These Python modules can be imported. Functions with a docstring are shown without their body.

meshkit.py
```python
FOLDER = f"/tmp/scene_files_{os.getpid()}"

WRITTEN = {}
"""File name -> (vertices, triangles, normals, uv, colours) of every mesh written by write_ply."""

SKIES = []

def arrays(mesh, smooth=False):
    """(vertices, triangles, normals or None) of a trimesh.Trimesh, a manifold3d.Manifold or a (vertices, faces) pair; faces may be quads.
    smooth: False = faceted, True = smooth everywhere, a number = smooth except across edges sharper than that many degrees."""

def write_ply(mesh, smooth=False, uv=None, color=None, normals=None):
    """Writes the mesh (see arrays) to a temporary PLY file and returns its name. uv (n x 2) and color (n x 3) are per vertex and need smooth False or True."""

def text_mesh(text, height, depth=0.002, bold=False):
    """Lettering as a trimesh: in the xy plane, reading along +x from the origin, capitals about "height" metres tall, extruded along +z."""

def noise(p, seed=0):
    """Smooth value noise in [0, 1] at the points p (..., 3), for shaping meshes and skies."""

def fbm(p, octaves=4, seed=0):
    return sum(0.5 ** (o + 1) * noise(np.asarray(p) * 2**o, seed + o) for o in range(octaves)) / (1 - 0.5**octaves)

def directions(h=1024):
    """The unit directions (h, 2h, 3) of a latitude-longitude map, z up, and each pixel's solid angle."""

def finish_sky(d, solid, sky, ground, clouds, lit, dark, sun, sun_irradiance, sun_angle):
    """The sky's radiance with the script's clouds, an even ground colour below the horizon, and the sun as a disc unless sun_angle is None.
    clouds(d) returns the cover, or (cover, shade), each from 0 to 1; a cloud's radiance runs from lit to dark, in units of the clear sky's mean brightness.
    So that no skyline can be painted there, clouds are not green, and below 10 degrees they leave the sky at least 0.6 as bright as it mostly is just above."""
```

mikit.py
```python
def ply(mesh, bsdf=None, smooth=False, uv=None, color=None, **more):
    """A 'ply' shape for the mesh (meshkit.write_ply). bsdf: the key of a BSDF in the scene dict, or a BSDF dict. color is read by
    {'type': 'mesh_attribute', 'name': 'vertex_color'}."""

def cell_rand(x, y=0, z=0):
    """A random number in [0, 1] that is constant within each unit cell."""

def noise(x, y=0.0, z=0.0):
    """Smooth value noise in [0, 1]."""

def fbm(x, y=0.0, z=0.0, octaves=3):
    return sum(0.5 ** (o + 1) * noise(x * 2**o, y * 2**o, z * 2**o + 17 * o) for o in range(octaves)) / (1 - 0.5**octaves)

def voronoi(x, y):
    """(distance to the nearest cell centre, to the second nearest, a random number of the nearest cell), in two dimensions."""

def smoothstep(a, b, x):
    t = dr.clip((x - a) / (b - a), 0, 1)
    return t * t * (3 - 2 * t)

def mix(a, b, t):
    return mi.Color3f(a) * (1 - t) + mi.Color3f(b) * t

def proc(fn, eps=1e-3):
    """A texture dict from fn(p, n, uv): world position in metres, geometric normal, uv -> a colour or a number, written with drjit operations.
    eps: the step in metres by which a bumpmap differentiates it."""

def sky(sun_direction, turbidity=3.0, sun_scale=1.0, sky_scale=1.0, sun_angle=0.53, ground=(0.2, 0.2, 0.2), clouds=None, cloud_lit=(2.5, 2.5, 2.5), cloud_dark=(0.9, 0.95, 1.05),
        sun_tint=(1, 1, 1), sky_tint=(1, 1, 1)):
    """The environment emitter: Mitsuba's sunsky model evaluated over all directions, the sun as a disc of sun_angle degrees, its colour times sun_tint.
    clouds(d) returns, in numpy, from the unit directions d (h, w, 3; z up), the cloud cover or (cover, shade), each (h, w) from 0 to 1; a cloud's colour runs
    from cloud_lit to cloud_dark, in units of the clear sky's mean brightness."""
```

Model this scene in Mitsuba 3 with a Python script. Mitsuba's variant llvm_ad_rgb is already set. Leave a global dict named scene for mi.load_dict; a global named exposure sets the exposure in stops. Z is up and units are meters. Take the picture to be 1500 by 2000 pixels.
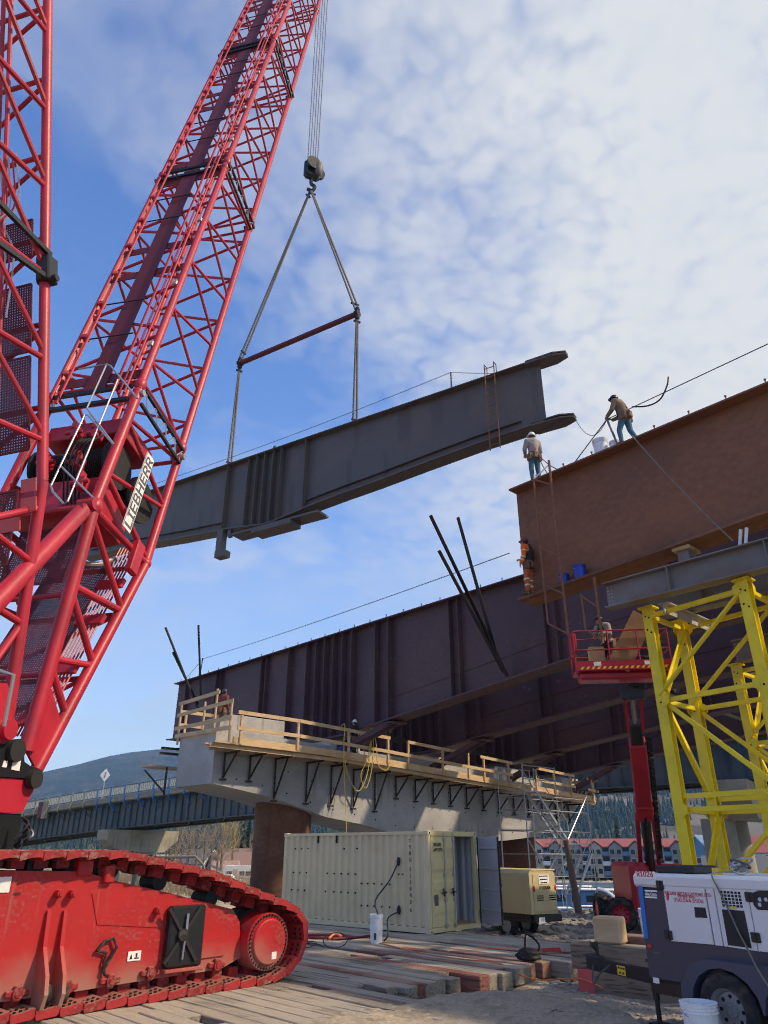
import math, random
import numpy as np, trimesh, shapely, manifold3d
import shapely.geometry as sg
import drjit as dr
import mitsuba as mi
import mikit, meshkit
from mikit import noise, fbm, smoothstep, mix, cell_rand, proc

T = mi.ScalarTransform4f
rng = np.random.default_rng(7)
scene, labels = {}, {}
exposure = 2.55
HAZE = 0.000055                                           # density of the air per metre

# ---------------------------------------------------------------- camera, sky
EYE, PITCH, FOC = 2.1, math.radians(25.2), 1400.0          # metres, up-tilt, pixels on a 1500 px wide frame
CP, SP = math.cos(PITCH), math.sin(PITCH)
scene['camera'] = {'type': 'perspective', 'fov': math.degrees(2 * math.atan(750 / FOC)), 'fov_axis': 'x', 'near_clip': 0.1, 'far_clip': 30000.0,
                   'to_world': T().look_at(origin=[0, 0, EYE], target=[0, CP, EYE + SP], up=[0, 0, 1])}
SUN = np.array([math.sin(math.radians(106)) * math.cos(math.radians(40)), math.cos(math.radians(106)) * math.cos(math.radians(40)), math.sin(math.radians(40))])


def clouds(d):
    """High broken cloud: fine soft tufts that thicken towards the sun's side, thin veils elsewhere."""
    z = np.maximum(d[..., 2], 0.03)
    q = np.stack([d[..., 0] / (z + 0.15), d[..., 1] / (z + 0.15), np.zeros_like(z)], -1)
    F = lambda k, o, s, w=0: meshkit.fbm(q * k + w, o, s)
    warp = np.stack([F(5, 3, 3), F(5, 3, 4), 0 * z], -1) - 0.5
    big, mid = F(1.5, 3, 11), F(5.5, 4, 17, warp * 1.2)
    fine = F(44.0, 3, 31, warp * 4)
    w2 = q + warp * 0.035 + (np.stack([F(30, 2, 61), F(30, 2, 62), 0 * z], -1) - 0.5) * 0.035

    def puffs(k, seed):                                                          # rounded tufts, one to a jittered cell
        x, y = w2[..., 0] * k, w2[..., 1] * k * 1.15
        first = np.full(x.shape, 9.0)
        for i in (-1, 0, 1):
            for j in (-1, 0, 1):
                cx, cy = np.floor(x) + i, np.floor(y) + j
                h1 = np.sin(cx * 127.1 + cy * 311.7 + seed) * 43758.5453; h2 = np.sin(cx * 269.5 + cy * 183.3 + seed) * 43758.5453
                first = np.minimum(first, np.hypot(cx + h1 - np.floor(h1) - x, cy + h2 - np.floor(h2) - y))
        return np.clip((0.88 - first) / 0.62, 0, 1)

    puff = np.maximum(0.62 * puffs(13.0, 5) + 0.38 * puffs(27.0, 9), 0.8 * puffs(19.0, 15))
    side = d[..., 0] + 0.25 * (d[..., 2] - 0.72) + (big - 0.5) * 0.40 + (mid - 0.5) * 0.30
    env = np.clip((side + 0.29) / 0.70, 0, 1)
    env = env * env * (3 - 2 * env)
    high = np.clip((z - 0.14) / 0.34, 0, 1)
    tuft = 0.75 * puff + 0.25 * np.clip(0.5 + 1.6 * (fine - 0.5), 0, 1)
    amp = (0.10 + 0.42 * np.clip(env * 2.2, 0, 1)) * (1 - 0.42 * np.clip(env * 1.6 - 0.6, 0, 1))
    cover = np.clip(-0.06 + 1.05 * env + amp * (tuft - 0.55) * 1.25, 0, 1) * high
    wisp = np.clip((F(np.array([1.6, 2.8, 1]), 5, 41, warp * 1.5) - 0.42) / 0.4, 0, 1) * 0.44 * np.clip((z - 0.02) / 0.15, 0, 1)
    low = np.clip(1 - z / 0.42, 0, 1) * 0.55
    cover = 1 - (1 - cover) * (1 - wisp) * (1 - low)
    shade = np.clip(0.85 - 1.1 * tuft, 0, 1) * (0.8 - 0.3 * env)
    shade = np.maximum(shade, np.clip(1 - z / 0.36, 0, 1) ** 0.5)
    return np.clip(cover, 0, 0.96), shade


scene['sky'] = mikit.sky(SUN, turbidity=2.2, sun_scale=0.46, sun_angle=1.6, clouds=clouds, cloud_lit=(1.50, 1.57, 1.66), cloud_dark=(0.72, 0.96, 1.42), ground=(0.18, 0.18, 0.17), sky_tint=(0.88, 0.94, 1.20))


# ---------------------------------------------------------------- small tools
def numbered(k):
    if k not in scene and k not in USED:
        USED.add(k)
        return k
    i = COUNT.get(k, 0)
    while True:
        i += 1
        kk = f'{k}_{i:03d}'
        if kk not in scene and kk not in USED:
            COUNT[k] = i
            USED.add(kk)
            return kk


USED, COUNT = set(), {}
V3 = lambda *a: np.array(a, float)
unit = lambda v: np.asarray(v, float) / np.linalg.norm(v)
UP = V3(0, 0, 1)


def thing(name, label, cat, group=None, kind=None):
    k = numbered(name)
    labels[k] = {'label': label, 'category': cat}
    if group: labels[k]['group'] = group
    labels[k]['kind'] = kind or 'thing'
    return k


def put(name, mesh, mat, parent=None, smooth=False, label=None, kind=None, color=None):
    """One entry of scene: a part of parent, or a thing of its own mesh."""
    if isinstance(mesh, (list, tuple)) and len(mesh) and not isinstance(mesh[0], np.ndarray):
        mesh = join(mesh)
    k = numbered(parent + '__' + name if parent else name)
    scene[k] = mikit.ply(mesh, mat, smooth, color=color)
    if label or kind:
        labels[k] = {}
        if label: labels[k]['label'] = label
        if kind: labels[k]['kind'] = kind
    return k


def solo(name, mesh, mat, label, cat, group=None, smooth=False, kind=None):
    if isinstance(mesh, (list, tuple)): mesh = join(mesh)
    k = numbered(name)
    scene[k] = mikit.ply(mesh, mat, smooth)
    labels[k] = {'label': label}
    if kind != 'structure': labels[k]['category'] = cat
    if group: labels[k]['group'] = group
    labels[k]['kind'] = kind or 'thing'
    return k


def join(ms):
    vs, fs, n = [], [], 0
    for m in ms:
        vs.append(np.asarray(m.vertices)); fs.append(np.asarray(m.faces) + n); n += len(m.vertices)
    return trimesh.Trimesh(np.vstack(vs), np.vstack(fs), process=False)


BOXF = np.array([[0, 2, 1], [0, 3, 2], [4, 5, 6], [4, 6, 7], [0, 1, 5], [0, 5, 4], [1, 2, 6], [1, 6, 5], [2, 3, 7], [2, 7, 6], [3, 0, 4], [3, 4, 7]])


def tri(v, f): return trimesh.Trimesh(np.asarray(v, float), np.asarray(f, int), process=False)


def frame(w):
    w = unit(w)
    a = np.cross(UP, w) if abs(w[2]) < 0.95 else np.cross(V3(0, 1, 0), w)
    a = unit(a)
    return a, np.cross(w, a), w


def bar(p0, p1, w, h=None, side=None, bev=0.0):
    """A straight bar from p0 to p1: w across (horizontal or along side), h in the other direction."""
    p0, p1 = np.asarray(p0, float), np.asarray(p1, float)
    h = w if h is None else h
    a, b, c = frame(p1 - p0)
    if side is not None:
        a = np.asarray(side, float); a = unit(a - c * (a @ c)); b = np.cross(c, a)
    L = np.linalg.norm(p1 - p0)
    return obox(p0, a, b, c, (-w / 2, w / 2), (-h / 2, h / 2), (0, L), bev)


def obox(o, a, b, c, ra, rb, rc, bev=0.0):
    """A box in the frame (o; a, b, c), with cut edges when bev is given."""
    o = np.asarray(o, float)
    if not bev:
        v = [o + a * x + b * y + c * z for z in rc for x, y in ((ra[0], rb[0]), (ra[1], rb[0]), (ra[1], rb[1]), (ra[0], rb[1]))]
        m = tri(v, BOXF)
    else:
        pts = []
        for i in (0, 1):
            for j in (0, 1):
                for k in (0, 1):
                    si, sj, sk = (1, -1)[i], (1, -1)[j], (1, -1)[k]
                    for q in ((0, 1, 1), (1, 0, 1), (1, 1, 0)):
                        pts.append((ra[i] + si * bev * q[0], rb[j] + sj * bev * q[1], rc[k] + sk * bev * q[2]))
        hull = trimesh.convex.convex_hull(np.array(pts))
        p = np.asarray(hull.vertices)
        m = tri(o + p[:, :1] * a + p[:, 1:2] * b + p[:, 2:] * c, hull.faces)
    if np.dot(np.cross(a, b), c) < 0: m.invert()
    return m


def tube(p0, p1, r, n=8, r2=None):
    p0, p1 = np.asarray(p0, float), np.asarray(p1, float)
    a, b, c = frame(p1 - p0)
    t = np.arange(n) * 2 * np.pi / n
    ring = np.cos(t)[:, None] * a + np.sin(t)[:, None] * b
    v = np.vstack([p0 + ring * r, p1 + ring * (r if r2 is None else r2), [p0], [p1]])
    i = np.arange(n); j = (i + 1) % n
    f = np.vstack([np.stack([i, j, j + n], 1), np.stack([i, j + n, i + n], 1), np.stack([j, i, i * 0 + 2 * n], 1), np.stack([i + n, j + n, i * 0 + 2 * n + 1], 1)])
    return tri(v, f)


def pipe(pts, r, n=6):
    """A bent tube along a polyline."""
    p = np.asarray(pts, float)
    t = np.gradient(p, axis=0); t /= np.linalg.norm(t, axis=1, keepdims=True) + 1e-12
    a = frame(t[0])[0]; rows = []
    for k in range(len(p)):
        a = unit(a - t[k] * (a @ t[k])); b = np.cross(t[k], a)
        an = np.arange(n) * 2 * np.pi / n
        rows.append(p[k] + r * (np.cos(an)[:, None] * a + np.sin(an)[:, None] * b))
    v = np.vstack(rows + [[p[0]], [p[-1]]])
    i, j = np.meshgrid(np.arange(len(p) - 1), np.arange(n), indexing='ij'); i, j = i.ravel(), j.ravel(); jj = (j + 1) % n
    f = np.vstack([np.stack([i * n + j, i * n + jj, (i + 1) * n + jj], 1), np.stack([i * n + j, (i + 1) * n + jj, (i + 1) * n + j], 1)])
    q = np.arange(n); e = len(p) * n; l = (len(p) - 1) * n
    f = np.vstack([f, np.stack([(q + 1) % n, q, q * 0 + e], 1), np.stack([l + q, l + (q + 1) % n, q * 0 + e + 1], 1)])
    return tri(v, f)


def curve(pts, k=8):
    """Catmull-Rom through the points."""
    p = np.asarray(pts, float); p = np.vstack([2 * p[0] - p[1], p, 2 * p[-1] - p[-2]]); out = []
    for i in range(1, len(p) - 2):
        for s in np.arange(k) / k:
            out.append(0.5 * (2 * p[i] + (p[i + 1] - p[i - 1]) * s + (2 * p[i - 1] - 5 * p[i] + 4 * p[i + 1] - p[i + 2]) * s * s + (3 * p[i] - p[i - 1] - 3 * p[i + 1] + p[i + 2]) * s ** 3))
    return np.array(out + [p[-2]])


def sag(a, b, drop, k=14):
    s = np.linspace(0, 1, k)[:, None]
    return np.asarray(a) * (1 - s) + np.asarray(b) * s - UP * (4 * drop * s * (1 - s))


def slab(poly, o, a, b, th):
    """A flat outline (shapely or points, in the axes a, b from o) with thickness th along a x b."""
    if not hasattr(poly, 'exterior'): poly = sg.Polygon(poly)
    m = trimesh.creation.extrude_polygon(poly, th, engine='earcut')
    a, b = np.asarray(a, float), np.asarray(b, float); c = np.cross(a, b)
    v = np.asarray(m.vertices)
    return tri(np.asarray(o) + v[:, :1] * a + v[:, 1:2] * b + v[:, 2:] * c, m.faces)


def lathe(prof, o, axis=UP, n=24):
    """A profile of (radius, height) turned about the axis through o."""
    a, b, c = frame(axis); p = np.asarray(prof, float); t = np.arange(n) * 2 * np.pi / n
    v = np.vstack([o + r * (np.cos(t)[:, None] * a + np.sin(t)[:, None] * b) + h * c for r, h in p])
    i, j = np.meshgrid(np.arange(len(p) - 1), np.arange(n), indexing='ij'); i, j = i.ravel(), j.ravel(); jj = (j + 1) % n
    return tri(v, np.vstack([np.stack([i * n + j, i * n + jj, (i + 1) * n + jj], 1), np.stack([i * n + j, (i + 1) * n + jj, (i + 1) * n + j], 1)]))


def blob(o, rx, ry, rz, a=V3(1, 0, 0), b=V3(0, 1, 0), c=UP, sub=2):
    m = trimesh.creation.icosphere(sub); v = np.asarray(m.vertices)
    return tri(o + v[:, :1] * rx * a + v[:, 1:2] * ry * b + v[:, 2:] * rz * c, m.faces)


def text(s, h, o, a, b, mat, parent, name='lettering', bold=True, depth=0.004, center=False, width=None):
    """Lettering that reads along a with its tops towards b, starting at o (or centred on it)."""
    m = meshkit.text_mesh(s, h, depth, bold); v = np.array(m.vertices)
    w = v[:, 0].max() - v[:, 0].min()
    if width: v[:, 0] = (v[:, 0] - v[:, 0].min()) * width / w; w = width
    if center: v[:, 0] -= v[:, 0].min() + w / 2; v[:, 1] -= h / 2
    a, b = unit(a), unit(b); c = np.cross(a, b)
    return put(name, tri(np.asarray(o) + v[:, :1] * a + v[:, 1:2] * b + v[:, 2:] * c, m.faces), mat, parent)


def ray(px, py):
    x, y = (px - 750) / FOC, (1000 - py) / FOC
    return V3(x, CP - y * SP, SP + y * CP)


def at(px, py, Y): r = ray(px, py); return V3(0, 0, EYE) + r * Y / r[1]          # the point at distance Y ahead seen at that pixel of the photograph
def atz(px, py, z): r = ray(px, py); return V3(0, 0, EYE) + r * (z - EYE) / r[2]  # the same at height z
def onplane(px, py, nrm, off): r = ray(px, py); e = V3(0, 0, EYE); return e + r * (off - e @ nrm) / (r @ nrm)


# ---------------------------------------------------------------- materials
def plain(name, rgb, rough=0.5, metallic=0.0, spec=0.5, **more):
    scene[name] = {'type': 'twosided', 'b': {'type': 'principled', 'base_color': {'type': 'rgb', 'value': list(rgb)}, 'roughness': rough, 'metallic': metallic, 'specular': spec, **more}}


def tex(name, fn, rough=0.6, spec=0.4, bump=None, bscale=1.0, eps=2e-3, **more):
    b = {'type': 'principled', 'base_color': proc(fn), 'roughness': rough, 'specular': spec, **more}
    if bump is not None: b = {'type': 'bumpmap', 'arbitrary': proc(bump, eps), 'scale': bscale, 'b': b}
    scene[name] = {'type': 'twosided', 'b': b}


def dirty(rgb, dust=(0.27, 0.23, 0.18), amount=0.35, low=None, freq=2.0, streak=True, dark=0.25):
    """Paint with grime: blotches, thin vertical streaks and dust that lies on what is low and on what faces up."""
    def fn(p, n, uv):
        big = fbm(p.x * freq, p.y * freq, p.z * freq, 4)
        sm = fbm(p.x * 23, p.y * 23, p.z * 23, 3)
        c = mix(rgb, [v * (1 - dark) for v in rgb], smoothstep(0.35, 0.75, big))
        t = smoothstep(0.52, 0.78, big * 0.55 + sm * 0.45) * amount
        if streak:
            s = noise(p.x * 14 + p.y * 11, 3.7, p.z * 0.7)
            t = dr.maximum(t, smoothstep(0.70, 0.95, s) * amount * 0.8)
        t = dr.maximum(t, smoothstep(0.6, 1.0, n.z) * amount * (0.4 + 0.8 * sm))
        if low is not None:
            t = dr.maximum(t, smoothstep(low, 0.05, p.z + (big - 0.5) * 0.7) * 0.85)
        return mix(c, dust, dr.clip(t, 0, 1))
    return fn


tex('crane_red', dirty((0.45, 0.020, 0.040), (0.34, 0.11, 0.11), 0.22, streak=False, dark=0.25, freq=1.3), 0.42, 0.5)
tex('crawler_red', dirty((0.44, 0.016, 0.018), (0.30, 0.22, 0.165), 0.36, 0.72, dark=0.15, freq=1.4), 0.50, 0.4)
tex('shoe_red', dirty((0.36, 0.028, 0.03), (0.34, 0.20, 0.15), 0.75, streak=False, dark=0.45, freq=4), 0.6, 0.35)
tex('lift_red', dirty((0.42, 0.014, 0.03), (0.25, 0.10, 0.10), 0.14, streak=False, dark=0.2), 0.35, 0.5)
plain('walkway_red', (0.11, 0.010, 0.018), 0.6)
plain('sign_red', (0.55, 0.09, 0.09), 0.5)
plain('crane_black', (0.012, 0.013, 0.015), 0.4)
plain('rubber', (0.018, 0.018, 0.019), 0.75)
tex('tyre', lambda p, n, uv: mix((0.022, 0.022, 0.023), (0.13, 0.115, 0.09), smoothstep(0.45, 0.8, fbm(p.x * 9, p.y * 9, p.z * 9, 3)) * 0.5), 0.8, 0.3)
plain('rope_steel', (0.10, 0.10, 0.11), 0.45, 0.3)
plain('sling', (0.17, 0.155, 0.13), 0.8)
plain('cable_dark', (0.03, 0.03, 0.035), 0.6)
plain('galv', (0.42, 0.43, 0.45), 0.38, 0.6)
plain('white_paint', (0.72, 0.72, 0.70), 0.45)
plain('white_plastic', (0.74, 0.76, 0.78), 0.4)
plain('sign_white', (0.78, 0.78, 0.75), 0.5)
plain('ink', (0.015, 0.015, 0.018), 0.6)
plain('red_ink', (0.50, 0.05, 0.04), 0.6)
plain('grey_ink', (0.10, 0.10, 0.11), 0.6)
plain('tag_yellow', (0.75, 0.52, 0.02), 0.5)
plain('yellow_hose', (0.62, 0.46, 0.07), 0.6)
plain('orange_cord', (0.65, 0.17, 0.06), 0.6)
plain('blue_plastic', (0.02, 0.045, 0.40), 0.35)
plain('dark_hole', (0.006, 0.006, 0.006), 0.9)
plain('pale_hole', (0.20, 0.13, 0.06), 0.8)
plain('chrome', (0.6, 0.6, 0.6), 0.25, 1.0)


def steel(base, warm, amt=0.5, streak=0.3, scale=1.0):
    def fn(p, n, uv):
        big = fbm(p.x * 0.9 * scale, p.y * 0.9 * scale, p.z * 0.9 * scale, 4)
        sm = fbm(p.x * 9, p.y * 9, p.z * 9, 4)
        st = noise(p.x * 5.1 + p.y * 4.3, 1.3, p.z * 0.35)
        c = mix(base, warm, smoothstep(0.36, 0.72, big * 0.7 + sm * 0.3) * amt)
        c = mix(c, [v * 0.55 for v in base], smoothstep(0.55, 0.9, st) * streak)
        return c * (0.91 + 0.18 * sm)
    return fn


def spots(fn0):
    def fn(p, n, uv):
        s = fbm(p.x * 1.9 + 7, p.y * 1.9, p.z * 2.3, 2) * 0.5 + noise(p.x * 7, p.y * 7, p.z * 7) * 0.5
        return mix(fn0(p, n, uv), (0.30, 0.20, 0.14), smoothstep(0.74, 0.84, s) * 0.35)
    return fn


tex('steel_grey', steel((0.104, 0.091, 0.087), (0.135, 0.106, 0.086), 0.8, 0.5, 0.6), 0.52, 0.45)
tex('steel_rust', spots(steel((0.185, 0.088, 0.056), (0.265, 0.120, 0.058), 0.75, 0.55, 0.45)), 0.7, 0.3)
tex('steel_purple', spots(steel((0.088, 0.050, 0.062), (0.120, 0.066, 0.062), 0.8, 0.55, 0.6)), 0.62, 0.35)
tex('steel_black', steel((0.022, 0.020, 0.020), (0.05, 0.036, 0.028), 0.5, 0.1), 0.6, 0.35)
tex('steel_beam', steel((0.20, 0.20, 0.20), (0.17, 0.105, 0.06), 0.75, 0.4, 1.6), 0.55, 0.4)
tex('pile_rust', steel((0.12, 0.05, 0.028), (0.20, 0.11, 0.07), 0.6, 0.55, 0.8), 0.75, 0.25)
tex('tower_yellow', dirty((0.80, 0.64, 0.012), (0.30, 0.22, 0.10), 0.26, dark=0.12), 0.40, 0.5)
tex('bridge_blue', steel((0.080, 0.108, 0.122), (0.12, 0.115, 0.105), 0.9, 0.8, 0.5), 0.65, 0.3)
plain('rail_blue', (0.03, 0.17, 0.48), 0.5)
plain('rail_pale', (0.46, 0.45, 0.34), 0.6)


def concrete(p, n, uv):
    big = fbm(p.x * 0.55, p.y * 0.55, p.z * 0.7, 4); sm = fbm(p.x * 11, p.y * 11, p.z * 11, 4)
    st = noise(p.x * 3.1 + p.y * 2.7, 8.0, p.z * 0.4)
    c = mix((0.405, 0.405, 0.395), (0.31, 0.31, 0.30), smoothstep(0.35, 0.7, big))
    c = mix(c, (0.17, 0.165, 0.155), smoothstep(0.66, 0.95, st) * 0.5)
    return c * (0.86 + 0.28 * sm)


tex('concrete', concrete, 0.85, 0.2, lambda p, n, uv: fbm(p.x * 18, p.y * 18, p.z * 18, 3), 0.004)
tex('old_concrete', lambda p, n, uv: concrete(p, n, uv) * mi.Color3f(0.80, 0.74, 0.60), 0.9, 0.2)

GA, GB = V3(-0.7326, 0.6807, 0), V3(0.6807, 0.7326, 0)    # along and across the grain of the crane mats


def grain(base, dark, dust, amount, A=GA, B=GB, f=1.0):
    def fn(p, n, uv):
        u = p.x * A[0] + p.y * A[1] + p.z * A[2]; v = p.x * B[0] + p.y * B[1] + p.z * B[2]
        g = fbm(u * 0.9 * f, v * 26 * f, p.z * 26 * f, 4)
        big = fbm(p.x * 0.8, p.y * 0.8, p.z * 2 + 3, 4)
        c = mix(base, dark, smoothstep(0.38, 0.75, g))
        crack = smoothstep(0.63, 0.70, noise(u * 0.8 * f, v * 38 * f, p.z * 30 * f))
        c = mix(c, [x * 0.35 for x in dark], crack * 0.7)
        return mix(c, dust, smoothstep(0.36, 0.66, big) * amount * (0.4 + 0.6 * smoothstep(0.0, 0.8, n.z)))
    return fn


wood_bump = lambda p, n, uv: fbm((p.x * GA[0] + p.y * GA[1]) * 1.2, (p.x * GB[0] + p.y * GB[1]) * 30, p.z * 30, 3)
DUST = (0.32, 0.275, 0.215)
tex('mat_timber', grain((0.275, 0.24, 0.19), (0.185, 0.16, 0.13), DUST, 0.95), 0.85, 0.2, wood_bump, 0.012)
tex('mat_timber_b', grain((0.295, 0.265, 0.22), (0.215, 0.19, 0.155), DUST, 0.9), 0.85, 0.2, wood_bump, 0.012)
tex('mat_timber_c', grain((0.22, 0.17, 0.125), (0.13, 0.10, 0.08), DUST, 0.85), 0.85, 0.2, wood_bump, 0.012)
tex('mat_timber_red', grain((0.24, 0.10, 0.075), (0.12, 0.06, 0.05), DUST, 0.5), 0.85, 0.2, wood_bump, 0.012)


def sawn(base, dark):
    def fn(p, n, uv):
        a = fbm(p.x * 1.7, p.y * 1.7, p.z * 2.5, 3); b = fbm(p.x * 9 + p.y * 9, p.z * 30, p.x * 3 - p.y * 3, 3)
        return mix(base, dark, smoothstep(0.35, 0.7, a) * 0.7) * (0.86 + 0.28 * b)
    return fn


tex('lumber', sawn((0.56, 0.41, 0.24), (0.44, 0.30, 0.16)), 0.7, 0.25)
tex('lumber_grey', sawn((0.44, 0.36, 0.26), (0.34, 0.27, 0.19)), 0.75, 0.25)
tex('plywood', sawn((0.33, 0.20, 0.11), (0.24, 0.14, 0.08)), 0.75, 0.25)


def dirt(p, n, uv):
    a = fbm(p.x * 0.35, p.y * 0.35, 2, 4); b = fbm(p.x * 4, p.y * 4, 5, 4); c = noise(p.x * 31, p.y * 31, p.z * 31)
    col = mix((0.33, 0.275, 0.20), (0.24, 0.205, 0.16), smoothstep(0.35, 0.65, a))
    col = mix(col, (0.17, 0.145, 0.115), smoothstep(0.5, 0.75, b) * 0.6)
    far = smoothstep(20, 30, p.y)
    col = mix(col, (0.23, 0.225, 0.21), far * 0.8)
    town = smoothstep(52, 80, p.y)
    col = mix(col, mix((0.25, 0.23, 0.14), (0.32, 0.30, 0.26), smoothstep(0.4, 0.6, a)), town)
    return col * (0.75 + 0.5 * c)


tex('dirt', dirt, 0.95, 0.1, lambda p, n, uv: fbm(p.x * 7, p.y * 7, p.z * 7, 4), 0.05, 4e-3)
plain('stone_a', (0.30, 0.275, 0.24), 0.9)
plain('stone_b', (0.20, 0.185, 0.165), 0.9)
tex('container_tan', dirty((0.62, 0.53, 0.335), (0.24, 0.16, 0.09), 0.16, dark=0.10, freq=1.2), 0.5, 0.4)
tex('container_yellow', dirty((0.66, 0.57, 0.29), (0.33, 0.25, 0.14), 0.10, dark=0.08, freq=1.2), 0.5, 0.4)
plain('container_grey', (0.40, 0.40, 0.41), 0.5)
tex('compressor_tan', dirty((0.56, 0.46, 0.235), (0.3, 0.24, 0.15), 0.12, dark=0.08), 0.45, 0.4)
plain('gen_white', (0.66, 0.67, 0.67), 0.35)
plain('gen_blue', (0.047, 0.050, 0.074), 0.40)
plain('gen_stripe', (0.015, 0.17, 0.52), 0.35)
plain('gen_fender', (0.055, 0.060, 0.095), 0.5)
plain('rim_grey', (0.33, 0.335, 0.34), 0.4, 0.5)
plain('lamp_red', (0.55, 0.03, 0.015), 0.25)
# ================================================================ the place: ground, lake, hills
BD = unit(V3(-0.682, 0.731, 0))      # along the new bridge's girders, away from the camera
BN = V3(BD[1], -BD[0], 0)            # across the bridge, away from the camera


def B(t, o, z): return BD * t + BN * o + UP * z


def land(x, y):
    """Height of the ground."""
    n1 = meshkit.fbm(np.stack([x * 0.5, y * 0.5, 0 * x], -1), 4, 5) - 0.5
    n2 = meshkit.fbm(np.stack([x * 2.4, y * 2.4, 0 * x], -1), 3, 9) - 0.5
    t, o = x * BD[0] + y * BD[1], x * BN[0] + y * BN[1]
    deck = np.clip(np.minimum(t - 10.9, 17.2 - o) / 0.6, 0, 1) * np.clip((30 - t) / 1.5, 0, 1)         # under the timber mats
    near = -0.30 + 0.34 * np.exp(-((x - 4.6) ** 2 / 7 + (y - 10.6) ** 2 / 6)) + 0.26 * np.exp(-((x + 1.0) ** 2 / 9 + (y - 9.5) ** 2 / 6))
    near = near + n1 * 0.22 + n2 * 0.10
    near = near * (1 - deck) + -0.42 * deck
    r = np.clip((y - 33) / 40, 0, 1); r = r * r * (3 - 2 * r)
    left = np.clip((-x + 0.02 * y + 4) / 30, 0, 1)
    low = -6.9 + 3.2 * left + n1 * 0.8
    h = near * (1 - r) + low * r
    far = np.clip((y - 205) / 45, 0, 1)
    h = np.where(y > 205, np.maximum(h, -6.9 + 2.4 * far), h)
    return h


def grid_mesh(xs, ys, zf):
    X, Y = np.meshgrid(xs, ys); Z = zf(X, Y)
    nx, ny = len(xs), len(ys); i, j = np.meshgrid(np.arange(ny - 1), np.arange(nx - 1), indexing='ij'); a = (i * nx + j).ravel()
    return tri(np.stack([X, Y, Z], -1).reshape(-1, 3), np.vstack([np.stack([a, a + 1, a + nx + 1], 1), np.stack([a, a + nx + 1, a + nx], 1)]))


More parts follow.
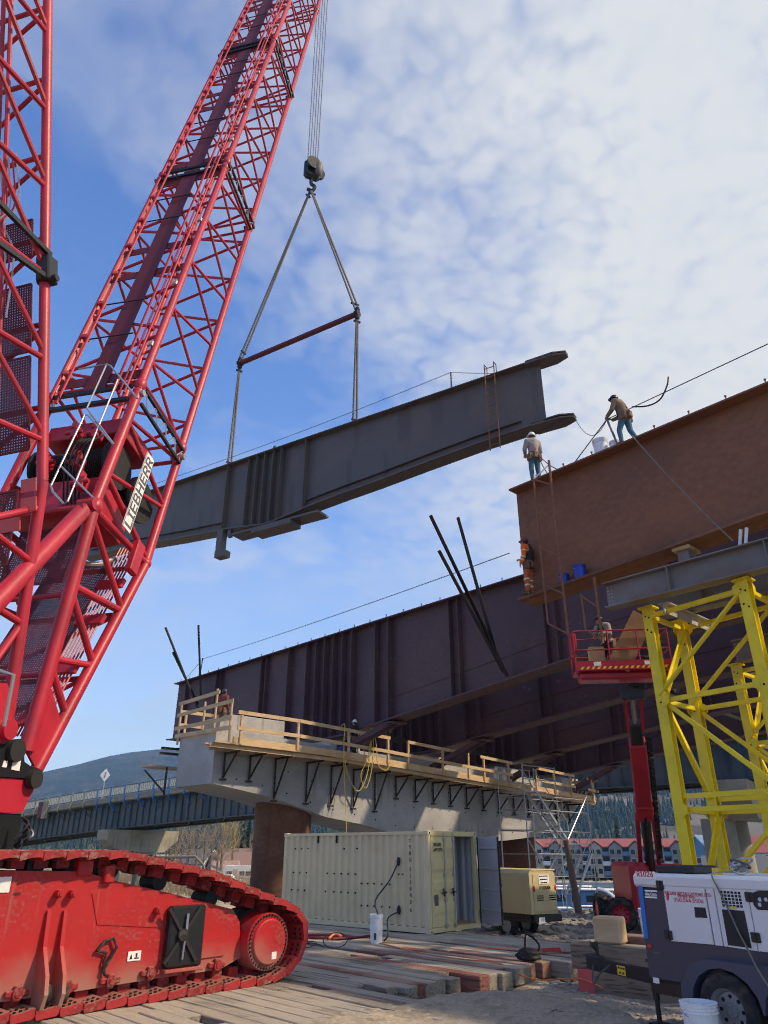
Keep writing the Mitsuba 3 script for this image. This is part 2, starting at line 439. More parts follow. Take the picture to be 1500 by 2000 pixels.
gx = np.concatenate([-np.geomspace(12, 2500, 46)[::-1], np.arange(-11.9, 16, 0.12), np.geomspace(16.2, 2500, 46)])
gy = np.concatenate([np.linspace(-60, 7.5, 18), np.arange(8, 30, 0.12), np.geomspace(30.3, 1100, 80)])
put('ground', grid_mesh(gx, gy, land), 'dirt', smooth=True, kind='structure', label='bare dirt and gravel ground of the work site running down to the lake')
tex('lake_water', lambda p, n, uv: mix((0.030, 0.060, 0.085), (0.05, 0.09, 0.11), noise(p.x * 0.05, p.y * 0.2)), 0.12, 0.6, lambda p, n, uv: fbm(p.x * 0.9, p.y * 2.2, 0.0, 3), 0.10, 0.02)
put('lake', grid_mesh(np.array([-60, 0, 400.0]), np.array([40, 260.0]), lambda x, y: 0 * x - 6.1), 'lake_water', kind='structure', label='blue lake water beyond the gravel shore')


# hills: a ring of blue mountains, a nearer forested slope
def hill(xs, ys, top, seed, amp, foot):
    def z(x, y):
        n = meshkit.fbm(np.stack([x / 700, y / 700, 0 * x], -1), 5, seed)
        s = np.clip((y - ys[0]) / (ys[-1] - ys[0]), 0, 1)
        prof = np.sin(np.clip(s / 0.62, 0, 1) * np.pi / 2) ** 1.15 * np.where(s > 0.62, 1 - 0.5 * ((s - 0.62) / 0.38) ** 2, 1)
        return foot + prof * (top(x, y) + amp * (n - 0.5) * 2) - (1 - np.clip(s * 12, 0, 1)) * 30
    return grid_mesh(xs, ys, z)


def forest_tone(p, n, uv):
    a = fbm(p.x * 0.010, p.y * 0.010, p.z * 0.02, 4); b = noise(p.x * 0.13, p.y * 0.06, p.z * 0.10)
    c = mix((0.020, 0.030, 0.030), (0.036, 0.040, 0.036), smoothstep(0.42, 0.62, a))
    snow = smoothstep(0.62, 0.72, fbm(p.x * 0.02, p.y * 0.02, p.z * 0.02, 3)) * smoothstep(420, 500, p.z)
    return mix(c * (0.55 + 0.9 * b), (0.75, 0.77, 0.80), snow * 0.8)


tex('hill_forest', forest_tone, 0.95, 0.1)
put('mountains', hill(np.linspace(-5200, 6200, 130), np.linspace(2300, 5200, 60), lambda x, y: 345 + 170 * np.exp(-((x + 900) / 800) ** 2) + 150 * np.exp(-((x - 1700) / 1100) ** 2) - 60 * np.exp(-((x + 2100) / 500) ** 2), 3, 45, -10),
    'hill_forest', smooth=True, kind='structure', label='far blue mountain ridge')


def slope_top(x, y): return 45 + 190 / (1 + np.exp(-(x - 150) / 260))


HX, HY = np.linspace(-2500, 3300, 150), np.linspace(900, 2400, 70)
hm = hill(HX, HY, slope_top, 8, 22, -4)
tex('slope_ground', lambda p, n, uv: mix((0.075, 0.070, 0.052), (0.15, 0.135, 0.115), smoothstep(0.45, 0.6, fbm(p.x * 0.012, p.y * 0.004, p.z * 0.05, 4))), 0.95, 0.1)
put('hillside', hm, 'slope_ground', smooth=True, kind='structure', label='forested hillside across the lake with pale clearings')

# the far-off wood on that slope: one mass of small conifers
hz = np.asarray(hm.vertices)[:, 2].reshape(70, 150)
N = 34000
tx_ = rng.uniform(-760, 1500, N); ty_ = 915 + 950 * rng.random(N) ** 1.15
from scipy.interpolate import RegularGridInterpolator
hq = RegularGridInterpolator((HY, HX), hz)
tz_ = hq(np.stack([ty_, tx_], 1))
dens = meshkit.fbm(np.stack([tx_ / 120, ty_ / 120, 0 * tx_], -1), 3, 4)
band = np.exp(-((tz_ - (64 + 0.012 * tx_)) / 9.0) ** 2)                       # a bare bench runs along the slope
keep = (dens + 0.12 * rng.random(N) > 0.42) & (band < 0.35 + 0.3 * rng.random(N))
tx_, ty_, tz_ = tx_[keep], ty_[keep], tz_[keep]; n = len(tx_)
hh = rng.uniform(9, 21, n); rr = hh * rng.uniform(0.13, 0.2, n)
ang = np.arange(5) * 2 * np.pi / 5
ring = np.stack([np.cos(ang), np.sin(ang), 0 * ang], -1)
v = np.concatenate([np.stack([tx_, ty_, tz_ + hh], -1)[:, None], np.stack([tx_, ty_, tz_ - 1], -1)[:, None] + ring[None] * rr[:, None, None]], 1)
f = np.array([[0, 1 + k, 1 + (k + 1) % 5] for k in range(5)])
tex('conifer_far', lambda p, n, uv: mix((0.020, 0.040, 0.026), (0.050, 0.066, 0.040), noise(p.x * 0.09, p.y * 0.09, p.z * 0.02)), 0.9, 0.1)
solo('conifer_forest', tri(v.reshape(-1, 3), (f[None] + 6 * np.arange(n)[:, None, None]).reshape(-1, 3)), 'conifer_far', 'dark conifer forest covering the hillside across the lake', 'forest', kind='stuff')

# stones and clods on the dirt by the mats
def pebbles(n, xr, yr, size, seed, keep=None):
    r = np.random.default_rng(seed); ico = trimesh.creation.icosphere(1); iv, jf = np.asarray(ico.vertices), np.asarray(ico.faces)
    x, y = r.uniform(*xr, n), r.uniform(*yr, n)
    if keep is not None:
        k = keep(x, y); x, y = x[k], y[k]
    n = len(x)
    s = size * (0.35 + r.random(n) ** 3 * 1.6)
    z = land(x, y)
    V = iv[None] * (0.7 + 0.6 * r.random((n, len(iv), 1))) * s[:, None, None] * np.array([1, 1, 0.6]) + np.stack([x, y, z + 0.1 * s], -1)[:, None]
    return tri(V.reshape(-1, 3), (jf[None] + len(iv) * np.arange(n)[:, None, None]).reshape(-1, 3))


off_mats = lambda x, y: ((x * BD[0] + y * BD[1]) < 10.6) | ((x * BN[0] + y * BN[1]) > 17.4)
solo('gravel', pebbles(2600, (0.2, 9), (10.5, 24), 0.035, 1, off_mats), 'stone_a', 'loose pale stones and clods on the dirt between mats and generator', 'gravel', kind='stuff')
solo('wood_chips', pebbles(700, (-2.4, 5.5), (10.6, 16.5), 0.022, 4), 'mat_timber_b', 'small wood chips and crumbs scattered over soil and mats', 'debris', kind='stuff')
solo('shore_stones', pebbles(2600, (1, 16), (22, 42), 0.085, 2, off_mats), 'stone_b', 'dark rubble and stones along the shore behind the compressor', 'gravel', kind='stuff')

# ---------------------------------------------------------------- the timber crane mats: every timber its own piece
deck = numbered('timber_mat_deck'); labels[deck] = {'label': 'weathered timber crane mats laid side by side as the working floor', 'kind': 'structure'}
MATS = ['mat_timber', 'mat_timber', 'mat_timber', 'mat_timber_b', 'mat_timber_b', 'mat_timber_b', 'mat_timber_c']
r_ = np.random.default_rng(12)
o_ = 4.6; row = 0
while o_ < 17.4:
    w = 0.30 + 0.012 * r_.standard_normal()
    t0 = 10.45 + 0.28 * r_.standard_normal() * (1 if o_ > 8.6 else 0.2) if o_ > 9.3 else 7.2 + r_.uniform(-0.2, 0.2)
    t_ = t0
    while t_ < 27:
        L = 6.1 + r_.uniform(-0.05, 0.05) if t_ > t0 else r_.uniform(2.2, 6.1)
        gap = r_.random() < 0.13 and t_ > t0 + 0.5
        if gap: t_ += r_.uniform(0.25, 0.7)
        dz = r_.uniform(-0.012, 0.012) - (0.05 if r_.random() < 0.06 else 0)
        yaw = r_.uniform(-0.0012, 0.0012)
        q0, q1 = B(t_, o_ + w / 2 - yaw * L, 0), B(min(t_ + L, 27.2), o_ + w / 2 + yaw * L, 0)
        c = unit(q1 - q0); a = V3(c[1], -c[0], 0)
        m = obox(q0, a, UP, c, (-w / 2 + 0.005, w / 2 - 0.005), (-0.29 + dz, dz), (0.006, np.linalg.norm(q1 - q0) - 0.006), 0.014)
        mat = MATS[r_.integers(len(MATS))]
        if t_ == t0 and o_ > 10 and r_.random() < 0.55 and L < 4.6: mat = 'mat_timber_red'
        # keep only what the frame can show, with a margin
        mid = (q0 + q1) / 2
        if mid[1] > 6 and mid[0] > -9: put('timber', m, mat, deck)
        t_ += L
    o_ += w; row += 1
# a second course showing under the ends, and drifted soil lying over the front of the deck
for k in range(7):
    o0 = 10.2 + k * 0.98 + r_.uniform(-.05, .05)
    q0 = B(9.9 + r_.uniform(-.3, .35), o0, -0.33); put('timber', obox(q0, BN, UP, BD, (-0.15, 0.15), (-0.29, 0.0), (0, 3), 0.014), 'mat_timber_c' if k % 2 else 'mat_timber_red', deck)


def soil():
    xs, ys = np.arange(-2.6, 3.4, 0.07), np.arange(9.5, 15, 0.07)
    X, Y = np.meshgrid(xs, ys); t, o = X * BD[0] + Y * BD[1], X * BN[0] + Y * BN[1]
    n1 = meshkit.fbm(np.stack([X * 0.9, Y * 0.9, 0 * X], -1), 4, 51) - 0.5
    n2 = meshkit.fbm(np.stack([X * 7, Y * 7, 0 * X], -1), 3, 52) - 0.5
    ridge = 0.035 - 0.10 * np.clip((t - 8.9) / 1.1, 0, None) - 0.05 * np.clip((t - 9.2) / 2, 0, None) + n1 * 0.16 + n2 * 0.045
    ridge -= 0.12 * np.clip((o - 10.6) / 0.8, 0, None)
    m = grid_mesh(xs, ys, lambda x, y: ridge)
    z = np.asarray(m.vertices)[:, 2][np.asarray(m.faces)].max(1)
    m.update_faces(z > -0.07); m.remove_unreferenced_vertices()
    return m


solo('soil_drift', soil(), 'dirt', 'thin drift of pale soil lying over the near timber mats', 'soil', smooth=True, kind='stuff')
# ================================================================ the new bridge: plate girders
def zb(t):       # bottom of the girders before crossfall, against the station t (deepest over the pier at t = 27.8)
    return np.interp(abs(np.asarray(t) - 27.8), [0, 1.5, 2.8, 5.3, 8.3, 10.8, 13.8, 15.8, 18.3, 20.5, 23, 27.8, 40], [7.02, 7.06, 7.24, 7.52, 7.84, 8.10, 8.42, 8.52, 8.64, 8.76, 8.92, 9.12, 9.3])


def ribbon(ts, f, wa, wb, th, side):
    """A flange: a plate that follows f(t) (its lower face's points), from wa to wb along side, th thick upward."""
    V = []
    for t in ts:
        p = f(t)
        V += [p + side * wa, p + side * wb, p + side * wb + UP * th, p + side * wa + UP * th]
    F = []
    for k in range(len(ts) - 1):
        a, b = 4 * k, 4 * k + 4
        for i in range(4):
            j = (i + 1) % 4
            F += [[a + i, b + i, b + j], [a + i, b + j, a + j]]
    e = 4 * (len(ts) - 1)
    F += [[0, 1, 2], [0, 2, 3], [e, e + 2, e + 1], [e, e + 3, e + 2]]
    m = tri(V, F)
    if m.volume < 0: m.invert()
    return m


def girder(key, mat, P, side, t0, t1, ztop, bot, stiff, wide=0.80, wtop=0.80, gw=0.17, far_side=True, step=0.8):
    """A plate girder: web, flanges and every stiffener. P(t, s, z): station, offset along side, height."""
    ts = np.linspace(t0, t1, max(2, int(abs(t1 - t0) / step)))
    wt, ft, bt = 0.03, 0.05, 0.07
    V = []
    for t in ts: V += [P(t, 0, bot(t) + bt), P(t, 0, ztop - ft)]
    V = np.array(V); o = side * wt / 2; n = len(ts)
    F = []
    for k in range(n - 1):
        a = 2 * k
        F += [[a, a + 2, a + 3], [a, a + 3, a + 1]]
    F = np.array(F); m2 = 2 * n
    E = [[0, 1, m2 + 1], [0, m2 + 1, m2], [m2 - 2, 2 * m2 - 1, m2 - 1], [m2 - 2, 2 * m2 - 2, 2 * m2 - 1]]
    web = tri(np.vstack([V - o, V + o]), np.vstack([F, F[:, ::-1] + m2, E]))
    put('web', web, mat, key)
    put('top_flange', ribbon(ts, lambda t: P(t, 0, ztop - ft), -wtop / 2, wtop / 2, ft, side), mat, key)
    put('bottom_flange', ribbon(ts, lambda t: P(t, 0, bot(t)), -wide / 2, wide / 2, bt, side), mat, key)
    for t, w in stiff:
        for s in ((-1, 1) if far_side else (-1,)):
            e = unit(P(t + 1, 0, 0) - P(t, 0, 0))
            z0, z1 = float(bot(t)) + bt, ztop - ft
            m = obox(P(t, 0, 0), e, side, UP, (-0.0125, 0.0125), tuple(sorted((s * (wt / 2 + 0.002), s * (wt / 2 + w)))), (z0 + 0.004, z1 - 0.004))
            put('stiffener', m, mat, key)
    return key


def bolt_holes(key, P, side, t, z0, z1, n, mat, cols=(0, 0.09), r=0.016, off=-0.019):
    ms = []
    e = unit(P(t + 1, 0, 0) - P(t, 0, 0))
    for c in cols:
        for z in np.linspace(z0, z1, n):
            ms.append(tube(P(t + c, off, z), P(t + c, off - 0.004, z), r, 6))
    put('bolt_hole', ms, mat, key, kind='stuff')


def studs(key, P, ts, z, mat):
    for t in ts:
        put('shear_stud', [tube(P(t, s, z), P(t, s, z + 0.15), 0.018, 6) for s in (-0.25,)] + [tube(P(t, -0.25, z + 0.15), P(t, -0.25, z + 0.18), 0.03, 6)], mat, key)


OFF = [16.6, 22.6, 28.7, 34.8, 40.9]; DROP = [0, 0.18, 0.36, 0.54, 0.72]
clus = [(27.8 + x, 0.34) for x in (-4.2, -3.3, -1.6, -0.9, -0.2, 0.5, 1.2, 2.0, 3.6)]
reg = [(t, 0.24) for t in (9.5, 10.0, 14.6, 15.1, 19.4, 19.9, 33.6, 34.1, 38.4, 38.9, 42.6)]
g = thing('plate_girder', 'rust brown girder end high at the right with three workers on it', 'girder', 'new bridge girders already set')
P0 = lambda t, s, z: B(t, OFF[0] + s, z)
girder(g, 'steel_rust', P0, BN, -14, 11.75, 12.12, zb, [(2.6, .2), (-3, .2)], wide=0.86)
bolt_holes(g, P0, BN, 11.45, 8.75, 11.9, 30, 'pale_hole')
studs(g, P0, np.arange(-2.5, 11.6, 0.95), 12.12, 'steel_rust')
names = ['dark purple girder over the pier, nearest of the set row behind the rusty end', 'second purple brown girder of the set row, behind the nearest one', 'third girder of the set row, deep in shade under the deck', 'farthest girder of the set row, beside the old bridge']
for k in range(1, 5):
    g = thing('plate_girder', names[k - 1], 'girder', 'new bridge girders already set')
    Pk = lambda t, s, z, k=k: B(t, OFF[k] + s, z)
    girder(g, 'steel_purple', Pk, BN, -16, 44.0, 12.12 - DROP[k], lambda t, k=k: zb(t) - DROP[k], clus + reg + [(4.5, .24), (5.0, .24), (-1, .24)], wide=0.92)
    if k == 1: studs(g, Pk, np.arange(10, 43.8, 1.15), 12.12 - DROP[k], 'steel_purple')
    # a thickened bottom plate over the bearing and a lower lengthwise weld strip
    put('weld_strip', ribbon(np.linspace(-16, 24, 50), lambda t, k=k: Pk(t, -0.03, float(zb(t)) - DROP[k] + 1.05), -0.012, 0.0, 0.03, BN), 'steel_purple', g)

# cross frames under the row and braces left hanging up from the nearest purple girder
def angle_bar(p0, p1, w=0.14):
    p0, p1 = np.asarray(p0, float), np.asarray(p1, float)
    a, b, c = frame(p1 - p0); L = np.linalg.norm(p1 - p0)
    return join([obox(p0, a, b, c, (0, w), (0, 0.016), (0, L)), obox(p0, a, b, c, (0, 0.016), (0.018, w), (0, L))])


for i, t in enumerate((4.5, 14.9, 27.0, 36.5)):
    for k in range(1, 4):
        z0, z1 = zb(t) - DROP[k] + 0.35, 12.12 - DROP[k] - 0.6
        o0, o1 = OFF[k] + 0.3, OFF[k + 1] - 0.3; om = (o0 + o1) / 2
        key = thing('cross_bracing', f"black cross bracing of the {('nearest', 'middle', 'farthest')[k - 1]} purple girder pair, {('above the yellow tower', 'midway between tower and pier', 'over the pier cap', 'beyond the pier')[i]}", 'cross bracing', 'cross bracing under the bridge')
        put('bottom_chord', bar(B(t, o0, z0), B(t, o1, z0 - 0.18), 0.16), 'steel_black', key)
        put('diagonal', angle_bar(B(t, o0, z1), B(t, om, z0 + .1)), 'steel_black', key)
        put('diagonal', angle_bar(B(t, o1, z1), B(t, om, z0 + .1)), 'steel_black', key)
for t, nm, s in ((17.0, 'long black steel braces standing up in a V from the purple girder', 1.0), (40.5, 'short black steel brace pair standing up in a V at the far left girder end', 0.0)):
    key = thing('cross_bracing', nm, 'cross bracing')
    if s:
        put('diagonal', angle_bar(B(t, 22.25, 8.1), B(t, 18.2, 13.62), 0.16), 'steel_black', key)
        put('diagonal', angle_bar(B(t + .12, 22.2, 8.25), B(t + .12, 18.75, 12.35), 0.16), 'steel_black', key)
        put('diagonal', angle_bar(B(t, 21.6, 9.0), B(t, 19.8, 14.05), 0.15), 'steel_black', key)
    else:
        put('diagonal', angle_bar(B(t, 22.3, 9.6), B(t, 19.35, 14.4), 0.15), 'steel_black', key)
        put('diagonal', angle_bar(B(t + .1, 22.2, 10.1), B(t + .1, 20.1, 13.0), 0.15), 'steel_black', key)
        put('diagonal', angle_bar(B(t, 22.3, 10.4), B(t, 21.55, 15.0), 0.13), 'steel_black', key)

# stub brackets hanging below the girders beside the pier cap (short bolted channels)
for k in (1, 2, 3, 4):
    t, o = 24.0, OFF[k]
    key = thing('girder_hanger', 'paired brown sloping channels under the ' + ('nearest purple girder', 'second purple girder', 'third purple girder', 'farthest purple girder')[k - 1] + ' at the pier', 'bracket', 'brackets between girders and pier')
    z0 = float(zb(t)) - DROP[k]
    for s in (-0.22, 0.22):
        p0, p1 = B(t - 0.4, o + s, z0 - 0.02), B(t + 1.6, o - 1.5 + s, z0 - 1.25)
        put('channel', bar(p0, p1, 0.13, 0.20), 'steel_purple', key)
        put('bent_plate', pipe(curve([p1, p1 + V3(-.05, 0, -.25), p1 + V3(.15, -.1, -.42), p1 + V3(.42, -.2, -.2)]), 0.05, 6), 'steel_purple', key)
    put('cap_plate', obox(B(t - 0.4, o, z0 - 0.06), BD, BN, UP, (-.4, .4), (-.42, .42), (0, 0.05)), 'steel_purple', key)

# ---------------------------------------------------------------- the girder hanging from the crane
HC, HE = V3(-6.363, 37.134, 0), V3(-0.852, 0.5237, 0); HE = unit(HE); HN = V3(HE[1], -HE[0], 0); HN = HN if HN[1] > 0 else -HN
PH = lambda u, s, z: HC + HE * u + HN * s + UP * z
HT = 23.60
def hb(u): return HT - np.interp(abs(np.asarray(u, float)), [0, 1.5, 3, 5, 7, 10, 13, 16.6], [4.95, 4.75, 4.55, 4.38, 4.25, 3.98, 3.75, 3.6])
hg = thing('hanging_girder', 'long dark grey girder hanging from the crane hook against the sky', 'girder')
girder(hg, 'steel_grey', PH, HN, -16.4, 16.4, HT, hb, [(-2.4, .36), (-0.6, .36), (0.0, .36), (0.65, .36), (1.25, .36), (1.9, .36), (3.6, .36)], wide=0.9, wtop=0.8)
for a_, b_ in ((-15.2, -2.45), (3.65, 16)):
    put('lower_stiffener', ribbon(np.linspace(a_, b_, 24), lambda u: PH(u, -0.016, float(hb(u)) + 0.62), -0.16, 0, 0.025, HN), 'steel_grey', hg)
def tip_plate(z, w, name):
    sh = [(-0.6, -w / 2), (0.75, -w / 2), (1.35, -w * .22), (1.35, w * .22), (0.75, w / 2), (-0.6, w / 2)]
    put(name, slab(sh, PH(-16.4, 0, z), -HE, HN * (1 if np.cross(-HE, HN)[2] > 0 else -1), 0.06), 'steel_grey', hg)
tip_plate(HT + 0.004, 0.84, 'top_splice_plate'); tip_plate(HT - 0.12, 0.84, 'top_splice_plate')
tip_plate(float(hb(16.4)) + 0.074, 0.94, 'bottom_splice_plate'); tip_plate(float(hb(16.4)) - 0.066, 0.94, 'bottom_splice_plate')
for z in (HT - 0.06, float(hb(16.4))):
    put('splice_spacer', obox(PH(-16.4, 0, z), -HE, HN, UP, (0.01, 0.7), (-0.38, 0.38), (0, 0.058)), 'steel_grey', hg)
bolt_holes(hg, PH, HN, -16.1, float(hb(16)) + 0.3, HT - 0.35, 30, 'dark_hole', cols=(0, 0.11, 0.22))
put('bearing_plate', slab([(-3.6, -.5), (2.6, -.5), (2.6, .5), (-3.6, .5)], PH(0, 0, float(hb(0)) - 0.13), HE, HN * (1 if np.cross(HE, HN)[2] > 0 else -1), 0.12), 'steel_grey', hg)
put('bearing_block', obox(PH(-0.3, 0, float(hb(0))), HE, HN, UP, (-1.5, 1.3), (-.62, .4), (-.42, -.135), 0.03), 'steel_grey', hg)
put('hanger_post', join([obox(PH(3.55, -0.28, float(hb(3.5))), HE, HN, UP, (-.22, .22), (-.2, .2), (-1.35, -0.01)), obox(PH(3.4, -0.3, float(hb(3.5))), HE, HN, UP, (-.42, .32), (-.26, .26), (-1.75, -1.36)), obox(PH(2.9, -0.28, float(hb(3.5))), HE, HN, UP, (-.12, .12), (-.1, .1), (-.55, -.1))]), 'steel_grey', hg, label='short stub post hanging below the girder')
put('lug', [tube(PH(0.2, 0, HT), PH(0.2, 0, HT + .22), .05), blob(PH(0.2, 0, HT + .3), .12, .12, .12)], 'steel_grey', hg)


def ladder(key_name, label, p0, p1, wdir, mat, n=9, w=0.42, r=0.028, group=None):
    k = thing(key_name, label, 'ladder', group)
    wdir = unit(wdir)
    for s in (-1, 1): put('rail', tube(p0 + wdir * s * w / 2, p1 + wdir * s * w / 2, r, 6), mat, k)
    for f in (np.arange(n) + 0.5) / n:
        q = p0 + (p1 - p0) * f; put('rung', tube(q - wdir * w / 2, q + wdir * w / 2, r * 0.8, 6), mat, k)
    return k


lk = ladder('hanging_ladder', 'thin steel ladder hung down the face of the lifted grey girder', PH(-14.0, -0.62, HT + 0.5), PH(-14.0, -0.62, float(hb(14)) - 0.75), HE, 'steel_rust', 9, 0.5)
for s in (-1, 1): put('hook', pipe([PH(-14 + s * .25, -.62, HT + .48), PH(-14 + s * .25, -.3, HT + .52), PH(-14 + s * .25, -.3, HT + .06)], .025), 'steel_rust', lk)

# ladders on the rusty girder and the lone rail frames by the lift basket
Wd = unit(BN * 0.25 - BD)
def open_ladder(label, t, z0, z1, s, w, n, out=None, group=None):
    k = thing('steel_ladder', label, 'ladder', group)
    q = lambda tt, z: B(tt, OFF[0] + s, z)
    put('rail', tube(q(t, z0 + .45), q(t, z1), .03, 6), 'steel_rust', k)
    put('rail', tube(q(t - w, z0), q(t - w, z1 + .35), .038, 6), 'steel_rust', k)
    for f in np.linspace(0, 1, n): put('rung', tube(q(t, z0 + .45 + (z1 - z0 - .5) * f), q(t - w, z0 + .05 + (z1 - z0 - .5) * f), .026, 6), 'steel_rust', k)
    return k
k = open_ladder('tall thin rusty ladder hung over the end of the brown girder', 10.6, 7.1, 11.95, -0.72, 0.58, 5)
open_ladder('short rusty U shaped rail frame hanging below the brown girder, above the red lift basket', 9.5, 6.72, 8.1, -0.72, 0.43, 2)
put('top_hook', bar(B(10.6, OFF[0] - .72, 11.9), B(10.25, OFF[0] - .4, 12.36), .09, .02), 'white_paint', k)
# ================================================================ the pier: cap, casings, pedestals
fall = lambda o: -0.035 * (o - 15.3)                     # the cap's top falls away from the camera
pier = thing('bridge_pier', 'big grey concrete hammerhead pier cap on rusty steel casings', 'bridge pier')
pr = [(15.3, 6.5), (40.1, 6.5 + fall(40.1)), (40.1, 4.1), (36.2, 2.75), (33, 2.5), (25.2, 2.75), (23.0, 3.12), (21.0, 3.36), (18.2, 4.02), (15.3, 4.42)]
capm = slab(pr, B(29.1, 0, 0), BN, UP, 2.9)              # extruded along BN x UP, towards the camera
if (np.asarray(capm.vertices) @ BD).min() > 28: capm = slab(pr, B(26.2, 0, 0), BN, UP, 2.9)
put('cap', capm, 'concrete', pier)
for o, r in ((19.85, 1.22), (35.9, 1.22)):
    zt = float(np.interp(o, [15.3, 18.2, 21, 33, 36.2, 40], [4.42, 4.02, 3.36, 2.5, 2.75, 4.1]))
    put('casing', lathe([(0, zt + .35), (r, zt + .35), (r, -6.5), (0, -6.5)], B(27.7, o, 0), n=40), 'pile_rust', pier, smooth=40, label='rusty steel casing pile')
for k in range(5):
    z = 6.5 + fall(OFF[k]); zz = 7.0 - DROP[k]
    if k == 0: pm = obox(B(27.7, 17.6, z - .02), BN, BD, UP, (-1.5, 1.25), (-1.15, .9), (0, 0.72), 0.02)
    else: pm = obox(B(27.8, OFF[k], z - .02), BN, BD, UP, (-.9, .9), (-.95, .95), (0, max(.2, zz - z - 0.15)), 0.02)
    put('pedestal', pm, 'concrete', pier)
put('stub_wall', obox(B(27.4, 15.75, 6.49), BN, BD, UP, (-.2, .28), (-1.0, .3), (0, 0.42), 0.02), 'concrete', pier)
ties = []
for o in np.arange(16.4, 39.5, 1.25):
    bz = float(np.interp(o, [15.3, 18.2, 21, 23, 25.2, 33, 36.2, 40.1], [4.42, 4.02, 3.36, 3.12, 2.75, 2.5, 2.75, 4.1]))
    for z in np.arange(bz + 0.35, 5.3 + fall(o), 0.85): ties.append(tube(B(26.197, o, z), B(26.19, o, z), 0.035, 8))
put('tie_hole', ties, 'dark_hole', pier, kind='stuff')

# ---------------------------------------------------------------- the timber work platform along the cap
wp = thing('work_platform', 'pale timber work platform with railing bolted along the pier cap', 'platform')
LB = ['lumber', 'lumber', 'lumber_grey']
edge = 24.95
dz = lambda o: 5.78 + np.interp(o, [14.6, 18, 21, 26, 31, 40.4], [0.0, -0.02, -0.10, -0.38, -0.62, -1.12])
def leaf(name, m, i=0): put(name, m, LB[i % 3] if isinstance(i, int) else i, wp)
# deck planks across the brackets, one after the other
for i, t in enumerate(np.arange(edge + 0.02, 26.15, 0.235)):
    for j, (oa, ob) in enumerate(((14.5, 19.6), (19.62, 24.7), (24.72, 29.6), (29.62, 34.7), (34.72, 40.4))):
        leaf('plank', bar(B(t, oa + (0.3 * ((i * 7) % 3) if j == 0 else 0), float(dz(oa))), B(t, ob, float(dz(ob))), 0.225, 0.05, BD), i + j)
for i, (oa, ob) in enumerate(((15.3, 21.2), (21.22, 26.6), (26.62, 32), (32.02, 37), (37.02, 40.4))):
    leaf('toe_board', bar(B(edge - .03, oa, float(dz(oa)) + .14), B(edge - .03, ob, float(dz(ob)) + .14), 0.05, 0.24, BD), 0)
    leaf('bearer', bar(B(edge + .1, oa - .9 * (i == 0), float(dz(oa)) - .11), B(edge + .1, ob, float(dz(ob)) - .11), 0.09, 0.14, BD), 1)
    leaf('bearer', bar(B(edge + .85, oa - .5 * (i == 0), float(dz(oa)) - .11), B(edge + .85, ob, float(dz(ob)) - .11), 0.09, 0.14, BD), 2)
# front railing: posts and two rails, broken where the girder brackets pass
for o in (15.6, 18.35, 21.1, 23.45, 24.75, 27.1, 29.0, 30.2, 32.2, 34.6, 36.3, 37.9, 40.1):
    z = float(dz(o)); leaf('post', bar(B(edge - .08, o, z), B(edge - .08, o, z + 1.24), 0.09, 0.09, BN), 0)
for oa, ob in ((15.4, 18.4), (18.42, 23.55), (24.7, 28.3), (29.9, 32.5), (34.5, 38.3), (39.6, 40.4)):
    for h in (0.58, 1.18): leaf('rail', bar(B(edge - .13, oa, float(dz(oa)) + h), B(edge - .13, ob, float(dz(ob)) + h), 0.04, 0.14, BD), 0)
for oa, ob in ((23.5, 24.8), (28.1, 29.95)): leaf('rail', bar(B(edge - .13, oa, float(dz(oa)) + .58), B(edge - .13, ob, float(dz(ob)) + .58), 0.04, 0.14, BD), 0)
# railing round the near end of the cap
en = 15.18
for t, h0, h1 in ((25.0, 5.8, 7.45), (26.2, 6.35, 8.02), (27.1, 6.45, 7.62), (29.1, 6.1, 7.85)): leaf('post', bar(B(t, en, h0), B(t, en, h1), 0.09, 0.06, BD), 1)
leaf('rail', bar(B(25.95, en - .04, 7.86), B(29.25, en - .04, 7.80), 0.04, 0.15, BN), 1)
leaf('rail', bar(B(24.85, en - .04, 7.37), B(29.3, en - .04, 7.32), 0.04, 0.15, BN), 1)
leaf('rail', bar(B(24.85, en - .04, 6.72), B(29.4, en - .04, 6.78), 0.04, 0.15, BN), 1)
leaf('rail', bar(B(24.85, en - .03, 6.36), B(29.3, en - .03, 6.46), 0.04, 0.16, BN), 1)
for o in (15.5, 17.2): leaf('post', bar(B(29.2, o, 6.3), B(29.2, o, 7.55), 0.09, 0.09, BN), 0)
for h in (0.55, 1.1): leaf('rail', bar(B(29.14, 15.2, 6.38 + h), B(29.14, 17.3, 6.38 + h), 0.04, 0.14, BD), 0)
# far end
for t in (25.0, 26.2): leaf('post', bar(B(t, 40.45, float(dz(40.4)) - .1), B(t, 40.45, float(dz(40.4)) + 1.35), 0.09, 0.09, BN), 0)
for h in (.55, 1.15): leaf('rail', bar(B(24.7, 40.5, float(dz(40.4)) + h), B(26.5, 40.5, float(dz(40.4)) + h), 0.04, 0.14, BN), 0)
# steel brackets, each a triangle against the face of the cap
for i, o in enumerate([15.75, 16.95, 18.2, 19.85, 21.2, 22.5, 23.8, 25.15, 26.45, 27.7, 28.95, 30.2, 31.5, 32.8, 34.1, 35.4, 36.7, 38, 39.3]):
    z = float(dz(o)) - 0.20
    drop = 0.95 if i < 2 or i > 6 else 1.62
    q = lambda t, h: B(t, o, z + h)
    put('bracket', [bar(q(26.12, 0), q(26.12, -drop), .07, .07), bar(q(26.15, -.03), q(edge + .05, -.03), .07, .07), bar(q(26.1, -drop + .06), q(edge + .35, -.08), .055, .055), bar(q(26.13, -drop - .02), q(26.13, -drop - .08), .28, .1)], 'steel_black', wp)
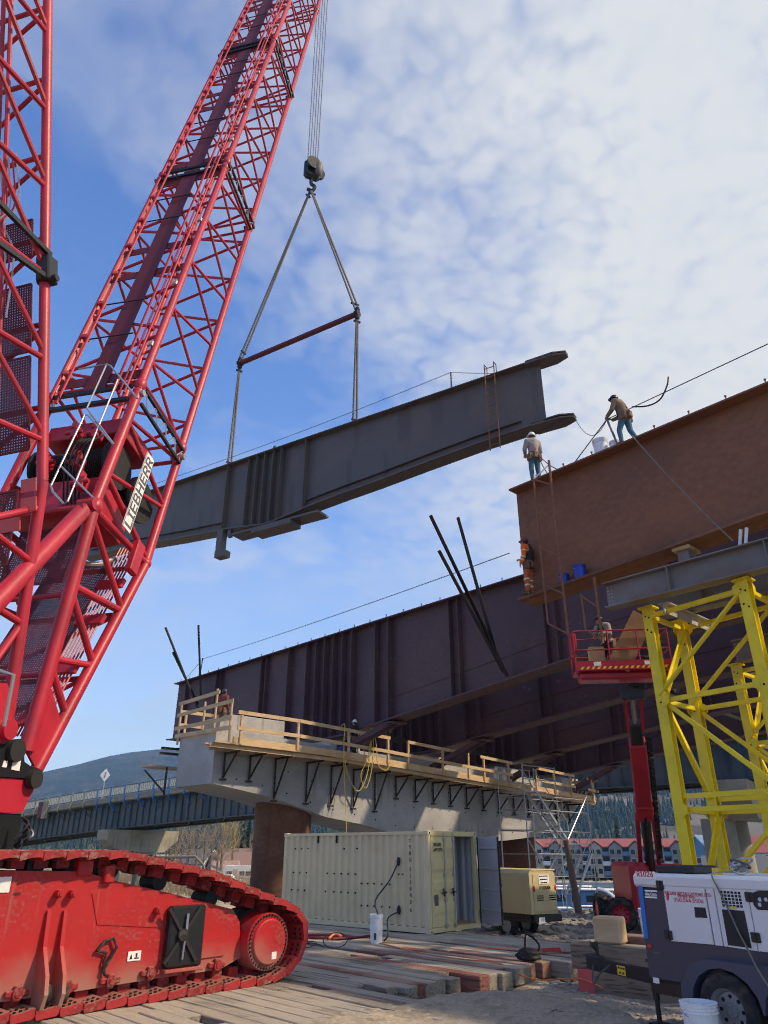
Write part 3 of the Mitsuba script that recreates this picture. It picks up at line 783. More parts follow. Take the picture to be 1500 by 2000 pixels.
# bits of the platform on the far side of the cap that show past its near end
for z, oo in ((5.95, 14.6), (5.74, 14.55)): put('bearer', bar(B(29.3, oo, z), B(29.3, 17, z), .12, .09, BD), 'steel_black', wp)
put('plank', bar(B(30.0, 14.3, 5.25), B(30.0, 18, 5.2), .9, .07, BD), 'lumber_grey', wp)
put('bracket', [bar(B(29.2, 14.9, 5.2), B(29.2, 14.9, 4.1), .07, .07), bar(B(29.2, 14.9, 4.2), B(30.6, 14.6, 5.15), .055)], 'steel_black', wp)

# ---------------------------------------------------------------- yellow air lines hung over the railing
yo = thing('air_hose', 'yellow air hose looped over the timber railing, its tail hanging to the container roof', 'hose')
q = lambda o, z, t=24.72: B(t, o, z)
put('hose', pipe(curve([q(20.75, 6.9, 25.1), q(20.72, 7.02), q(20.7, 6.2), q(20.75, 5.0), q(20.9, 3.6), q(20.95, 2.62)], 8), .018, 5), 'yellow_hose', yo)
put('hose', pipe(curve([q(20.75, 5.9), q(20.9, 5.1), q(21.5, 4.35), q(22.0, 4.9), q(22.25, 6.0), q(22.35, 6.95), q(22.4, 6.98, 24.9), q(22.45, 6.2, 24.95)], 8), .018, 5), 'yellow_hose', yo)
put('hose', pipe(curve([q(22.3, 6.95), q(22.1, 5.8), q(21.7, 5.0), q(22.0, 4.5), q(22.35, 5.4), q(22.45, 6.9), q(22.6, 6.2), q(22.7, 5.5), q(23.2, 5.3), q(23.5, 5.7)], 8), .018, 5), 'yellow_hose', yo)

# ---------------------------------------------------------------- scaffold stair tower against the cap
sc = thing('scaffold_tower', 'galvanised scaffold stair tower standing against the far half of the pier', 'scaffold')
def sp(t, o, z): return B(t, o, z)
ts0, ts1, os0, os1 = 23.1, 24.7, 31.05, 36.6
for o in (os0, 33.8, os1):
    for t in (ts0, ts1): put('standard', tube(sp(t, o, -0.6), sp(t, o, 6.0 if o < 36 else 4.9), .03, 6), 'galv', sc)
for z in (0.9, 1.9, 2.95, 3.9, 4.55):
    for t in (ts0, ts1): put('ledger', tube(sp(t, os0, z), sp(t, os1, z - .05), .025, 6), 'galv', sc)
for z in (5.3, 5.95):
    for t in (ts0, ts1): put('ledger', tube(sp(t, os0, z), sp(t, 33.8, z), .025, 6), 'galv', sc)
for o in (os0, 33.8, os1):
    for z in (0.9, 1.9, 2.95, 3.9, 4.55): put('transom', tube(sp(ts0, o, z), sp(ts1, o, z), .025, 6), 'galv', sc)
for a_, b_ in (((os0, 4.7), (33.9, 2.55)), ((os1, 4.75), (34.0, 2.2)), ((os0, 2.5), (33.2, 0.0)), ((os1, 2.35), (34.5, -.2))):
    put('brace', tube(sp(ts0 - .05, *a_), sp(ts0 - .05, *b_), .035, 6), 'galv', sc)
def flight(o0, z0, o1, z1, t, n):
    for s in (-.33, .33): put('stringer', bar(sp(t + s, o0, z0), sp(t + s, o1, z1), .04, .13), 'galv', sc)
    for f in (np.arange(n) + .5) / n: put('tread', obox(sp(t, o0 + (o1 - o0) * f, z0 + (z1 - z0) * f), BD, BN, UP, (-.33, .33), (-.11, .11), (0, .03)), 'galv', sc)
    for s in (-.36, .36):
        put('handrail', pipe([sp(t + s, o0, z0 + .1), sp(t + s, o0, z0 + .95), sp(t + s, o1, z1 + .95), sp(t + s, o1, z1 + .1)], .022, 6), 'galv', sc)
flight(32.0, 4.9, 34.6, 2.45, 23.5, 9); flight(36.2, 2.45, 33.7, 0.1, 24.3, 9); flight(36.5, 1.9, 34.6, -.1, 23.4, 7)
put('landing', obox(sp(23.9, 32.4, 4.72), BN, BD, UP, (-1.2, .6), (-.75, .75), (0, .05)), 'galv', sc)
put('landing', obox(sp(23.9, 35.4, 2.32), BN, BD, UP, (-.8, 1.1), (-.75, .75), (0, .05)), 'galv', sc)
for i, (o, z) in enumerate(((31.5, 5.0), (32.2, 5.0))):
    solo('propane_bottle', lathe([(0, 0), (.13, 0), (.14, .08), (.14, .62), (.09, .74), (.04, .78), (.04, .88), (0, .88)], sp(25.15, o, float(dz(o)) + .03), n=14), 'white_plastic', ['white gas bottle on the platform behind the stair tower, left one', 'white gas bottle on the platform behind the stair tower, right one'][i], 'gas bottle', smooth=40)

# small things on the cap by the near end
bk = thing('tool_chest', 'blue tool box and cases on the pier cap behind the railing', 'tool box')
put('case', obox(B(25.4, 21.3, float(dz(21.3)) + .03), BN, BD, UP, (-.3, .3), (-.2, .2), (0, .5), .02), 'blue_plastic', bk); put('lid', obox(B(25.4, 21.3, float(dz(21.3)) + .535), BN, BD, UP, (-.31, .31), (-.21, .21), (0, .06), .02), 'ink', bk)
sh = thing('step_ladder', 'small pale step ladder on the platform beside the air hose', 'ladder')
for s in (-.2, .2):
    put('leg', bar(B(25.3 + s, 21.7, 5.6), B(25.3 + s, 22.0, 6.75), .04, .03), 'galv', sh); put('leg', bar(B(25.3 + s, 22.3, 5.6), B(25.3 + s, 22.03, 6.75), .04, .03), 'galv', sh)
for f in (.25, .5, .75): put('tread', bar(B(25.1, 21.7 + .3 * f, 5.6 + 1.15 * f), B(25.5, 21.7 + .3 * f, 5.6 + 1.15 * f), .08, .03), 'galv', sh)
# ================================================================ the crawler crane
cr = thing('crawler_crane', 'huge red lattice boom crawler crane filling the left side', 'crane')
J, bu = V3(-6.20, 15.079, 12.602), unit(V3(0.04635, 0.23539, 0.97079))
bh = V3(0.97349, -0.22857, 0); bh = unit(bh - bu * (bh @ bu)); bf = np.cross(bu, bh); bf = bf if bf[1] > 0 else -bf
BW, BDp, SEC = 2.54, 2.36, 12.0
def bp(s, x, y): return J + bu * s - bh * x + bf * y          # s up the boom, x to the left from the right chord, y towards the front
CR = 'crane_red'
def sub(name, m, mat, holder, smooth=False, label=None, kind=None): return put(name, m, mat, holder, smooth, label, kind)


def boom_section(i, s0, full):
    chords = [tube(bp(s0 + .03, x, y), bp(s0 + SEC - .03, x, y), .108, 12) for x in (0, BW) for y in (0, BDp)]
    for s in (s0 + .2, s0 + SEC - .2):
        chords += [blob(bp(s, x, y), .15, .15, .22, bh, bf, bu) for x in (0, BW) for y in (0, BDp)]
    sec = put('boom_section', chords, CR, cr, smooth=30)
    nb = 5; p = SEC / nb
    br = []
    for k in range(nb):
        a = s0 + k * p
        for x in (0, BW): br += [(bp(a + p * .52, x, 0), bp(a + .12, x, BDp)), (bp(a + p * .48, x, 0), bp(a + p - .12, x, BDp))]
        br += [(bp(a + p * .5, 0, BDp), bp(a + .1, BW, BDp)), (bp(a + p * .5, 0, BDp), bp(a + p - .1, BW, BDp))]
        br += [(bp(a + .15, 0, 0), bp(a + p * .5, BW, 0)), (bp(a + p - .15, 0, 0), bp(a + p * .5, BW, 0))]
    for s in (s0 + .35, s0 + SEC - .35): br += [(bp(s, 0, 0), bp(s, BW, 0)), (bp(s, 0, BDp), bp(s, BW, BDp)), (bp(s, BW, 0), bp(s, BW, BDp)), (bp(s, 0, 0), bp(s, 0, BDp))]
    if not full:
        put('braces', [tube(a, b, .045, 6) for a, b in br], CR, sec, kind='stuff'); return
    for a, b in br: sub('brace', tube(a, b, .046, 8), CR, sec, 30)
    wx = BW * .50
    sub('walkway', obox(bp(s0, wx, -.06), bh, bf, bu, (-.30, .30), (-.03, 0), (.05, SEC - .05)), 'walkway_red', sec)
    for s in (s0 + .6, s0 + 5.5, s0 + 6.9, s0 + 11.3):
        sub('cross_plate', obox(bp(s, BW / 2, -.02), bh, bf, bu, (-BW / 2 + .1, BW / 2 - .1), (-.035, -.01), (-.17, .17)), 'walkway_red', sec)
    for s in (s0 + 2.3, s0 + 3.9, s0 + 8.5, s0 + 9.9):
        sub('step_bar', tube(bp(s, .75, -.16), bp(s + .05, BW - .45, -.16), .022, 6), 'crane_black', sec)
    for x, y, r in ((BW - .16, -.2, .034), (BW - .42, -.2, .034), (.20, -.22, .034), (.33, -.22, .03), (.50, -.24, .03), (.62, -.16, .018)):
        sub('guy_bar', tube(bp(s0 - .3, x, y), bp(s0 + SEC - .3, x, y), r, 6), CR, sec)
    for k, s in enumerate(np.arange(s0 + .9, s0 + SEC, 1.55)):
        [sub('roller_bracket', obox(bp(s, x, -.17), bh, bf, bu, (-.07, .07), (-.08, .12), (-.06, .06)), 'sign_red' if k % 3 == 0 else CR, sec) for x in (.27, BW - .28)]
    for s in (s0 + .05, s0 - .42):
        sub('joint_bar', [bar(bp(s, .12, -.12), bp(s, BW - .1, -.12), .09, .09)], 'crane_black', sec)
        sub('joint_bar', [bar(bp(s, -.13, .1), bp(s, -.13, BDp - .05), .075, .075)], 'crane_black', sec)
    sub('joint_lacing', [tube(bp(s0 + .05 - .47 * (k % 2), -.13, .15 + .27 * k), bp(s0 + .05 - .47 * ((k + 1) % 2), -.13, .15 + .27 * (k + 1)), .018, 5) for k in range(8)], 'galv', sec)
    for x in (0, BW):
        for y in (0, BDp): sub('joint_pin', tube(bp(s0 - .15, x - .2, y), bp(s0 - .15, x + .2, y), .085, 10), 'crane_black' if i else 'galv', sec)
    sub('cleat', [tube(bp(s, x, -.15), bp(s + .16, x, -.15), .045, 6) for s in (s0 + 1.6, s0 + 4.4, s0 + 7.9) for x in (.02, .1)], 'galv', sec, kind='stuff')


for i in range(7): boom_section(i, i * SEC, i < 3)
put('boom_head', [tube(bp(83.9, x, y), bp(89, BW / 2 + (.3 if x else -.3), BDp * .8), .1, 8) for x in (0, BW) for y in (0, BDp)] + [tube(bp(89, BW / 2 - .7, BDp * .9), bp(89, BW / 2 + .7, BDp * .9), .6, 20)], CR, cr)

# ---- pivot section
K0, K1 = -3.8, -3.7
FT = V3(-6.37, 13.95, 3.1)                                     # right foot pin; the left one sits BW further along -bh
side = lambda x: -bh * x
def lowB(f, x): return (1 - f) * bp(K0, x, 0) + f * (FT + side(x + .24) + bu * .60 - bf * .26)
def lowF(f, x): return (1 - f) * bp(K1, x, BDp) + f * (FT + side(x + .24) + bu * .40 + bf * .18)
pv = put('pivot_section', [tube(bp(K0, x, 0), bp(-.03, x, 0), .13, 14) for x in (0, BW)] + [tube(bp(K1, x, BDp), bp(-.03, x, BDp), .115, 14) for x in (0, BW)]
         + [tube(lowB(0, x), lowB(1, x), .145, 14) for x in (0, BW)] + [tube(lowF(0, x), lowF(1, x), .125, 14) for x in (0, BW)]
         + [blob(bp(K0, x, 0), .19, .19, .24, bh, bf, bu) for x in (0, BW)] + [blob(bp(K1, x, BDp), .14, .14, .16, bh, bf, bu) for x in (0, BW)], CR, cr, smooth=30)
for x in (0, BW):
    for a, b, r in ((bp(-1.0, x, 0), bp(-.25, x, BDp), .055), (bp(-1.05, x, 0), bp(-1.9, x, BDp), .06), (bp(-2.8, x, 0), bp(-1.95, x, BDp), .06), (bp(-2.85, x, 0), bp(-3.6, x, BDp), .07),
                    (lowB(.01, x), lowF(.0, x), .085), (lowB(.04, x), lowF(.27, x), .07), (lowF(.28, x), lowB(.36, x), .085), (lowB(.38, x), lowF(.55, x), .075), (lowF(.56, x), lowB(.66, x), .07), (lowB(.68, x), lowF(.78, x), .075)):
        sub('brace', tube(a, b, r, 10), CR, pv, 30)
for s in (-.3, K0):
    sub('brace', tube(bp(s, 0, 0), bp(s, BW, 0), .07, 8), CR, pv, 30); sub('brace', tube(bp(s, 0, BDp), bp(s, BW, BDp), .06, 8), CR, pv, 30)
for f in (.3, .62):
    sub('brace', tube(lowF(f, 0), lowF(f, BW), .06, 8), CR, pv, 30); sub('brace', tube(lowF(f, 0), lowF(f + .28, BW), .05, 8), CR, pv, 30); sub('brace', tube(lowB(f + .1, 0), lowB(f + .1, BW), .055, 8), CR, pv, 30)
for x in (0, BW):
    gp = [lowB(.73, x), lowF(.82, x), lowF(1, x), lowB(1, x)]
    o = gp[3]; a = unit(gp[0] - o); c = unit(np.cross(a, gp[2] - o)); b = np.cross(c, a)
    sub('gusset', slab([((q - o) @ a, (q - o) @ b) for q in gp], o - c * .03, a, b, .06), CR, pv)
# what is packed inside: cross box beams, two winch drums with their rope, mesh floors, bundled bars
for s0_, s1_, y in ((-.75, -1.25, .25), (-2.75, -3.75, .2)):
    sub('winch_frame', obox(bp(s1_, BW / 2, y), bh, bf, bu, (-BW / 2 + .18, BW / 2 - .2), (-.06, 1.3), (0, s0_ - s1_), .02), 'crane_red', pv)
for s, y, nm in ((-2.05, .55, 'winch_drum'), (-2.15, 1.75, 'winch_drum')):
    wd = sub(nm, [tube(bp(s, .32, y), bp(s, BW - .3, y), .42, 24)], 'crane_black', pv, 30)
for s, y in ((-2.05, .55), (-2.15, 1.75)):
    for x_ in (.26, BW - .3): sub('drum_flange', tube(bp(s, x_, y), bp(s, x_ + .06, y), .60, 28), 'rubber', pv, 30)
    sub('rope_wrap', [tube(bp(s, x_, y), bp(s, x_ + .028, y), .455, 20) for x_ in np.arange(.34, BW - .33, .055)], 'rubber', pv, 30, kind='stuff')
def mesh_floor(o, a, b, w, l, d=.058, r=.0075, rim=.03):
    n = unit(np.cross(a, b)); ms = []
    for x_ in np.arange(0, w, d): ms.append(bar(o + a * x_, o + a * x_ + b * l, r * 4.6, .008, a))
    for y_ in np.arange(0, l, d): ms.append(bar(o + b * y_ + n * .006, o + b * y_ + a * w + n * .006, r * 4.6, .008, b))
    for p_, q_ in ((o, o + a * w), (o + a * w, o + a * w + b * l), (o + a * w + b * l, o + b * l), (o + b * l, o)): ms.append(bar(p_, q_, rim, .04))
    return ms
lf = unit(lowF(1, 0) - lowF(0, 0))
sub('mesh_floor', mesh_floor(lowF(.02, .75) + bf * -.2, -bh, lf, 1.7, 4.6), 'walkway_red', pv)
sub('mesh_floor', mesh_floor(bp(-3.9, .5, .5), -bh, unit(-bu), 1.6, 1.5), 'walkway_red', pv)
for k in range(7):
    p0, p1 = lowF(-.06, .12 + .085 * k) - bf * .35, lowF(.88, .16 + .08 * k) - bf * .22
    sub('guy_bar', tube(p0, p1, .021, 6), CR, pv)
for f in (.16, .36, .60, .82): sub('spacer_plate', obox(lowF(f, .38) - bf * .30, bh, bf, lf, (-.36, .33), (-.05, .06), (-.12, .12)), CR, pv)
sub('rope_guide', pipe(curve([bp(-3.8, .55, 1.9), bp(-4.1, .7, 1.7), bp(-4.3, 1.1, 1.3), bp(-4.3, 1.7, 1.1)]), .07, 8), 'galv', pv, 30)
for x_, s in ((.55, -1.6), (.75, -2.5), (1.15, -1.5), (1.6, -2.4), (.4, -3.2)):
    sub('hydraulic_block', [obox(bp(s, x_, -.12), bh, bf, bu, (-.10, .10), (-.12, .12), (-.16, .16), .02), tube(bp(s, x_ - .2, -.2), bp(s, x_ + .25, -.2), .05, 8), obox(bp(s + .25, x_ + .1, -.15), bh, bf, bu, (-.05, .05), (-.1, .1), (-.1, .1))], CR, pv)
sub('electrics_box', obox(lowF(.05, .02) + bh * .12 + bf * -.55, bh, bf, bu, (-.05, .12), (-.16, .16), (-.42, .42), .02), CR, pv)
for k in range(5):
    sub('hydraulic_hose', pipe(curve([bp(-1.6, .4 + .1 * k, -.1), bp(-2.2, .45 + .13 * k, -.35), bp(-3.0, .5 + .1 * k, -.2), bp(-3.6, .55 + .1 * k, .2)], 6), .022, 5), 'rubber', pv)

# big name sign on the side of the pivot section, reading up the boom
so = (J + bh * .16) @ bh
c0, c1, c2, c3 = (onplane(*q, bh, so) for q in ((237, 1025), (253, 1043), (302, 898), (285, 885)))
sa, sL = unit((c3 + c2) - (c0 + c1)), np.linalg.norm((c3 + c2) - (c0 + c1)) / 2
sb = np.cross(bh, sa); sW = .36
sg_ = sub('name_sign', obox((c0 + c1) / 2, sa, sb, bh, (0, sL), (-sW / 2, sW / 2), (0, .025), .004), 'sign_white', pv, label='white sign with bold dark capitals')
text('LIEBHERR', .27, (c0 + c1) / 2 + sa * (sL / 2) + bh * .027, sa, sb, 'grey_ink', pv, 'sign_lettering', center=True, width=sL * .93)
sub('sign_edge', [bar((c0 + c1) / 2 + sb * s_ + bh * .027, (c0 + c1) / 2 + sb * s_ + sa * sL + bh * .027, .012, .006, sb) for s_ in (-sW / 2 + .012, sW / 2 - .012)], 'grey_ink', pv, kind='stuff')

# bent pipe guard rails on the back face
ho = (J - bf * .45) @ bf
Z2 = lambda x_, y_: onplane(x_ / 3, 600 + y_ / 3, bf, ho)
for nm, pts in (('guard_rail', [(465, 362), (625, 335), (510, 590), (530, 622), (668, 805)]), ('guard_rail', [(625, 335), (650, 345), (805, 535)]),
                ('guard_rail', [(690, 425), (395, 1140), (375, 1152), (310, 1082), (298, 1045), (495, 632), (515, 632), (665, 805)]), ('guard_rail', [(360, 935), (548, 1118)])):
    sub(nm, pipe([Z2(*q) for q in pts], .024, 7), 'galv', pv)

# backstop ram between mast and boom, and the derrick mast
ram0, ram1 = bp(K0 - .05, .05, -.12), at(-60, 1232, 11.4)
rm = put('backstop', [tube(ram0 + (ram1 - ram0) * .06, ram1, .175, 18), tube(ram0, ram0 + (ram1 - ram0) * .1, .10, 12), tube(ram0 - bh * .2, ram0 + bh * .2, .14, 14)], CR, cr, smooth=30)
m0, m1, m2 = at(14, 1405, 12.9), at(83, 940, 12.25), at(94, -60, 9.9)
mu = unit(m2 - m1); mh = unit(bh - mu * (bh @ mu)); mf = np.cross(mu, mh); mf = mf if mf[1] > 0 else -mf
mL = np.linalg.norm(m2 - m1) + 14
mp = lambda s, x, y: m1 + mu * s - mh * x - mf * y
MW, MD = 2.0, 1.75
mast = put('derrick_mast', [tube(mp(0, x, y), mp(mL, x, y), .105, 14) for x in (0, MW) for y in (0, MD)] + [tube(m1 - mh * x - mf * y, m0 - mh * x - mf * (.3 if y else 0), .11, 12) for x in (0, MW) for y in (0, MD)], CR, cr, smooth=30)
def s_at(py):      # station on the mast whose front right chord shows at that height of the photograph
    ss = np.linspace(-1, mL, 400); P = mp(0, 0, 0) + ss[:, None] * mu - V3(0, 0, EYE)
    yy = 1000 - FOC * (P[:, 2] * CP - P[:, 1] * SP) / (P[:, 1] * CP + P[:, 2] * SP)
    return float(np.interp(-py, -yy[np.argsort(-yy)], ss[np.argsort(-yy)]))
nodes = [s_at(y) for y in (860, 700, 535, 365, 215, 65, -60)]
for k, s in enumerate(nodes):
    d_ = (nodes[k + 1] - s) if k + 1 < len(nodes) else 2
    sub('brace', tube(mp(s, 0, 0), mp(s - .05, 0, MD), .06, 8), CR, mast, 30)
    sub('brace', tube(mp(s + .12, 0, 0), mp(s + d_, 0, MD), .055, 8), CR, mast, 30)
    sub('brace', tube(mp(s + d_ * .4, 0, 0), mp(s + d_ * .4, MW, 0), .055, 8), CR, mast, 30)
    sub('brace', tube(mp(s + d_ * .35, 0, 0), mp(s - d_ * .3, MW, 0), .05, 8), CR, mast, 30)
for py in (500, 548): sub('joint_bar', bar(mp(s_at(py), -.12, -.02), mp(s_at(py) + (.25 if py == 500 else -.1), -.1, MD), .085, .1), 'crane_black', mast)
sub('joint_pin', [tube(mp(s_at(548), -.3, 0), mp(s_at(548), .15, 0), .075, 10), obox(mp(s_at(530), -.05, 0), mh, mf, mu, (-.16, .16), (-.16, .16), (-.3, .3), .03)], 'crane_black', mast)
for k, x_ in enumerate((.35, .55, .72, .95)):
    sub('guy_bar', tube(mp(0.5, x_ + .25, .55), mp(mL, x_ + .05, .55), .05 if k < 3 else .02, 8), CR, mast)
for k in range(6):
    sub('hydraulic_hose', pipe(curve([mp(s_at(330), .25 + .1 * k, .6), mp(s_at(420), .25 + .1 * k, .5), mp(s_at(470), .38 + .1 * k, .75), mp(s_at(520), .3 + .1 * k, .55), mp(s_at(640), .4 + .11 * k, .6)], 6), .02, 5), CR if k % 2 else 'galv', mast)
for ya, yb in ((435, 505), (560, 690), (700, 880)):
    sa_, sb_ = s_at(yb), s_at(ya); sub('mesh_floor', mesh_floor(mp(sa_, .17, .18), -mh, mu, 1.35, sb_ - sa_), 'walkway_red', mast)
mlow = unit(m0 - m1)
sub('mesh_floor', mesh_floor(m1 + mlow * .2 - mh * .3 - mf * .25, -mh, mlow, 1.2, 3.6), 'walkway_red', mast)
for f_, g_ in ((.12, .25), (.36, .25), (.36, .55), (.62, .55), (.62, .8)):
    sub('brace', tube(m1 + (m0 - m1) * f_, m1 + (m0 - m1) * g_ - mf * (MD * (1 - g_) + .3 * g_), .065, 10), CR, mast, 30)
for y_, x_ in ((948, 1), (985, 1), (1028, 6)):
    q = onplane(56 if x_ == 1 else 8, y_, mf, mp(0, 0, .35) @ mf); sub('warning_plate', obox(q, mh, mf, mu, (-.16, .16) if x_ == 1 else (-.34, .34), (-.012, .012), (-.13, .13)), 'sign_red', mast)
sub('hoop_rail', pipe([onplane(*q, mf, mp(0, 0, 1.5) @ mf) for q in ((0, 1310), (27, 1318), (8, 1418))], .03, 7), 'galv', mast)
hp = [onplane(*q, bh, (FT + bh * .30) @ bh) for q in ((-60, 1325), (14, 1335), (22, 1352), (24, 1440), (10, 1452), (-60, 1450))]
sub('mast_foot', slab([((q - hp[0]) @ bf, (q - hp[0]) @ bu) for q in hp][::-1], hp[0] - bh * .2, bf, bu, .2), CR, mast)
q = onplane(12, 1425, bh, (FT + bh * .3) @ bh); sub('foot_pin', tube(q - bh * .05, q + bh * .10, .17, 20), CR, mast)

# foot bracket and the upper carriage
def sideplate(name, pts, off, th, mat, label=None):
    P = [onplane(*q, bh, (FT + bh * off) @ bh) for q in pts]; o = P[0]
    e2 = np.cross(bh, V3(bf[0], bf[1], 0)); e1 = unit(V3(bf[0], bf[1], 0)); e1 = unit(e1 - bh * (e1 @ bh)); e2 = np.cross(bh, e1)
    pl = sg.Polygon([((p - o) @ e1, (p - o) @ e2) for p in P])
    return put(name, slab(pl.buffer(0), o - bh * th, e1, e2, th), mat, cr, label=label)
sideplate('foot_bracket', [(-70, 1450), (10, 1450), (22, 1444), (36, 1447), (46, 1458), (48, 1488), (68, 1502), (75, 1514), (75, 1527), (62, 1536), (50, 1520), (-70, 1512)], .24, .22, 'crane_black', 'black hinge bracket at the boom foot')
q = onplane(61, 1522, bh, (FT + bh * .24) @ bh); put('foot_pin', [tube(q, q + bh * .12, .16, 20), tube(q - bh * 3, q, .12, 12)], 'rubber', cr, smooth=30)
q = onplane(26, 1466, bh, (FT + bh * .24) @ bh); put('foot_pin', tube(q, q + bh * .1, .19, 20), 'rubber', cr, smooth=30)
sideplate('data_plate', [(30, 1470), (41, 1470), (42, 1480), (38, 1506), (22, 1503)], .252, .008, 'sign_white'); sideplate('data_plate', [(8, 1486), (16, 1486), (13, 1499), (4, 1498)], .252, .008, 'sign_white')
sideplate('upper_carriage', [(-90, 1512), (50, 1522), (60, 1538), (74, 1528), (43, 1588), (-90, 1584)], .20, 1.6, CR, 'red box of the upper carriage below the boom foot')
sideplate('carriage_base', [(-90, 1586), (42, 1590), (36, 1640), (20, 1668), (-90, 1676)], .16, 1.8, 'crane_black')
put('carriage_frame', obox(V3(-8.6, 14.2, 2.25), unit(V3(bh[0], bh[1], 0)), unit(V3(bf[0], bf[1], 0)), UP, (-1.5, 1.3), (-3, .6), (-.25, .9), .05), 'crane_black', cr)
for k in range(7):
    a_ = at(44 + 2 * k % 9, 1596 + 5 * k, 13.2); c_ = at(26 + 3 * k % 11, 1640 + 3 * k, 13.0)
    put('hydraulic_hose', pipe(curve([a_, (a_ + c_) / 2 + V3(.16 + .05 * (k % 3), -.05 * k, .06 - .05 * (k % 4)), c_], 7), .02, 5), 'galv' if k == 2 else 'rubber', cr)

# ---- crawler: every shoe of the track that shows is a piece
ca, cn = unit(V3(0.694, 0.720, 0)), unit(V3(0.720, -0.694, 0))
CO = V3(-4.55, 11.86, 0)
cp = lambda s, y, z: CO + ca * s - cn * y + UP * z           # y inward from the outer edge of the shoes
path = np.array([(-5.3, .0), (3.75, 0.0), (4.22, .10), (4.5, .36), (4.62, .70), (4.52, 1.02), (4.22, 1.21), (3.31, 1.49), (2.42, 1.78), (1.5, 1.96), (.72, 2.10), (-4.6, 2.10), (-5.4, 1.5), (-5.7, .8), (-5.3, 0)])
seg = np.linalg.norm(np.diff(path, axis=0), axis=1); cum = np.r_[0, np.cumsum(seg)]
nsh = int(round(cum[-1] / .335)); ctr = np.array([3.45, .9])
holes = []
for k in range(nsh):
    d0, d1 = (k + .02) * cum[-1] / nsh, (k + .98) * cum[-1] / nsh
    A = np.array([np.interp(d0, cum, path[:, i]) for i in (0, 1)]); Bq = np.array([np.interp(d1, cum, path[:, i]) for i in (0, 1)])
    tt = (Bq - A) / np.linalg.norm(Bq - A); nn_ = np.array([-tt[1], tt[0]])      # inward normal of the loop
    L = np.linalg.norm(Bq - A)
    to3 = lambda s2, y: cp(s2[0], y, s2[1])
    T3, N3 = ca * tt[0] + UP * tt[1], ca * nn_[0] + UP * nn_[1]
    pro = [(0, .055), (.02, .0), (L - .03, .02), (L, .05), (L, .15), (L * .55, .115), (.04, .10), (0, .12)]
    O = cp(A[0], 0, A[1])
    m = slab(pro, O - cn * 0, T3, N3, 1.25)
    if ((np.asarray(m.vertices) - O) @ cn).max() > .1: m = slab(pro, O - cn * 1.25, T3, N3, 1.25)
    lug = obox(O, T3, N3, -cn, (L * .2, L * .8), (.09, .26), (.45, .62)); lug2 = obox(O, T3, N3, -cn, (L * .2, L * .8), (.09, .26), (.75, .9))
    put('track_shoe', [m, lug, lug2], 'shoe_red', cr)
    for i in (0, 1, 2):
        for j in (0, 1):
            c_ = O + T3 * (L * (.25 + .25 * i)) - cn * (.09 + .14 * j); holes.append(tube(c_ + N3 * .095, c_ + N3 * (.122 + .012 * i), .022, 8))
            holes.append(tube(c_ - N3 * .001 + N3 * .005, c_ - N3 * .004, .024, 8))
put('shoe_hole', holes, 'dark_hole', cr, kind='stuff')
FO = (CO - cn * .34) @ cn                                       # outer face of the side frame
fp = lambda px, py, y=0: onplane(px, py, cn, FO + y)
frm = [fp(*q) for q in ((-60, 1700), (160, 1702), (232, 1722), (330, 1744), (455, 1776), (468, 1800), (470, 1870), (430, 1893), (300, 1912), (150, 1936), (-60, 1966))]
o_ = frm[0]; cm = slab([((q - o_) @ ca, (q - o_) @ UP) for q in frm], o_, ca, UP, .7)
if ((np.asarray(cm.vertices) - o_) @ cn).max() > .1: cm = slab([((q - o_) @ ca, (q - o_) @ UP) for q in frm], o_ - cn * .7, ca, UP, .7)
sf = put('side_frame', cm, 'crawler_red', cr, label='red side frame of the crawler track with dusty lower edge')
def fplate(name, pts, y, th, mat, holder=sf):
    P = [fp(*q, y) for q in pts]; o = P[0]; pl = sg.Polygon([((p - o) @ ca, (p - o) @ UP) for p in P]).buffer(0)
    m = slab(pl, o, ca, UP, th)
    if ((np.asarray(m.vertices) - o) @ cn).max() > .01 * th + 1e-6: m.vertices = np.asarray(m.vertices) - cn * th
    return put(name, m, mat, holder)
fplate('bolted_panel', [(180, 1745), (320, 1772), (318, 1812), (190, 1806)], .014, .02, 'crawler_red')
fplate('end_housing', [(398, 1772), (440, 1788), (438, 1866), (392, 1872)], .03, .04, 'crawler_red')
for x_ in (86, 118):                                            # two curved towing ribs standing out from the frame
    base, tip = fp(x_ + 12, 1778), fp(x_ - 5, 1928)
    rib = [(0, 0), (.05, 0), (.10, -.45), (.34, -.78), (.40, -1.0), (.33, -1.18), (.16, -1.27), (0, -1.22)]
    put('towing_rib', slab(rib, base, cn, UP, .055), 'crawler_red', sf)
    put('rib_eye', tube(base + cn * .20 + UP * -1.02 - ca * .03, base + cn * .20 + UP * -1.02 + ca * .09, .12, 18), 'tyre', sf, smooth=30)
bx = put('cover_box', [obox(fp(352, 1826), ca, cn, UP, (-.30, .36), (0, .16), (-.44, .43), .03)], 'crane_black', sf, label='black square cover with a cross pressed into it')
cxp = fp(352, 1826, .162) + ca * .03
put('cover_fold', [bar(cxp + ca * .02, cxp + ca * sx * .29 + UP * sy * .38 + cn * .02, .05, .05) for sx in (-1, 1) for sy in (-1, 1)], 'rubber', sf)
put('cover_hub', [tube(cxp + cn * .02, cxp + cn * .07, .09, 14)], 'tyre', sf); put('cover_lip', obox(fp(352, 1826), ca, cn, UP, (-.32, .38), (0, .19), (-.50, -.45), .01), 'crawler_red', sf)
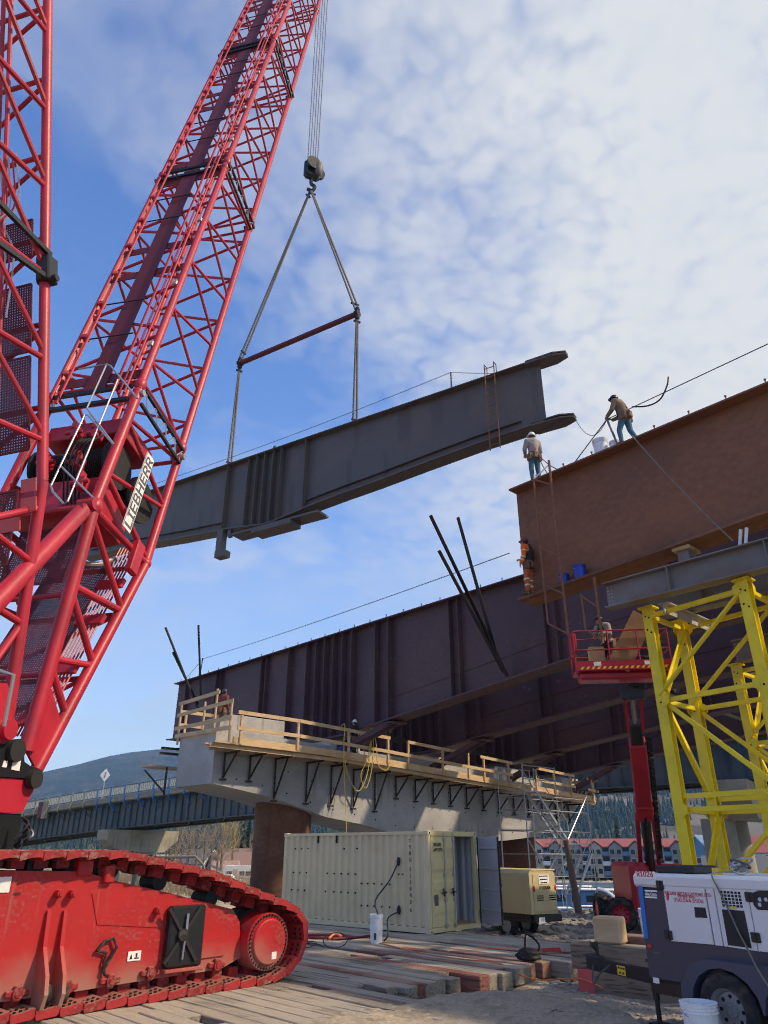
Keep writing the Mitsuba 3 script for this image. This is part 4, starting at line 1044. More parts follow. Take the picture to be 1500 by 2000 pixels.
put('cover_handle', [bar(cxp + ca * .05 + UP * .05 + cn * .05, cxp + ca * .06 + UP * .3 + cn * .04, .03), bar(cxp + ca * .04 - UP * .06 + cn * .05, cxp + ca * .03 - UP * .34 + cn * .04, .022)], 'galv', sf)
for px, py in ((30, 1940), (128, 1928), (212, 1915), (290, 1900), (362, 1891), (420, 1884)):
    q = fp(px, py); put('roller_cap', [tube(q, q + cn * .10, .075, 14), obox(q, ca, cn, UP, (-.16, .16), (0, .07), (-.04, .04), .015), obox(q, ca, cn, UP, (-.05, .05), (0, .08), (-.10, .09), .015), tube(q + cn * .1, q + cn * .115, .045, 12)], 'shoe_red', sf, smooth=30)
for px, py in ((112, 1745), (138, 1745), (304, 1778)):
    q = fp(px, py); put('lifting_eye', [tube(q, q + cn * .14, .055, 12), tube(q + cn * .14, q + cn * .16, .035, 10)], 'crawler_red', sf, smooth=30)
for px, py in ((262, 1867), (416, 1836)):
    q = fp(px, py, .01); put('warning_label', obox(q, ca, cn, UP, (-.11, .11), (0, .006), (-.065, .065)), 'sign_white', sf); put('label_mark', [slab([(-.08, -.04), (-.03, -.04), (-.055, .035)], q + cn * .008, ca, UP, -.004), obox(q, ca, cn, UP, (.0, .08), (.006, .010), (-.04, -.025)), obox(q, ca, cn, UP, (.02, .05), (.006, .010), (-.02, .035))], 'ink', sf)
q = fp(6, 1728, .01); put('warning_label', obox(q, ca, cn, UP, (-.12, .10), (0, .006), (-.10, .10)), 'sign_white', sf)
text('HIER', .03, fp(26, 1748, .012), ca, UP, 'ink', sf, 'stencil')
sh_ = put('shackle', pipe([fp(*q, .06) for q in ((190, 1858), (205, 1838), (222, 1833), (228, 1850), (214, 1874), (200, 1898), (206, 1905))], .022, 8), 'tyre', sf, smooth=30)
put('shackle', pipe([fp(*q, .05) for q in ((188, 1856), (208, 1862), (202, 1880), (204, 1905))], .02, 8), 'tyre', sf, smooth=30)
hb_ = fp(518, 1838, .14) - cn * .30; dv = put('drive_hub', lathe([(0, .44), (.33, .44), (.345, .43), (.36, .40), (.37, .385), (.435, .385), (.445, .37), (.445, -.2), (0, -.2)], hb_, cn, 44), 'crawler_red', cr, smooth=25, label='round red drive hub at the front of the track')
put('hub_bolt', [tube(hb_ + cn * .37 + (ca * math.cos(t) + UP * math.sin(t)) * .405, hb_ + cn * .415 + (ca * math.cos(t) + UP * math.sin(t)) * .405, .021, 6) for t in np.arange(40) * 2 * np.pi / 40], 'tyre', dv, kind='stuff')
put('sprocket', [lathe([(.3, .0), (.50, .0), (.50, -.5), (.3, -.5)], hb_ - cn * .05, cn, 30)], 'tyre', cr)
put('hub_label', obox(hb_ + cn * .442 - UP * .22 + ca * .10, ca, cn, UP, (-.05, .05), (0, .004), (-.05, .06)), 'sign_white', dv)
for px, py in ((60, 1690), (130, 1690), (205, 1700), (300, 1722), (400, 1755)):
    q = fp(px, py, -.35); put('carrier_roller', tube(q - cn * .25, q + cn * .2, .13, 16), 'rubber', sf, smooth=30)
put('idler_bracket', [obox(fp(160, 1696, -.1), ca, cn, UP, (-.12, .12), (-.1, .15), (-.1, .12), .02), obox(fp(205, 1702, -.1), ca, cn, UP, (-.08, .08), (-.1, .2), (-.16, .10), .02)], 'crawler_red', sf)

# ================================================================ what hangs from the hook
hk = V3(-5.31, 37.1, 46.9)
ho_ = thing('hook_block', 'dark steel hook block high against the sky above the slings', 'hook block')
put('cheek', [obox(hk + V3(0, 0, .55), V3(.906, .423, 0), V3(-.423, .906, 0), UP, (-.60, .60), (-.30, .30), (-.95, .75), .2)], 'crane_black', ho_)
for a_, b_, r_h in ((V3(.19, -.40, .75), V3(.25, -.5, .75), .58), (V3(.4, .3, .7), V3(.3, .5, .7), .58)): put('sheave', tube(hk + a_, hk + b_, r_h, 24), 'crane_black', ho_, smooth=30)
put('side_cover', [blob(hk + V3(.50, -.12, .55), .34, .36, .72)], 'steel_beam', ho_, smooth=True)
put('hook', pipe(curve([hk + V3(0, 0, -.35), hk + V3(0, 0, -.9), hk + V3(.28, 0, -1.2), hk + V3(.1, 0, -1.6), hk + V3(-.25, 0, -1.45)]), .13, 8), 'crane_black', ho_, smooth=30)
ropes = thing('hoist_rope', 'bundle of thin steel hoist ropes running up out of the frame', 'rope')
for dx in (-.55, -.27, .02, .30, .58): put('strand', tube(hk + V3(dx * .6, dx * .25, 1.2), bp(89, BW / 2, BDp * .9) * 0 + V3(-5.31 + dx * .9, 37.1 + dx * .3, 99), .030, 6), 'rope_steel', ropes)
q0, q1 = PH(3.83, 0, 31.5), PH(-5.56, 0, 31.5)
spb = thing('spreader_bar', 'dark red tubular spreader bar between the two sling legs', 'spreader bar')
put('tube', tube(q0, q1, .17, 14), 'walkway_red', spb, smooth=30)
for q in (q0, q1): put('end_lug', [tube(q - HE * .12, q + HE * .12, .23, 12), blob(q + UP * .3, .16, .16, .2), blob(q - UP * .3, .16, .16, .2)], 'rubber', spb)
for nm, (a_, b_), lb in (('lifting_sling', (hk - UP * 1.5, q0 + UP * .3), 'upper left sling leg from the hook to the spreader bar'), ('lifting_sling', (hk - UP * 1.5, q1 + UP * .3), 'upper right sling leg from the hook to the spreader bar'),
                         ('lifting_sling', (q0 - UP * .3, PH(3.83, 0, HT)), 'left hanging sling from spreader bar to the grey girder'), ('lifting_sling', (q1 - UP * .3, PH(-5.56, 0, HT)), 'right hanging sling from spreader bar to the grey girder')):
    k = thing(nm, lb, 'sling')
    for s_ in (-.11, .11): put('strap', tube(a_ + V3(s_ * .3, 0, 0), b_ + V3(s_, 0, 0), .065, 7), 'sling', k)
    put('seam', [tube(a_ + (b_ - a_) * f_ - V3(.2, 0, 0), a_ + (b_ - a_) * (f_ + .02) + V3(.2, 0, 0), .07, 6) for f_ in (.03, .95)], 'cable_dark', k)
# ================================================================ things on the ground
# ---- shipping container
K = V3(1.25, 22.46, 0.0); k1, k2 = unit(V3(-0.757, 0.653, 0)), unit(V3(0.653, 0.757, 0)); CL, CW, CH = 6.06, 2.44, 2.59
kp = lambda a, b, z: K + k1 * a + k2 * b + UP * z
ct = thing('shipping_container', 'tan corrugated shipping container with its end doors open', 'container')
CT, CY = 'container_tan', 'container_yellow'


def corrug(L, z0, z1, depth=.058, pitch=.278, o=None, a=None, n=None):
    pts = []; x = .0; on = True
    xs = [0]
    while x < L - .02:
        w = pitch / 2; pts += [(x, 0 if on else depth), (min(x + w * .66, L), 0 if on else depth)]; x += w; on = not on
    pts.append((L, 0))
    V = [o + a * p - n * q + UP * z for z in (z0, z1) for p, q in pts]; m = len(pts)
    return tri(V, [f_ for i in range(m - 1) for f_ in ([i, i + 1, m + i + 1], [i, m + i + 1, m + i])])


put('side_panel', corrug(CL - .2, .15, CH - .11, o=kp(.1, .012, 0), a=k1, n=-k2), CT, ct)
put('side_panel', corrug(CL - .2, .15, CH - .11, o=kp(.1, CW - .012, 0), a=k1, n=k2), 'container_grey', ct)
put('end_panel', obox(kp(CL - .06, 0, 0), k1, k2, UP, (0, .04), (.1, CW - .1), (.15, CH - .1)), CT, ct)
put('roof', obox(kp(0, 0, CH - .03), k1, k2, UP, (.06, CL - .06), (.05, CW - .05), (-.02, 0)), CT, ct)
put('floor', obox(kp(0, 0, .13), k1, k2, UP, (.05, CL - .06), (.05, CW - .05), (0, .04)), 'plywood', ct)
for b in (0, CW - .07):
    put('top_rail', obox(kp(0, b, CH - .11), k1, k2, UP, (.12, CL - .12), (0, .07), (0, .09), .006), CT, ct); put('bottom_rail', obox(kp(0, b, 0), k1, k2, UP, (.12, CL - .12), (0, .07), (.02, .15), .006), CT, ct)
for a_, b_ in ((0, 0), (0, CW - .13), (CL - .13, 0), (CL - .13, CW - .13)):
    put('corner_post', obox(kp(a_, b_, 0), k1, k2, UP, (.004, .126), (.004, .126), (.12, CH - .12), .01), CT if a_ or not b_ else CY, ct)
    for z in (0, CH - .118): put('corner_casting', obox(kp(a_, b_, z), k1, k2, UP, (-.006, .15), (-.006, .15), (0, .118), .012), CT, ct)
    if a_ == 0 and b_ == 0: put('casting_slot', [obox(kp(-.009, .05, CH - .085), k1, k2, UP, (0, .003), (0, .05), (0, .05)), obox(kp(-.009, .05, .03), k1, k2, UP, (0, .003), (0, .05), (0, .05))], 'dark_hole', ct)
put('door_header', obox(kp(0, .13, CH - .14), k1, k2, UP, (-.004, .1), (.02, CW - .28), (0, .13), .008), CY, ct)
put('door_header_slot', obox(kp(-.012, CW - .085, CH - .09), k1, k2, UP, (0, .003), (0, .035), (0, .06)), 'dark_hole', ct)
put('door_sill', obox(kp(0, .13, 0), k1, k2, UP, (0, .1), (0, CW - .26), (.02, .14), .008), CY, ct)


def door(o, a, n, outside, inside, ins_label):
    """A leaf hinged at o that runs along a for 1.15 m, its outer face towards n."""
    d = put('door', obox(o, a, n, UP, (.01, 1.15), (-.045, 0), (.15, CH - .15), .008), outside, ct, label=ins_label)
    for z in (.42, .98, 1.5, 2.02):
        put('door_corrugation', slab([(0, 0), (.10, .022), (.26, .022), (.36, 0)], o + UP * z + a * .06, UP, n, 1.0 * (1 if np.cross(UP, n) @ a > 0 else -1)), outside, d)
    return d


d1 = door(kp(.004, .14, 0), k2, -k1, CY, CY, 'closed pale yellow door leaf with two locking bars')
for b in (.72, 1.16):
    put('locking_bar', tube(kp(-.05, b, .1), kp(-.05, b, CH - .05), .019, 8), 'galv', d1)
    put('bar_bracket', [obox(kp(-.06, b, z), k1, k2, UP, (-.015, .06), (-.04, .04), (-.04, .04), .006) for z in (.18, .8, 1.45, 2.35)], 'galv', d1)
    put('door_handle', [bar(kp(-.07, b - .2, .98), kp(-.07, b + .02, 1.0), .03), bar(kp(-.075, b - .14, 1.1), kp(-.075, b - .1, .9), .045, .02)], 'tyre', d1)
put('data_plate', obox(kp(.0, .22, .68), k1, k2, UP, (-.032, -.026), (0, .17), (0, .27)), 'grey_ink', d1)
text('SECURE', .085, kp(-.030, .22, 2.18), k2, UP, 'ink', d1, width=.36); text('RITE', .075, kp(-.030, .40, 2.06), k2, UP, 'ink', d1)
put('emblem', slab([(0, 0), (.12, .05), (.16, .10), (.10, .10), (.03, .06)], kp(-.03, .22, 2.03), k2, UP, .004), 'ink', d1)
da = unit(V3(.42, -.907, 0)); dn = V3(da[1], -da[0], 0); hinge = kp(-.035, CW - .01, 0)
dnn = dn if dn @ V3(0, -1, 0) > 0 else -dn                  # its inner, grey face turns to the camera
d2 = put('door', obox(hinge, da, dnn, UP, (.01, 1.15), (-.04, 0), (.15, CH - .15), .008), 'container_grey', ct, label='grey inner face of the door leaf swung open')
for z in (.48, 1.0, 1.55, 2.1): put('door_rib', obox(hinge + UP * z, da, dnn, UP, (.08, 1.08), (0, .03), (0, .06), .01), 'container_grey', d2)
put('door_seal', [bar(hinge + da * .02 + dnn * .01 + UP * .15, hinge + da * .02 + dnn * .01 + UP * (CH - .15), .04), bar(hinge + da * 1.15 + dnn * .0 + UP * .15, hinge + da * 1.15 + UP * (CH - .15), .05)], 'rubber', d2)
for b in (1.55, 1.85): put('inner_pipe', tube(kp(1.2, b, .2), kp(1.2, b, 2.5), .07, 10), 'galv', ct)
put('inner_shelf', obox(kp(.8, CW - .5, 0), k1, k2, UP, (0, 4), (0, .42), (1.0, 1.04)), 'plywood', ct)
for a_ in (3.62, 4.45): put('vent_slot', obox(kp(a_, -.012, 2.28), k1, k2, UP, (-.025, .025), (0, .03), (0, .22)), 'dark_hole', ct)
put('side_bolt', [tube(kp(a_, -.006, z), kp(a_, .03, z), .024, 6) for z, al in ((2.12, (2.75, 3.3, 4.9, 5.2, 5.5)), (1.42, (2.8, 3.1, 3.4, 3.7, 4.0, 4.95, 5.25, 5.55)), (.92, (2.8, 3.1, 3.4, 3.7, 4.05, 5.0, 5.3, 5.6)), (1.18, (1.45, 1.75, 2.05, 2.3, 2.55)), (.60, (1.45, 1.75, 2.05, 2.3, 2.55)), (1.45, (.95, 1.1))) for a_ in al], 'dark_hole', ct, kind='stuff')
for z in (1.78, .55): put('cable_gland', blob(kp(1.06, -.04, z), .055, .05, .12, k1, k2, UP), 'rubber', ct, smooth=True)
for i, ch in enumerate('TYRU212082'): text(ch, .095, kp(.70, -.004, 2.28 - .165 * i - (.08 if i > 3 else 0)), -k1, UP, 'ink', ct, 'serial_letter')
text('6', .095, kp(.70, -.004, .52), -k1, UP, 'ink', ct, 'serial_letter')
hs = thing('electric_cable', 'dark thick cable dropping from the container side into the white bucket', 'cable')
put('cable', pipe(curve([kp(1.08, -.08, 1.7), kp(1.22, -.25, 1.3), kp(1.45, -.6, .8), V3(-.16, 20.7, .62), V3(-.22, 20.6, .4)]), .021, 6), 'cable_dark', hs)
put('cable', pipe(curve([kp(1.08, -.08, .5), kp(1.25, -.3, .34), V3(.1, 20.9, .15), V3(.0, 20.75, .03)]), .02, 6), 'cable_dark', hs)
hs = thing('brown_cable', 'brown and orange cable coiled flat along the container foot', 'cable')
put('coil', pipe(curve([V3(-.35, 20.9, .12), V3(-.9, 21.2, .05), V3(-1.7, 21.3, .04), V3(-2.3, 21.7, .05), V3(-2.1, 22.0, .04), V3(-1.4, 21.7, .06), V3(-.8, 21.35, .05), V3(-1.3, 21.1, .04)]), .035, 6), 'walkway_red', hs)
put('tie', pipe(curve([V3(-1.4, 21.1, .05), V3(-1.25, 21.3, .14), V3(-1.1, 21.55, .05)]), .03, 6), 'orange_cord', hs)
hs = thing('wire_loops', 'thin dark wire loops lying on the timbers left of the bucket', 'wire')
t_ = np.linspace(0, 4 * np.pi, 60)
put('wire', pipe(np.stack([-1.75 + .35 * np.cos(t_) - t_ * .03, 19.3 + .45 * np.sin(t_) + t_ * .05, .05 + .05 * np.sin(t_ * .7) ** 2], -1), .012, 5), 'cable_dark', hs)
put('wire', pipe(np.stack([-1.15 + .28 * np.cos(t_), 19.6 + .35 * np.sin(t_), .16 + .12 * np.sin(t_)], -1), .012, 5), 'cable_dark', hs)


def bucket(name, label, o, r, h, mat, group=None, handle=True, rim=3, holder_cat='bucket'):
    k = thing(name, label, holder_cat, group)
    pr_ = [(0, .005), (r * .86, .0), (r * .96, h * .78)]
    for i in range(rim): pr_ += [(r * .96, h * (.78 + .07 * i)), (r * 1.03, h * (.78 + .07 * i)), (r * 1.03, h * (.80 + .07 * i)), (r * .97, h * (.80 + .07 * i))]
    pr_ += [(r * .98, h * .98), (r * 1.04, h * .985), (r * 1.04, h), (r * .95, h), (r * .83, .03), (0, .03)]
    put('body', lathe(pr_, np.asarray(o, float), n=28), mat, k, smooth=35)
    if handle: put('handle', pipe([np.asarray(o) + V3(r * 1.05 * math.cos(t), -r * .75 * math.sin(t), h * .84 - .5 * r * math.sin(t)) for t in np.linspace(0, np.pi, 12)], .006, 5), 'galv', k)
    return k


b_ = bucket('bucket', 'white plastic bucket on the timbers in front of the container, lower of two nested', V3(-.19, 20.55, .0), .165, .37, 'white_plastic', handle=False)
put('print', obox(V3(-.22, 20.55 - .156, .16), V3(1, 0, 0), V3(0, 1, 0), UP, (-.03, .03), (-.006, .004), (-.07, .07)), 'gen_blue', b_)
bucket('bucket', 'white bucket nested in the one in front of the container, with the cable in it', V3(-.19, 20.55, .26), .168, .37, 'white_plastic')
b_ = bucket('bucket', 'white bucket at the bottom right corner, beside the generator wheel', V3(3.67, 10.02, .03), .205, .46, 'white_plastic')
bucket('bucket', 'bright blue bucket on the bottom flange of the rusty girder, right of the ladder', B(9.75, 16.36, float(zb(9.75)) + .075), .17, .38, 'blue_plastic', rim=2)
bucket('bucket', 'smaller blue bucket on the girder flange, left of and behind the ladder rail', B(10.28, 16.4, float(zb(10.28)) + .075), .14, .3, 'blue_plastic', rim=2)
bucket('bucket', 'white bucket on top of the rusty girder, beside the worker leaning on a post', B(8.68, 16.5, 12.125), .21, .50, 'white_plastic')
bucket('bucket', 'small white pail on the rusty girder top between bucket and steel post', B(8.30, 16.6, 12.125), .15, .33, 'white_plastic')
b_ = bucket('drum', 'tall white plastic drum behind the generator, by the lift wheel', V3(7.42, 22.9, -.35), .30, .95, 'white_plastic', handle=False, holder_cat='drum')

# ---- air compressor behind the open door
C0 = V3(4.55, 25.0, 0); q1, q2 = unit(V3(.80, .60, 0)), unit(V3(-.62, .785, 0))
ac = thing('air_compressor', 'tan towable air compressor beside the open container door', 'compressor')
qp = lambda a, b, z: C0 + q1 * a + q2 * b + UP * z
put('body', slab([(0, .30), (0, 1.42), (.06, 1.50), (1.12, 1.47), (1.18, 1.40), (1.20, .28)], qp(0, 2.7, 0), q1, UP, 2.7), 'compressor_tan', ac)
put('hood', obox(qp(0, 0, 0), q1, q2, UP, (.02, 1.16), (-.02, 2.68), (1.475, 1.53), .02), 'compressor_tan', ac)
put('rear_panel', obox(qp(.08, -.02, 0), q1, q2, UP, (0, 1.02), (0, .015), (.36, 1.40), .005), 'compressor_tan', ac)
put('side_door', obox(qp(-.02, .35, 0), q1, q2, UP, (0, .015), (0, 1.9), (.45, 1.33), .005), 'compressor_tan', ac)
put('slot', [obox(qp(x_, -.03, z), q1, q2, UP, (0, .30), (0, .006), (0, .025)) for x_ in (.2, .76) for z in (.66, .72, .78)], 'dark_hole', ac)
put('tail_lamp', blob(qp(.10, -.02, 1.0), .05, .02, .085, q1, q2, UP), 'lamp_red', ac); put('tail_lamp', blob(qp(1.08, -.02, 1.0), .05, .02, .085, q1, q2, UP), 'lamp_red', ac); put('side_lamp', blob(qp(0, .08, .40), .02, .05, .06, q1, q2, UP), 'lamp_red', ac)
lb = put('label', obox(qp(.33, -.035, 1.12), q1, q2, UP, (0, .48), (0, .01), (0, .26)), 'sign_white', ac)
put('label_line', [obox(qp(.36 + .02 * i, -.039, 1.32 - .09 * i), q1, q2, UP, (0, .40 - .05 * i), (0, .004), (0, .028)) for i in range(3)], 'ink', ac)
text('DOOSAN', .085, qp(.34, -.027, .97), q1, UP, 'ink', ac, width=.5)
text('DOOSAN', .16, qp(-.025, 1.38, .66), -q2, UP, 'ink', ac, width=1.1)
put('label', obox(qp(-.03, .8, .98), q1, q2, UP, (0, .01), (0, 1.0), (0, .34)), 'sign_white', ac)
text('Broad', .13, qp(-.034, 1.62, 1.14), -q2, UP, 'ink', ac, width=.72); text('Tools', .13, qp(-.034, 1.52, 1.0), -q2, UP, 'ink', ac, width=.64)
text('185', .055, qp(-.025, .62, .56), -q2, UP, 'grey_ink', ac); text('CFM', .055, qp(-.025, .62, .48), -q2, UP, 'grey_ink', ac)
put('chassis', obox(qp(.02, .1, .05), q1, q2, UP, (0, 1.18), (0, 2.6), (.02, .24)), 'crane_black', ac)
put('bumper', obox(qp(0, -.08, .08), q1, q2, UP, (0, 1.22), (0, .12), (0, .2), .02), 'crane_black', ac); put('number_plate', obox(qp(.14, -.1, .06), q1, q2, UP, (0, .26), (0, .01), (0, .16)), 'sign_white', ac)


def wheel(o, ax, r, w, holder, rim_mat='rim_grey', name='wheel', holes=8, rr=.60, lugs=0):
    ax = unit(ax)
    wk = put(name, lathe([(r * rr, -w / 2), (r * .93, -w / 2), (r, -w * .36), (r, w * .36), (r * .93, w / 2), (r * rr, w / 2), (r * rr, -w / 2)], o, ax, 40), 'tyre', holder, smooth=35)
    put('rim', lathe([(0, w * .20), (r * .18, w * .20), (r * .2, w * .12), (r * .48, w * .14), (r * .52, w * .36), (r * .60, w * .47), (r * .62, w * .3), (r * .6, -w * .4), (0, -w * .4)], o, ax, 32), rim_mat, wk, smooth=35)
    a, b, c = frame(ax)
    if holes: put('rim_hole', [tube(o + c * w * .10 + (a * math.cos(t) + b * math.sin(t)) * r * .37, o + c * w * .155 + (a * math.cos(t) + b * math.sin(t)) * r * .37, r * .055, 10) for t in np.arange(holes) * 2 * np.pi / holes], 'dark_hole', wk, kind='stuff')
    if holes: put('wheel_nut', [tube(o + c * w * .1 + (a * math.cos(t) + b * math.sin(t)) * r * .14, o + c * w * .24 + (a * math.cos(t) + b * math.sin(t)) * r * .14, r * .022, 6) for t in np.arange(6) * np.pi / 3], 'galv', wk, kind='stuff')
    tr = []
    for k in range(lugs or 36):
        t = k * 2 * np.pi / (lugs or 36); rd = a * math.cos(t) + b * math.sin(t); tg = np.cross(c, rd); s_ = 1 if k % 2 else -1
        hgt = r * (.055 if lugs else .018)
        tr.append(obox(o + rd * r * .985, unit(tg + c * s_ * .5), unit(c - tg * s_ * .5), rd, (-r * (.07 if lugs else .04), r * (.07 if lugs else .04)), ((0, w * .5) if s_ > 0 else (-w * .5, 0)) if lugs else (-w * .42, w * .42), (0, hgt)))
    put('tread', tr, 'tyre', wk, kind='stuff')
    return wk


wheel(qp(.16, 1.2, -.05), q1, .36, .22, ac, holes=0)
wheel(qp(1.05, 1.2, -.05), q1, .36, .22, ac, holes=0)

# ---- tower-mounted generator trailer, right foreground
A0 = V3(3.48, 11.15, 0); ge, gm = unit(V3(.53, -.848, 0)), unit(V3(-.848, -.53, 0)); gd = -gm
gen = thing('generator_trailer', 'white and dark blue towable generator in the right foreground', 'generator')
gp = lambda px, py, off=0.0: onplane(px, py, gm, A0 @ gm + off)
gq = lambda a, b, z: A0 + ge * a + gd * b + UP * z
put('body', obox(gq(0, 0, 0), ge, gd, UP, (0, 4.3), (0, 1.5), (.55, 1.63), .03), 'gen_blue', gen)
put('roof', obox(gq(0, 0, 0), ge, gd, UP, (-.03, 4.35), (-.035, 1.53), (1.635, 1.80), .035), 'gen_white', gen)


def gslab(name, pts, off, th, mat, holder=gen, label=None):
    P = [gp(*q, off) for q in pts]; o = P[0]; pl = sg.Polygon([((p - o) @ ge, (p - o) @ UP) for p in P]).buffer(0)
    m = slab(pl, o, ge, UP, th)
    c_ = (np.asarray(m.vertices) - o) @ gm
    if c_.max() > th * .5: m.vertices = np.asarray(m.vertices) - gm * th
    return put(name, m, mat, holder, label=label)


gslab('corner_stripe', [(1244, 1714), (1252, 1714), (1266, 1833), (1258, 1833)], .012, .015, 'gen_stripe')
for nm, pts in (('side_door', [(1293, 1719), (1373, 1723), (1394, 1845), (1311, 1838)]), ('side_panel', [(1376, 1723), (1390, 1724), (1412, 1848), (1397, 1846)]), ('side_panel', [(1392.5, 1724), (1456, 1727), (1480, 1858), (1414.5, 1848)]), ('side_door', [(1458, 1727), (1560, 1732), (1590, 1870), (1482, 1858)])):
    gslab(nm, pts, .022, .03, 'gen_white')
gslab('latch_recess', [(1355.5, 1771.5), (1377.5, 1773), (1381, 1793), (1358, 1792)], .026, .01, 'ink')
for r_i in range(5):
    for c_i in range(6):
        x_ = 1405.5 + 7.0 * c_i + 1.2 * r_i; y_ = 1739.5 + 6.6 * r_i + .45 * c_i
        gslab('vent_hole', [(x_, y_), (x_ + 4.6, y_ + .3), (x_ + 5.4, y_ + 5), (x_ + .8, y_ + 4.8)], .026, .01, 'dark_hole')
gslab('radiator_opening', [(1409.5, 1776), (1453, 1779), (1468, 1852), (1422, 1846)], .027, .012, 'ink')
put('radiator_fan', [tube(gp(1442, 1812, .027), gp(1442, 1812, .035), .10, 18)], 'rubber', gen)
gslab('hazard_tag', [(1425, 1770), (1438, 1771), (1438, 1775), (1425, 1774)], .03, .006, 'tag_yellow')
ov = [(1469, 1752), (1473, 1742), (1482, 1739.5), (1540, 1741), (1540, 1779), (1480, 1777), (1472, 1768)]
gslab('control_window', ov, .03, .02, 'ink'); put('gauge', [tube(gp(x_, y_, .03), gp(x_, y_, .038), .022, 12) for x_, y_ in ((1484, 1757), (1484, 1767), (1496, 1757))], 'galv', gen)
for x_, y_ in ((1289, 1728), (1306, 1826), (1464, 1752), (1476, 1831)):
    c_ = gp(x_, y_, .024); put('hinge', [obox(c_, ge, gm, UP, (-.055, .065), (0, .018), (-.052, .052), .008), tube(c_ + gm * .02 - UP * .05, c_ + gm * .02 + UP * .05, .016, 8)], 'crane_black', gen)
c_ = gp(1244.5, 1703.5, .002); 
tg = put('number_label', obox(gp(1242, 1708.5, .038), ge, gm, UP, (0, .33), (0, .004), (-.045, .045)), 'sign_white', gen)
text('R1026', .062, gp(1244.5, 1711.5, .043), ge, UP, 'red_ink', gen, width=.27)
ln = gp(1299, 1747, .024); text('KILJAN INSTALLATIONS LTD.', .040, ln, ge, UP, 'red_ink', gen, width=.70, bold=False)
text('Power Box', .036, gp(1325, 1752.5, .024), ge, UP, 'red_ink', gen, width=.25, bold=False); text('250.544.5506', .045, gp(1317, 1760.5, .024), ge, UP, 'red_ink', gen, width=.44, bold=False)
put('emblem', slab([(0, 0), (.03, .02), (.05, .10), (.03, .12), (.0, .07)], gp(1303, 1760, .024), ge, UP, .004), 'red_ink', gen)
for y_ in (1738, 1750.5): gslab('logo_bar', [(1259, y_), (1282, y_ + .8), (1283.5, y_ + 4), (1260, y_ + 3.2)], .006, .005, 'sign_white')
text('Atlas Copco', .034, gp(1260.5, 1748.4, .003), ge, UP, 'sign_white', gen, width=.19)
put('side_lamp', blob(gp(1269, 1849, .01), .035, .02, .03, ge, gm, UP), 'lamp_red', gen); put('maker_mark', obox(gp(1276, 1860, .003), ge, gm, UP, (0, .1), (0, .004), (-.01, .008)), 'grey_ink', gen)
put('sill_label', obox(gp(1277, 1914, .0), ge, gm, UP, (0, .09), (.0, .015), (-.03, .03)), 'sign_white', gen)
put('chassis', obox(gq(0, 0, 0), ge, gd, UP, (-.02, 4.2), (.06, 1.44), (.40, .545)), 'crane_black', gen)
WC = gq(1.23, .02, .39); wheel(WC - gd * .05, gm, .385, .25, gen)
wheel(gq(1.23, 1.42, .39), gd, .385, .25, gen); wheel(gq(2.15, .0, .39), gm, .385, .25, gen)
arc = [(math.cos(t) * .50, math.sin(t) * .46) for t in np.linspace(np.pi, 0, 15)]
arch = [(-.63, -.12), (-.60, .22), (-.42, .46), (-.2, .52)] + [(1.15, .52), (1.38, .46), (1.55, .2), (1.58, -.12), (1.46, -.12)] + [(.95 + .47 * math.cos(t), .05 + .40 * math.sin(t)) for t in np.linspace(0, np.pi, 9)] + [(.46 * math.cos(t), .05 + .40 * math.sin(t)) for t in np.linspace(0, np.pi, 9)] + [(-.52, -.12)]
fm = slab(sg.Polygon(arch).buffer(0), WC - UP * .02 - gd * .02, ge, UP, .30)
if ((np.asarray(fm.vertices) - WC) @ gm).max() < .1: fm.vertices = np.asarray(fm.vertices) + gm * .30
fm.vertices = np.asarray(fm.vertices) - gm * .14
put('fender', fm, 'gen_fender', gen)
db0, db1 = gq(.1, .55, .47), gq(-1.62, .80, .50)
put('drawbar', [bar(db0, db1, .11, .15), bar(gq(.1, 1.0, .47), db1, .08, .1)], 'crane_black', gen)
dbn = unit(np.cross(db1 - db0, UP)); dbn = dbn if dbn[1] < 0 else -dbn
mid = db0 + (db1 - db0) * .66; put('warning_label', obox(mid + dbn * .058, unit(db1 - db0), dbn, UP, (-.09, .09), (0, .004), (-.06, .06)), 'tag_yellow', gen)
put('warning_mark', [obox(mid + dbn * .063 + unit(db1 - db0) * x_ + UP * z, unit(db1 - db0), dbn, UP, (-.018, .018), (0, .003), (-.012, .012)) for x_, z in ((-.06, .03), (-.01, .03), (.05, .03), (-.04, -.03), (.03, -.03))], 'ink', gen)
put('coupling', [obox(db1, unit(db1 - db0), dbn, UP, (-.1, .22), (-.07, .07), (-.09, .12), .02), tube(db1 + UP * .1, db1 + UP * .3, .03, 8), bar(db1 + UP * .2, db1 + UP * .28 + dbn * .1, .05)], 'crane_black', gen)
put('safety_chain', pipe(curve([db1 + dbn * .1, db1 + dbn * .14 - UP * .25, db1 - unit(db1 - db0) * .2 + dbn * .16 - UP * .1, db1 - unit(db1 - db0) * .4 + dbn * .1 + UP * .05]), .010, 6), 'rope_steel', gen)
jk = gq(-.06, .18, 0); put('jack', [tube(jk + UP * .30, jk + UP * .78, .045, 12), tube(jk + UP * .05, jk + UP * .4, .032, 12), obox(jk, ge, gm, UP, (-.1, .1), (-.1, .1), (.03, .05)), bar(jk + UP * .74 - ge * .09, jk + UP * .74 + ge * .02, .03)], 'crane_black', gen)
put('roof_box', obox(gq(.12, .3, 1.80), ge, gd, UP, (0, .62), (0, .5), (0.002, .10), .015), 'crane_black', gen)
